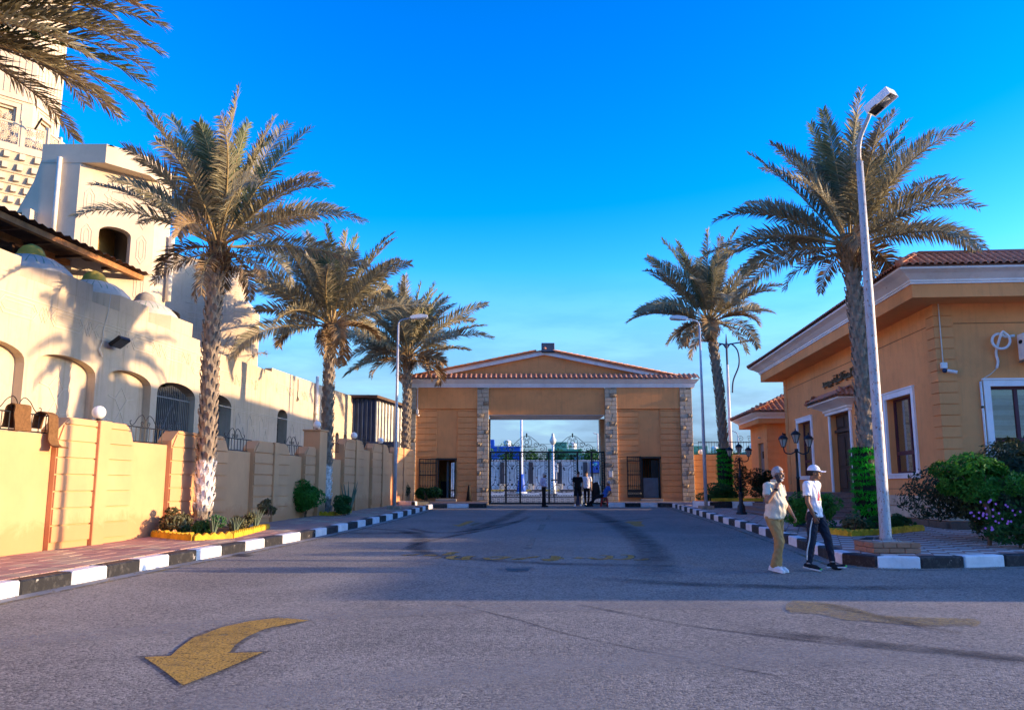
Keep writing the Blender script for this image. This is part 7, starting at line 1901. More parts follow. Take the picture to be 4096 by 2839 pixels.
def person(label, loc, J, look, skin, shirt, trousers, shoes, hair=None, group=None, vox=0.013, sleeve=0.55, torso=None, hairlen=1.0, shorts=False, tuck=False, cap=None, beard=None, bodyang=0.0, hem=0.0, belly=0.0, sock=None, long_sleeve=False):
    """J: joint positions (x,y,z) relative to the ground point; look: direction the face points"""
    V={k:Vector(v) for k,v in J.items() if isinstance(v,tuple) and len(v)==3}
    t=thing('person',label,'person',loc,0,group)
    ca=bodyang
    # ---- skin body: head, neck, arms, hands, shins
    b=MB(); hc=V['head']; f=Vector(look).normalized(); up=Vector(J.get('headup',(0,0,1))).normalized(); up=(up-f*up.dot(f)).normalized(); rt=f.cross(up)
    HM=Matrix(((rt.x,f.x,up.x,hc.x),(rt.y,f.y,up.y,hc.y),(rt.z,f.z,up.z,hc.z),(0,0,0,1)))     # head frame: x right, y forward, z up
    hb=MB(); hb.ball((0,-0.012,0.022),(0.076,0.094,0.098),18,12); hb.ball((0,0.018,-0.045),(0.060,0.070,0.070),16,10); hb.ball((0,0.045,-0.088),(0.034,0.035,0.026),12,8)
    hb.tube([(0,0.082,0.022),(0,0.104,-0.022),(0,0.092,-0.032)],[0.010,0.017,0.013],8); hb.ball((0,0.088,-0.062),(0.026,0.014,0.012),10,6)
    for s in (-1,1):
        hb.ball((s*0.078,-0.012,-0.008),(0.012,0.022,0.034),8,6); hb.ball((s*0.032,0.074,0.022),(0.024,0.016,0.010),8,6); hb.ball((s*0.045,0.055,-0.025),(0.022,0.022,0.022),8,6)
    hb.xf(HM); b.add(hb.v,hb.f)
    capsule(b,[V['neck']-Vector((0,0,0.05)),V['neck'].lerp(hc,0.5),hc-up*0.05-f*0.01],[0.062,0.056,0.056])
    fingers=[]
    for s in ('R','L'):
        sh,el,wr=V['sh'+s],V['el'+s],V['wr'+s]
        capsule(b,[sh,sh.lerp(el,0.5),el],[0.050,0.046,0.038]); capsule(b,[el,el.lerp(wr,0.35),wr],[0.039,0.040,0.026])
        hd_=J.get('hand'+s) or tuple(wr-el); fingers+=hand(b,wr,hd_,J.get('palm'+s,(0,0.3,-1)),J.get('curl'+s,0.5),1.0,1 if s=='R' else -1)
    for s in ('R','L'):
        kn,an,toe=V['kn'+s],V['an'+s],V['toe'+s]
        capsule(b,[kn,kn.lerp(an,0.35),an],[0.058,0.056,0.036]); capsule(b,[V['hip'+s],kn],[0.075,0.058])
    capsule(b,[V['pelvis'],V['chest'],V['neck']-Vector((0,0,0.06))],[0.10,0.11,0.07])
    me=fuse(b,'body',vox*0.8,3)
    bb=MB(); bb.v=[tuple(v.co) for v in me.vertices]; bb.f=[tuple(p.vertices) for p in me.polygons]; bb.m=[0]*len(bb.f)
    for q,r in fingers: bb.tube(q,r,7); bb.ball(tuple(q[-1]),r[-1],7,5)
    body=bb.build('body',skin,t,True,fix=False)
    # ---- eyes, mouth
    for s in (-1,1):
        e=MB(); e.ball((s*0.032,0.086,0.012),(0.0125,0.006,0.006),8,6); e.xf(HM); e.build('eye',M['eye'],t,True,fix=False)
        e=MB(); e.tube([(s*0.016,0.096,0.031),(s*0.034,0.093,0.035),(s*0.050,0.080,0.030)],0.0045,5); e.xf(HM); e.build('eyebrow',hair or M['hair_black'],t,fix=False)
    e=MB(); e.tube([(-0.022,0.096,-0.062),(0,0.104,-0.060),(0.022,0.096,-0.062)],0.004,5); e.xf(HM); e.build('mouth',M['lip'],t,fix=False)
    if hair:
        h=MB(); n,m=20,14; vs=[]; 
        hb=MB(); hb.ball((0,-0.016,0.028),(0.084,0.101,0.106*hairlen),20,14)
        keep=[]; ok=[ (p[2] > (0.055 if p[1]>0.045 else (0.01 if p[1]>0.0 else -0.055))) for p in hb.v]
        h.v=hb.v; h.f=[q for q in hb.f if all(ok[i] for i in q)]; h.m=[0]*len(h.f)
        rn=random.Random(3); h.v=[(p[0]*(1+rn.uniform(-.03,.05)),p[1]*(1+rn.uniform(-.02,.05)),p[2]+rn.uniform(-.003,.008)*hairlen) for p in h.v]
        h.xf(HM); h.build('hair',hair,t,True,fix=False)
    if beard:
        h=MB(); h.ball((0,0.034,-0.078),(0.052,0.058,0.046),14,10); h.v=[(p[0],p[1],p[2]) for p in h.v]; h.f=[q for q in h.f if all(h.v[i][2]<-0.052 for i in q)]; h.m=[0]*len(h.f); h.xf(HM); h.build('beard',beard,t,True,fix=False)
        h=MB(); h.tube([(-0.028,0.090,-0.050),(0,0.104,-0.046),(0.028,0.090,-0.050)],0.007,6); h.xf(HM); h.build('moustache',beard,t,fix=False)
    if cap:
        h=MB(); h.ball((0,-0.014,0.036),(0.092,0.110,0.104),20,14); h.f=[q for q in h.f if all(h.v[i][2]>0.030 for i in q)]; h.m=[0]*len(h.f); h.xf(HM); cp_=h.build('cap',cap,t,True,fix=False)
        h=MB(); A=[];B_=[]
        for i in range(11):
            a=radians(20+140*i/10); A.append((0.088*cos(a),0.02+0.080*sin(a),0.040)); B_.append((0.084*cos(a)*1.02,0.055+0.135*sin(a)**0.8,0.030-0.018*abs(cos(a))+0.004))
        h.strip(A,B_); h.strip([(p[0],p[1],p[2]-.006) for p in A],[(p[0],p[1],p[2]-.006) for p in B_]); h.strip(B_,[(p[0],p[1],p[2]-.006) for p in B_]); h.xf(HM); h.build('cap_brim',cap,cp_,fix=False)
        h=MB(); h.cbox(-.022,.022,0.088,0.0925,0.062,0.088,.002); h.xf(HM); h.build('cap_emblem',M['eye'],cp_)
    # ---- shirt
    b=MB(); pv,ch,nk=V['pelvis'],V['chest'],V['neck']
    w=torso or (0.165,0.115)
    bf=Vector((-sin(ca),cos(ca),0))                          # body forward for angle ca (0 = +y)
    low=pv+Vector((0,0,-0.04-hem)) if not tuck else pv+Vector((0,0,0.06))
    b_=lambda k: pv.lerp(ch,k)
    ringloft(b,[(low,w[0]*1.08,w[1]*1.22,ca),(b_(0.25)+bf*belly*0.6,w[0]*1.0,w[1]*1.08+belly*0.5,ca),(b_(0.55)+bf*belly,w[0]*1.0,w[1]*1.05+belly*0.6,ca),(b_(0.85)+bf*belly*0.4,w[0]*1.05,w[1]*1.06+belly*0.2,ca),(ch+Vector((0,0,0.05)),w[0]*1.10,w[1]*1.04,ca),(nk.lerp(ch,0.35),w[0]*1.0,w[1]*0.88,ca),(nk+Vector((0,0,-0.035)),0.085,0.080,ca),(nk+Vector((0,0,0.0)),0.066,0.064,ca)],20)
    for s in ('R','L'):
        sh,el,wr=V['sh'+s],V['el'+s],V['wr'+s]; c=nk.lerp(sh,0.35)-Vector((0,0,0.05))
        if long_sleeve: capsule(b,[c,sh,sh.lerp(el,0.5),el,el.lerp(wr,0.5),wr.lerp(el,0.06)],[0.075,0.072,0.064,0.055,0.047,0.040])
        else: capsule(b,[c,sh],[0.078,0.072]); b.tube([sh,sh.lerp(el,sleeve*0.5),sh.lerp(el,sleeve),sh.lerp(el,sleeve+0.12)],[0.072,0.070,0.074,0.076],14)
    me=fuse(b,'shirt',vox,5)
    rn=random.Random(int(abs(loc[0])*100)); ph=rn.uniform(0,6)
    NRM=[v.normal.copy() for v in me.vertices]
    for v,nn in zip(me.vertices,NRM):                        # soft cloth folds
        q=v.co; f_=0.006*sin(q.z*42+q.x*18+ph)*max(0,min(1,(1.35-q.z)/0.3)) + 0.004*sin(q.x*60+q.y*40+q.z*22+ph*2); v.co=q+nn*f_
    me.materials.append(shirt); shirt_o=link('shirt',me,t)
    # ---- trousers
    b=MB()
    ringloft(b,[(pv+Vector((0,0,0.075)),w[0]*0.84,w[1]*0.88,ca),(pv+Vector((0,0,-0.02)),w[0]*0.90,w[1]*0.94,ca),(pv+Vector((0,0,-0.10)),w[0]*0.94,w[1]*1.02,ca)],18)
    for s in ('R','L'):
        hp,kn,an=V['hip'+s],V['kn'+s],V['an'+s]
        if shorts: b.tube([hp+Vector((0,0,0.03)),hp.lerp(kn,0.5),hp.lerp(kn,0.95)],[0.095,0.098,0.098],14); b.ball(tuple(hp),0.098,12,8)
        else:
            g=J.get('leg',(0.098,0.085,0.070,0.062,0.058)); capsule(b,[hp,hp.lerp(kn,0.5),kn,kn.lerp(an,0.5),an+Vector((0,0,0.02))],list(g))
    me=fuse(b,'trousers',vox,4)
    NRM=[v.normal.copy() for v in me.vertices]
    for v,nn in zip(me.vertices,NRM):
        q=v.co; f_=0.004*sin(q.z*38+q.x*55+q.y*40+ph)*sin(q.x*30-q.y*24+q.z*9)+0.003*sin(q.z*70+q.y*90+q.x*60+ph); v.co=q+nn*f_
    me.materials.append(trousers); link('shorts' if shorts else 'trousers',me,t)
    # ---- shoes
    for s in ('R','L'):
        an,toe=V['an'+s],V['toe'+s]; d=(toe-an); dz=d.z; d.z=0; L=d.length; d.normalize(); sd=Vector((-d.y,d.x,0))
        heel=an-d*0.055+Vector((0,0,-an.z+0.035+max(0,an.z-0.10))); 
        b=MB(); tz=toe.z
        hz=J.get('heel'+s,0.0)
        P=[heel+Vector((0,0,0.012+hz)),an+d*0.03+Vector((0,0,0.045-an.z+hz*0.6+0.01)),an+d*0.11+Vector((0,0,0.05-an.z+hz*0.3)),Vector((toe.x,toe.y,0.034+tz))]
        b.tube(P,[0.042,0.046,0.045,0.030],12); b.ball(tuple(P[0]),0.043,10,8); b.ball(tuple(P[-1]),(0.034,0.034,0.028),10,8)
        b.tube([an+Vector((0,0,0.01)),an-Vector((0,0,0.035))],[0.044,0.05],10)
        me=fuse(b,'shoe',0.009,3); me.materials.append(shoes[0]); so=link('shoe',me,t)
        sl=MB(); q0=P[0]-d*0.04; q1=P[-1]+d*0.03; A=[];B_=[]
        pts=[(0,0.030),(0.12,0.040),(0.35,0.036),(0.65,0.046),(0.88,0.040),(1.0,0.015)]
        lo=[];hi=[]
        ring=[(q0.lerp(q1,u),wd) for u,wd in pts]
        poly=[p+sd*wd for p,wd in ring]+[p-sd*wd for p,wd in ring[::-1]]
        zb=lambda p: max(0.004, p.z-0.036)
        nP=len(poly); vs=[(p.x,p.y,zb(p)-0.0) for p in poly]+[(p.x,p.y,zb(p)+0.022) for p in poly]
        sl.add(vs,[tuple(range(nP-1,-1,-1)),tuple(range(nP,2*nP))]+[(i,(i+1)%nP,(i+1)%nP+nP,i+nP) for i in range(nP)]); sl.build('sole',shoes[1],so)
        if sock:
            k=MB(); k.tube([an+Vector((0,0,0.0)),an+Vector((0,0,0.05))],[0.046,0.043],10); k.build('sock',sock,t,True)
    return t, HM, shirt_o, body
M['eye']=plain('dark_eye',(0.015,0.012,0.01),0.3); M['lip']=plain('lip',(0.20,0.07,0.055),0.5)
M['hair_black']=plain('black_hair',(0.012,0.010,0.009),0.6,0,0.4,60,0.3,0.6); M['hair_grey']=plain('grey_hair',(0.36,0.35,0.34),0.7,0,0.35,60,0.3,0.6); M['hair_white']=plain('white_beard',(0.62,0.61,0.59),0.8,0,0.2,60,0.2,0.6)
SK1=skinm('tan_skin',(0.30,0.155,0.09)); SK2=skinm('brown_skin',(0.22,0.11,0.062)); SK3=skinm('light_skin',(0.40,0.235,0.155))
SHOE_W=(cloth('white_shoe',(0.72,0.72,0.73),0.6),plain('white_sole',(0.72,0.72,0.70),0.6)); SHOE_K=(cloth('black_shoe',(0.015,0.015,0.018),0.7),plain('pale_sole',(0.62,0.62,0.60),0.6)); SHOE_B=(cloth('black_leather',(0.012,0.012,0.012),0.4),plain('black_sole',(0.01,0.01,0.01),0.6))
# older man on the phone
PA=(4.42,14.06,G(14.06)+0.004)
pA,HMa,shA,bdA=person('grey-haired man in cream polo shirt and khaki trousers holding a phone to his ear',PA,
 dict(pelvis=(-0.01,0,0.95),chest=(0.0,0.0,1.28),neck=(0.035,-0.01,1.50),head=(0.085,-0.035,1.615),
      shR=(-0.135,-0.11,1.42),elR=(-0.185,-0.24,1.17),wrR=(-0.015,-0.235,1.385),handR=(0.05,0.07,0.14),palmR=(0.6,0.7,0.1),curlR=0.75,
      shL=(0.125,0.11,1.42),elL=(0.215,0.10,1.15),wrL=(0.315,0.0,0.93),handL=(0.05,-0.04,-0.10),palmL=(-0.8,0.3,0.1),curlL=0.85,
      hipR=(-0.075,-0.06,0.90),hipL=(0.065,0.055,0.90),knR=(0.045,-0.10,0.50),knL=(0.06,0.05,0.49),anR=(-0.055,-0.03,0.105),anL=(0.045,0.08,0.10),toeR=(0.055,-0.135,0.0),toeL=(0.155,-0.02,0.0),heelR=0.03,leg=(0.105,0.092,0.075,0.068,0.066)),
 (0.80,-0.58,-0.12),SK1,cloth('cream_polo',(0.66,0.60,0.45)),cloth('khaki_trousers',(0.40,0.25,0.10)),SHOE_W,M['hair_grey'],beard=M['hair_white'],bodyang=radians(-128),torso=(0.185,0.135),belly=0.055,hem=0.03,vox=0.012)
ph=thing('mobile_phone','dark mobile phone held at the grey-haired man\'s ear','phone',tuple(Vector(PA)+Vector((0.035,-0.165,1.545))))
MB().cbox(-0.037,0.037,-0.006,0.006,-0.072,0.072,.004).xf(Matrix.Rotation(radians(-38),4,'Z')@Matrix.Rotation(radians(-24),4,'Y')).build('phone_body',M['cast_iron'],ph)
# collar, placket and watch
b=MB(); nk=Vector((0.035,-0.01,1.50))
for s in (-1,1):
    b.add([(nk.x+0.045,nk.y-0.05,1.515),(nk.x-0.02-0.03*s,nk.y-0.07*s-0.01,1.535),(nk.x-0.03,nk.y-0.085*s,1.49),(nk.x+0.085,nk.y-0.055-0.03*s,1.455)],[(0,1,2,3)])
b.tube([(nk.x+0.066*cos(a),nk.y+0.066*sin(a),1.515) for a in [2*pi*i/14 for i in range(14)]],0.016,6,closed=True)
b.build('collar',shA.data.materials[0],shA)
b=MB(); b.add([(0.128,-0.148,1.44),(0.150,-0.128,1.44),(0.176,-0.150,1.27),(0.154,-0.170,1.27)],[(0,1,2,3)]); b.build('placket',M['hair_grey'],shA)
b=MB(); w0=Vector((-0.035,-0.236,1.36)); dd=Vector((0.17,0.005,0.215)).normalized(); b.tube([w0-dd*0.014,w0+dd*0.014],0.034,12); b.build('watch_strap',M['rubber'],pA); b=MB(); b.cbox(-.02,.02,-.008,.008,-.02,.02,.003); b.xf(Matrix.Translation(w0+Vector((0.012,-0.034,0)))@Matrix.Rotation(0.5,4,'Y')); b.build('watch_face',M['black_iron'],pA)
# younger man in cap
PB=(5.22,14.42,G(14.42)+0.004)
jog=cloth('navy_joggers',(0.018,0.024,0.040),0.75)
pB,HMb,shB,bdB=person('young man in white T-shirt, white cap and dark track trousers walking right',PB,
 dict(pelvis=(0.02,0,0.97),chest=(0.0,0.0,1.29),neck=(0.0,0.0,1.51),head=(0.04,-0.02,1.645),
      shR=(-0.145,-0.12,1.44),elR=(-0.175,-0.20,1.145),wrR=(-0.075,-0.21,0.91),handR=(0.035,0.0,-0.12),palmR=(0.5,0.8,0.1),curlR=0.45,
      shL=(0.12,0.12,1.44),elL=(0.06,0.21,1.15),wrL=(-0.05,0.20,0.93),handL=(-0.02,0.0,-0.1),palmL=(0.5,-0.8,0.1),curlL=0.5,
      hipR=(-0.05,-0.075,0.92),hipL=(0.09,0.07,0.92),knR=(-0.10,-0.09,0.51),knL=(0.215,0.02,0.525),anR=(-0.165,-0.09,0.115),anL=(0.275,0.02,0.135),toeR=(-0.03,-0.19,0.0),toeL=(0.44,-0.06,0.045),heelR=0.02,heelL=-0.012,leg=(0.105,0.092,0.074,0.062,0.050)),
 (0.96,-0.26,-0.04),SK2,cloth('white_tshirt',(0.74,0.75,0.79)),jog,SHOE_K,M['hair_black'],cap=cloth('white_cap',(0.78,0.77,0.80)),bodyang=radians(-122),torso=(0.165,0.105),hem=0.04,vox=0.012,sock=cloth('grey_sock',(0.5,0.5,0.52)))
# print on the shirt: lettered triangle emblem and words, pressed onto the chest
def chest_print(parent, poly, mat, name, lift=0.004):
    """project a flat print onto the shirt along the chest direction"""
    me=parent.data; dirn=Vector((0.42,-0.91,0)).normalized(); sidev=Vector((dirn.y*-1,dirn.x,0)); 
    from mathutils.bvhtree import BVHTree
    bv=chest_print.cache.get(me.name) or BVHTree.FromPolygons([v.co.copy() for v in me.vertices],[tuple(p.vertices) for p in me.polygons]); chest_print.cache[me.name]=bv
    # subdivide the polygon by triangulating to a fine fan
    b=MB(); c=Vector((sum(p[0] for p in poly)/len(poly),sum(p[1] for p in poly)/len(poly)))
    def drop(p):
        o=Vector((0.02,0,0))+sidev*p.x+Vector((0,0,p.y))+dirn*0.6
        h=bv.ray_cast(o,-dirn); q=h[0] if h[0] else o-dirn*0.5
        return q+dirn*lift
    n=len(poly)
    for i in range(n):
        a,d=Vector(poly[i]),Vector(poly[(i+1)%n]); 
        for k in range(3):
            p0,p1=a.lerp(d,k/3),a.lerp(d,(k+1)/3); m0,m1=c.lerp(p0,.5),c.lerp(p1,.5)
            b.add([drop(c),drop(m0),drop(m1)],[(0,1,2)]); b.add([drop(m0),drop(p0),drop(p1),drop(m1)],[(0,1,2,3)])
    return b.build(name,mat,parent,fix=False)
chest_print.cache={}
PR=plain('crimson_print',(0.42,0.02,0.07),0.7); PY=plain('yellow_print',(0.75,0.45,0.05),0.7); PG=plain('grey_print',(0.25,0.22,0.26),0.7); PM=plain('magenta_print',(0.30,0.015,0.16),0.7)
chest_print(shB,[(-0.058,1.17),(-0.012,1.335),(0.008,1.335),(0.004,1.27),(-0.018,1.235),(-0.012,1.17)],PR,'emblem')
chest_print(shB,[(0.008,1.335),(0.062,1.17),(0.022,1.17),(0.006,1.225),(0.012,1.27)],PM,'emblem')
chest_print(shB,[(0.002,1.17),(0.058,1.17),(0.046,1.205),(0.012,1.225)],PY,'emblem',0.006)
def chest_text(body,z,width,height,mat,x0=0.0):
    cu=bpy.data.curves.new('print','FONT'); cu.body=body; cu.size=1.0; cu.resolution_u=1; o=bpy.data.objects.new('print',cu); me=evaluated_mesh(o)
    xs=[v.co.x for v in me.vertices]; ys=[v.co.y for v in me.vertices]
    if not xs: return
    bv=chest_print.cache[shB.data.name]; dirn=Vector((0.42,-0.91,0)).normalized(); sidev=Vector((-dirn.y,dirn.x,0))
    for v in me.vertices:
        px=x0+(v.co.x-(min(xs)+max(xs))/2)/(max(xs)-min(xs))*width; pz=z+(v.co.y-min(ys))/(max(ys)-min(ys))*height
        q0=Vector((0.02,0,0))+sidev*px+Vector((0,0,pz))+dirn*0.6; h=bv.ray_cast(q0,-dirn); v.co=(h[0] if h[0] else q0)+dirn*0.005
    me.materials.append(mat); link('print',me,shB)
chest_text('LETE',1.128,0.075,0.024,PG); 
# white side stripes on the trousers
for off in (-0.008,0.010):
    b=MB(); A=[];B_=[]
    path=[Vector((-0.09,-0.175,0.88)),Vector((-0.14,-0.182,0.72)),Vector((-0.165,-0.168,0.52)),Vector((-0.205,-0.150,0.34)),Vector((-0.215,-0.140,0.18))]
    for p in spline(path,4): A.append(p+Vector((off-0.004,off,0))); B_.append(p+Vector((off+0.004,off+0.004,0)))
    b.tube([(a+c_)*0.5 for a,c_ in zip(A,B_)],0.0055,5); b.build('side_stripe',SHOE_W[1],pB)
for nm in ('R','L'):
    pass
GRN=plain('lime_trim',(0.05,0.60,0.08),0.5)
for (x,y,z) in ((-0.02,-0.20,0.03),(0.455,-0.07,0.072)): MB().ball((x,y,z),(0.028,0.028,0.018),8,6).build('shoe_trim',GRN,pB,True)

# men by the gate
PC=(1.62,42.4,G(42.4)+0.004)
person('elderly man in pale lilac shirt and black trousers standing before the gate',PC,
 dict(pelvis=(0,0,0.95),chest=(-0.02,0,1.27),neck=(0.0,0,1.47),head=(0.05,0,1.585),shR=(-0.10,-0.15,1.40),elR=(-0.17,-0.19,1.14),wrR=(0.06,-0.20,1.03),shL=(-0.03,0.15,1.40),elL=(-0.10,0.2,1.14),wrL=(0.10,0.08,1.02),
      hipR=(0,-0.09,0.9),hipL=(0,0.09,0.9),knR=(0.0,-0.10,0.48),knL=(0.02,0.10,0.48),anR=(-0.03,-0.10,0.09),anL=(0.05,0.10,0.09),toeR=(0.12,-0.14,0),toeL=(0.20,0.06,0),leg=(0.108,0.095,0.085,0.08,0.078)),
 (0.95,0.25,-0.05),SK2,cloth('lilac_shirt',(0.52,0.48,0.60)),cloth('black_trousers',(0.012,0.012,0.014)),SHOE_B,M['hair_grey'],vox=0.016,bodyang=radians(-80),torso=(0.17,0.125),belly=0.03,tuck=True,long_sleeve=True)
PD=(3.42,43.2,G(43.2)+0.004)
person('youth in black T-shirt and black shorts walking from the gate',PD,
 dict(pelvis=(0,0,0.97),chest=(0.0,0.0,1.31),neck=(0.0,-0.01,1.52),head=(0.03,-0.05,1.64),shR=(-0.19,0,1.45),elR=(-0.235,0.02,1.15),wrR=(-0.22,-0.05,0.91),shL=(0.19,0,1.45),elL=(0.235,0.02,1.15),wrL=(0.21,-0.06,0.90),
      hipR=(-0.10,0,0.92),hipL=(0.10,0,0.92),knR=(-0.13,-0.08,0.50),knL=(0.13,0.03,0.50),anR=(-0.16,-0.05,0.11),anL=(0.15,0.12,0.10),toeR=(-0.19,-0.22,0),toeL=(0.14,-0.02,0)),
 (0.25,-0.85,-0.35),SK3,cloth('black_tshirt',(0.010,0.010,0.011)),cloth('black_shorts',(0.010,0.010,0.012)),SHOE_W,M['hair_black'],vox=0.016,bodyang=pi,torso=(0.175,0.11),shorts=True,hairlen=1.18,hem=0.03)
PE=(3.98,44.2,G(44.2)+0.004)
person('youth in white T-shirt and black trousers behind the black-shirted youth',PE,
 dict(pelvis=(0,0,0.98),chest=(0.0,0.0,1.32),neck=(0.0,0,1.53),head=(-0.02,-0.03,1.655),shR=(-0.19,0,1.46),elR=(-0.24,0.02,1.16),wrR=(-0.21,-0.05,0.92),shL=(0.19,0,1.46),elL=(0.24,0.02,1.16),wrL=(0.235,-0.04,0.92),
      hipR=(-0.09,0,0.93),hipL=(0.10,0,0.93),knR=(-0.10,-0.03,0.50),knL=(0.09,-0.10,0.51),anR=(-0.07,0.10,0.10),anL=(0.06,-0.08,0.11),toeR=(-0.10,-0.06,0),toeL=(0.02,-0.25,0),leg=(0.098,0.082,0.066,0.058,0.052)),
 (-0.2,-0.95,-0.12),SK3,cloth('plain_white_tshirt',(0.72,0.74,0.78)),cloth('black_slim_trousers',(0.012,0.012,0.014)),SHOE_W,M['hair_black'],vox=0.016,bodyang=pi,torso=(0.175,0.11),hairlen=1.15,hem=0.03)
PF=(4.72,42.9,G(42.9)+0.004)
person('man in blue shirt sitting on a red stool against the stone column',PF,
 dict(pelvis=(0.02,0,0.57),chest=(0.20,0.02,0.86),neck=(0.30,0.02,1.03),head=(0.26,0.0,1.16),headup=(0.1,0,1),shR=(0.22,0.20,0.98),elR=(0.20,0.26,0.72),wrR=(-0.02,0.20,0.62),shL=(0.25,-0.17,0.98),elL=(0.36,-0.24,0.72),wrL=(0.16,-0.20,0.52),
      hipR=(0.0,0.09,0.54),hipL=(0.0,-0.09,0.54),knR=(-0.42,0.10,0.50),knL=(-0.40,-0.10,0.46),anR=(-0.62,0.12,0.10),anL=(-0.80,-0.12,0.10),toeR=(-0.80,0.10,0),toeL=(-0.98,-0.12,0.05)),
 (-0.96,-0.1,0.05),SK2,cloth('blue_shirt',(0.045,0.13,0.42)),cloth('black_sitting_trousers',(0.012,0.012,0.014)),SHOE_B,M['hair_grey'],vox=0.016,bodyang=radians(90),torso=(0.185,0.13),belly=0.0,hem=0.05)
stl=thing('plastic_stool','red plastic stool under the seated man','stool',(4.76,42.9,G(42.9)))
MB().cbox(-.16,.16,-.16,.16,0.42,0.455,.012).build('seat',M['red_plastic'],stl)
for sx in (-1,1):
    for sy in (-1,1): MB().tube([(sx*.13,sy*.13,0.42),(sx*.19,sy*.19,0.0)],[0.03,0.024],6).build('leg',M['red_plastic'],stl)
for s in (-1,1): MB().box(-.15,.15,s*.155-.01,s*.155+.01,0.24,0.29).build('stretcher',M['red_plastic'],stl)
jk=thing('hanging_jacket','black jacket hanging on the right part of the gate','jacket',(4.72,GY+0.5,1.75))
b=MB(); ringloft(b,[((0,0,-0.75),0.20,0.07,0),((0.02,0,-0.4),0.19,0.09,0.1),((0,0,-0.1),0.17,0.09,0),((0,0,0.1),0.08,0.05,0)],12); capsule(b,[(-0.12,0,0.0),(-0.20,-0.02,-0.5)],[0.07,0.05]); b.build('cloth_body',M['rubber'],jk,True)
bl=thing('blue_drum','dark blue plastic drum behind the black-shirted youth','drum',(3.62,44.9,G(44.9)))
MB().lathe([(0.20,0),(0.21,0.04),(0.21,0.25),(0.20,0.27),(0.21,0.30),(0.21,0.56),(0.18,0.62),(0.10,0.63)],16).build('drum_body',M['blue_sheet'],bl,True); MB().lathe([(0.06,0.63),(0.06,0.66)],10).build('lid',M['black_iron'],bl)
mb=thing('meter_box','small grey electricity box on the right stone column','box',(5.45,GY-0.2,2.1)); MB().cbox(-.12,.12,-.08,.04,0,0.36,.01).build('case',M['lamp_grey'],mb); MB().cbox(-.09,.09,-.085,-.079,0.05,0.3,.004).build('door',M['white_metal'],mb)
# ---------------------------------------------------------------- street beyond the gate
M['pale_stone'] = stone_mat('pale_stone_wall',(0.62,0.61,0.60),0.4)
M['dark_stone'] = stone_mat('dark_stone_pillar',(0.06,0.062,0.075),0.5)
M['hedge'] = leafmat('hedge_leaf',(0.03,0.10,0.02),(0.07,0.19,0.03),0.3)
def paint(name,c): return stucco(name,c,dk(c,0.7),streak=0.25,grain=0.1)
M['b_blue']=paint('blue_render',(0.03,0.12,0.50)); M['b_white']=paint('white_render',(0.78,0.78,0.76)); M['b_green']=paint('green_render',(0.10,0.32,0.22)); M['b_lblue']=paint('light_blue_render',(0.30,0.45,0.62)); M['b_cream']=paint('cream_render',(0.66,0.58,0.44))
M['blue_paint']=plain('blue_paint',(0.03,0.10,0.45),0.5)
sheet('street',[(-60,52.5),(70,52.5),(70,84),(-60,84)],0.006,M['asphalt'])
sheet('far_pavement',[(-60,84.2),(70,84.2),(70,86.9),(-60,86.9)],0.13,M['tile_pale'])
fk=tag(empty('far_kerb'),kind='structure')
x=-12.0; k=0
while x<32:
    MB().cbox(x,x+1.38,83.95,84.22,G(84)-0.05,G(84)+0.15,0.02).build('kerb_stone',M['yellow_edge'] if k%2 else M['kerb_black'],fk); x+=1.4; k+=1
md=tag(empty('median_kerb'),kind='structure'); x=-9; k=0
while x<26:
    MB().cbox(x,x+1.38,66.0,66.9,G(66)-0.05,G(66)+0.16,0.02).build('kerb_stone',M['kerb_white'] if k%2 else M['concrete'],md); x+=1.4; k+=1
# pale stone garden wall with dark pillars
ww=thing('stone_garden_wall','pale stone wall with dark pillars across the street beyond the gate','wall',(3,87,G(87)))
MB().box(-24,36,0.1,0.4,-0.2,3.05).build('backing',M['mortar_buff'],ww)
L=[]; sm={}
for wv in (0.55,0.75,0.95):
    m_=MB().cbox(-wv/2+.008,wv/2-.008,0,0.1,0.006,0.19,.008).mesh('stone'); m_.materials.append(M['pale_stone']); sm[wv]=m_
rn=random.Random(4)
for r in range(16):
    x=-14+rn.uniform(0,0.5)
    while x<27:
        wv=rn.choice((0.55,0.75,0.95)); L.append((sm[wv],T(x+wv/2,-rn.uniform(0,.02),-0.02+r*0.19))); x+=wv
pieces('stone',L,ww,300,'stones')
MB().cbox(-24,36,-0.1,0.5,3.051,3.16,.02).build('coping',M['pale_stone'],ww)
for c in (-9.6,-6.8,-4.03,-1.03+0.0,1.98,4.98,7.7,10.6,13.5,16.4,19.3):
    p=empty('pillar',(c-3,-0.04,0),0,ww); MB().cbox(-0.22,0.22,-0.12,0.05,0.7,2.95,.02).build('shaft',M['dark_stone'],p); MB().cbox(-0.3,0.3,-0.16,0.05,0.0,0.69,.02).build('foot',M['stone'],p)
for i in range(46):
    MB().cbox(-.07,.07,-.03,.05,-.07,.07,.01).build('dark_inset',M['dark_stone' if i%5 else 'brick'],ww).location=(rn.uniform(-8,12),0,rn.uniform(0.8,2.6))
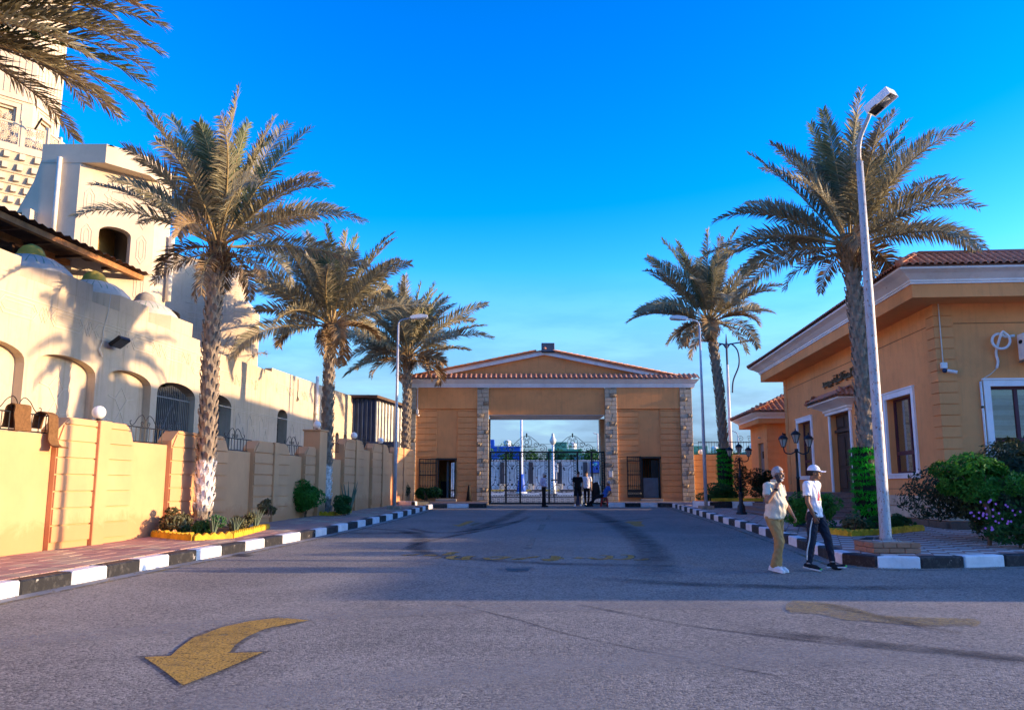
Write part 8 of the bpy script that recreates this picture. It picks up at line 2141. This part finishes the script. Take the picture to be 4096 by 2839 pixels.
# hedge behind it, in separate bushes
for i,x in enumerate((-7,-3.6,-0.6,2.4,5.4,8.5,11.8,15,19,23)):
    t=thing('hedge_bush',['bushy green hedge above the stone wall at the gate\'s left edge','leftmost hedge bush hidden by the gatehouse'][0] if x==-0.6 else {-7:'hedge bush behind the left gate room',-3.6:'hedge bush seen past the left stone column',2.4:'hedge bush between the two street poles',5.4:'low hedge bush before the green house',8.5:'hedge bush at the gate\'s right edge by the banner',11.8:'hedge bush just behind the right gate room',15:'hedge bush left of the far right palm trunk',19:'hedge bush seen under the railing near the lodge',23:'hedge bush behind the lodge'}[x],'hedge',(x,89.2,G(89)),0,'hedge bushes beyond the stone wall')
    h={-0.6:5.0,-3.6:5.0,-7:5.0,2.4:4.6,5.4:4.4,8.5:4.7}.get(x,4.8)
    rn2=random.Random(i); foliage(t,rn2,(0,0,h*0.62),(1.9,1.0,h*0.40),3600,0.13,'hedge',lump=16); stems(t,rn2,3,h*0.5,0.5,0.05)
# houses
def house(label,x,y,w,d,h,mats,storeys,nwin,roof=True,trim='b_white',bands=()):
    t=thing('house',label,'house',(x,y,G(y)))
    holes=[];wins=[]
    sh=h/storeys
    for s in range(storeys):
        for k in range(nwin):
            c=w*(k+0.5)/nwin; holes.append(rect_loop(c-0.55,c+0.55,s*sh+sh*0.35,s*sh+sh*0.80)); wins.append((c,s*sh+sh*0.35,s*sh+sh*0.80))
    b=MB(); holed(b,rect_loop(0,w,-1,h),holes,lambda u,z,dd:(u,dd,z),0.15); b.box(0,0.05,0.16,d,-1,h); b.box(w-0.05,w,0.16,d,-1,h); b.box(0,w,d-0.05,d,-1,h); b.build('wall',M[mats],t)
    MB().box(0.1,w-0.1,0.2,d-0.1,h-0.3,h-0.1).build('roof',M['concrete'],t); 
    MB().cbox(-0.1,w+0.1,-0.12,0.15,h+0.001,h+0.3,.03).build('parapet',M[trim],t)
    for (c,z0,z1) in wins:
        wd=empty('window',(c,0.12,z0),0,t); MB().box(-.55,.55,0.0,0.03,0,z1-z0).build('pane',M['dark'],wd); MB().box(-.03,.03,-.02,0.0,0,z1-z0).build('mullion',M['b_white'],wd); MB().cbox(-.65,.65,-.22,-.02,-.1,-.002,.01).build('sill',M[trim],wd)
    for (z0,z1,m,x0,x1) in bands: MB().cbox(x0,x1,-0.5,-0.13,z0,z1,.03).build('balcony',M[m],t)
    if roof:
        MB().cbox(w*0.25,w*0.6,d*0.3,d*0.7,h+0.301,h+1.5,.03).build('roof_room',M[trim],t); MB().lathe([(0.6,h+0.0),(0.6,h+1.3),(0.2,h+1.5)],10,(w*0.8,d*0.5,0)).build('water_tank',M['b_white'],t)
    return t
house('blue and white house left in the gate opening',-9.0,128,10.3,9,6.1,'b_blue',2,3,True,'b_blue',((3.2,4.3,'b_white',3.2,6.0),(3.0,4.2,'b_white',6.5,10.0)))
house('light blue low house between the poles beyond the gate',1.4,122,4.0,8,3.4,'b_lblue',1,2,False)
house('green house with flat roof seen through the gate',5.6,126,5.0,9,5.6,'b_green',2,2,True,'b_green')
house('light blue house with green windows at the gate\'s right side',9.4,118,4.4,8,4.6,'b_lblue',1,2,False,'b_green')
house('pale cream house behind the right gate post',14.0,128,9.0,9,5.6,'b_cream',2,4,True)
house('white house with green roofline behind the far right palm',27,130,7.5,9,5.2,'b_white',2,3,True,'b_green')
house('green and white house behind the lodge railing',36.5,128,9,9,5.6,'b_green',2,3,True)
house('pale house hidden behind the gatehouse left room',-24,128,10,9,5.4,'b_cream',2,3,True)
# poles, lantern and sign
t=thing('flag_pole','tall white pole with blue base beyond the gate','pole',(0.86,75,G(75)))
MB().lathe([(0.14,0),(0.13,3),(0.10,10)],12).build('shaft',M['white_metal'],t,True); MB().lathe([(0.42,0),(0.34,0.7),(0.26,1.2),(0.22,1.7)],12).build('blue_base',M['blue_paint'],t,True); MB().lathe([(0.5,0),(0.5,0.12)],12).build('foot',M['b_white'],t)
t=thing('lantern_post','white lantern post beyond the middle of the gate','street lamp',(3.57,72,G(72)))
MB().lathe([(0.24,0),(0.2,0.9),(0.12,1.0),(0.10,4.2)],10).build('post',M['white_metal'],t,True); MB().lathe([(0.10,4.2),(0.27,4.45),(0.30,4.6),(0.16,4.9),(0.10,5.05),(0.14,5.12),(0.03,5.25)],12).build('lantern',M['lens'],t,True)
t=thing('street_sign','narrow white street sign beside the lantern post','sign',(3.75,70,G(70)))
MB().tube([(0.0,0,0),(0.0,0,2.6)],0.035,6).build('post',M['lamp_grey'],t); MB().cbox(-.16,.16,-.03,.0,1.85,2.55,.01).build('plate',M['b_white'],t)
for z in (2.1,2.25,2.4): MB().box(-.08,.08,-.036,-.031,z-.03,z+.03).build('lettering',M['hair_black'],t)
t=thing('utility_pole','thin utility pole with lamp arm right in the gate opening','pole',(10.4,100,G(100)))
MB().lathe([(0.12,0),(0.08,6.6)],8).build('shaft',M['pvc'],t,True); MB().tube([(0,0,6.5),(-0.5,-0.1,6.65)],0.06,6).build('arm',M['lamp_grey'],t)
for k,(z,s) in enumerate(((5.6,0.35),(4.5,0.5))):
    c=thing('overhead_cable',['upper overhead cable crossing behind the gate crests','lower overhead cable crossing behind the gate crests'][k],'cable',(10.4,100,G(100)+z))
    MB().tube([(-i*1.6,0,-s*sin(pi*i/20)-0.02*i) for i in range(21)]+[],0.018,4).build('wire',M['black_iron'],c); MB().tube([(i*2.0,0,-s*0.5*sin(pi*i/12)) for i in range(13)],0.018,4).build('wire',M['black_iron'],c)
t=thing('street_lamp','small curved street lamp far behind the lodge railing','street lamp',(20.6,75,G(75)))
MB().lathe([(0.08,0),(0.05,5.0)],8).build('pole',M['lamp_grey'],t,True); MB().tube(spline([(0,0,5.0),(-0.1,0,5.4),(-0.5,0,5.6)],4),0.04,6).build('arm',M['lamp_grey'],t)
t=thing('banner','blue and teal printed banner on the stone wall at right of the gate','banner',(9.2,86.75,G(87)+1.85))
MB().cbox(-1.0,1.15,-.03,0.03,0,1.15,.01).build('sheet',M['blue_paint'],t)
TE=plain('teal_print',(0.05,0.35,0.5),0.6)
for i in range(9): MB().ball((rn.uniform(-.8,.95),-.035,rn.uniform(0.2,0.95)),(rn.uniform(.08,.25),0.008,rn.uniform(.05,.18)),10,6).build('print_shape',TE if i%2 else M['b_white'],t,True)
MB().box(-1.05,1.2,-.04,.02,-0.001,-0.06).build('rail',M['black_iron'],t)
# long house row so the street does not end at the gatehouse, left of it
# (kept low and far, glimpsed only above the left wall)

# dry leaves and grit gathered along the kerbs and under the shrubs
rn=random.Random(12); b=MB()
def leafbit(x,y,z):
    L_=rn.uniform(0.012,0.035); a=rn.uniform(0,6.3); t_=Vector((cos(a),sin(a),rn.uniform(-.3,.3)))*L_; s_=Vector((-sin(a),cos(a),rn.uniform(-.3,.3)))*L_*0.4; p=Vector((x,y,z+0.006))
    b.add([p-t_,p+s_,p+t_,p-s_],[(0,1,2,3)])
for line,sg,n in ((K_L[2:12],-1,700),(K_R[2:14],-1,500)):
    O=[offset(line,-0.05),offset(line,-0.5)]
    for i in range(n):
        k=rn.randrange(len(line)-1); f=rn.random(); g=rn.random()**2
        A=Vector(O[0][k]).lerp(Vector(O[0][k+1]),f); C=Vector(O[1][k]).lerp(Vector(O[1][k+1]),f); p=A.lerp(C,g); leafbit(p.x,p.y,G(p.y)+0.008)
for (cx,cy,r,n) in ((10.6,17.2,1.9,500),(9.2,20.3,1.3,200),(-7.0,18.6,1.0,160),(8.0,21.0,1.0,120),(-6.3,29.0,1.0,120)):
    for i in range(n):
        a=rn.uniform(0,6.3); d=r*sqrt(rn.random()); x=cx+cos(a)*d; y=cy+sin(a)*d*0.6
        leafbit(x,y,G(y)+KH)
tag(b.build('leaf_litter',M['frond_dead'],None,fix=False),'dry leaf litter scattered along the kerbs and beds','leaf litter',kind='stuff')
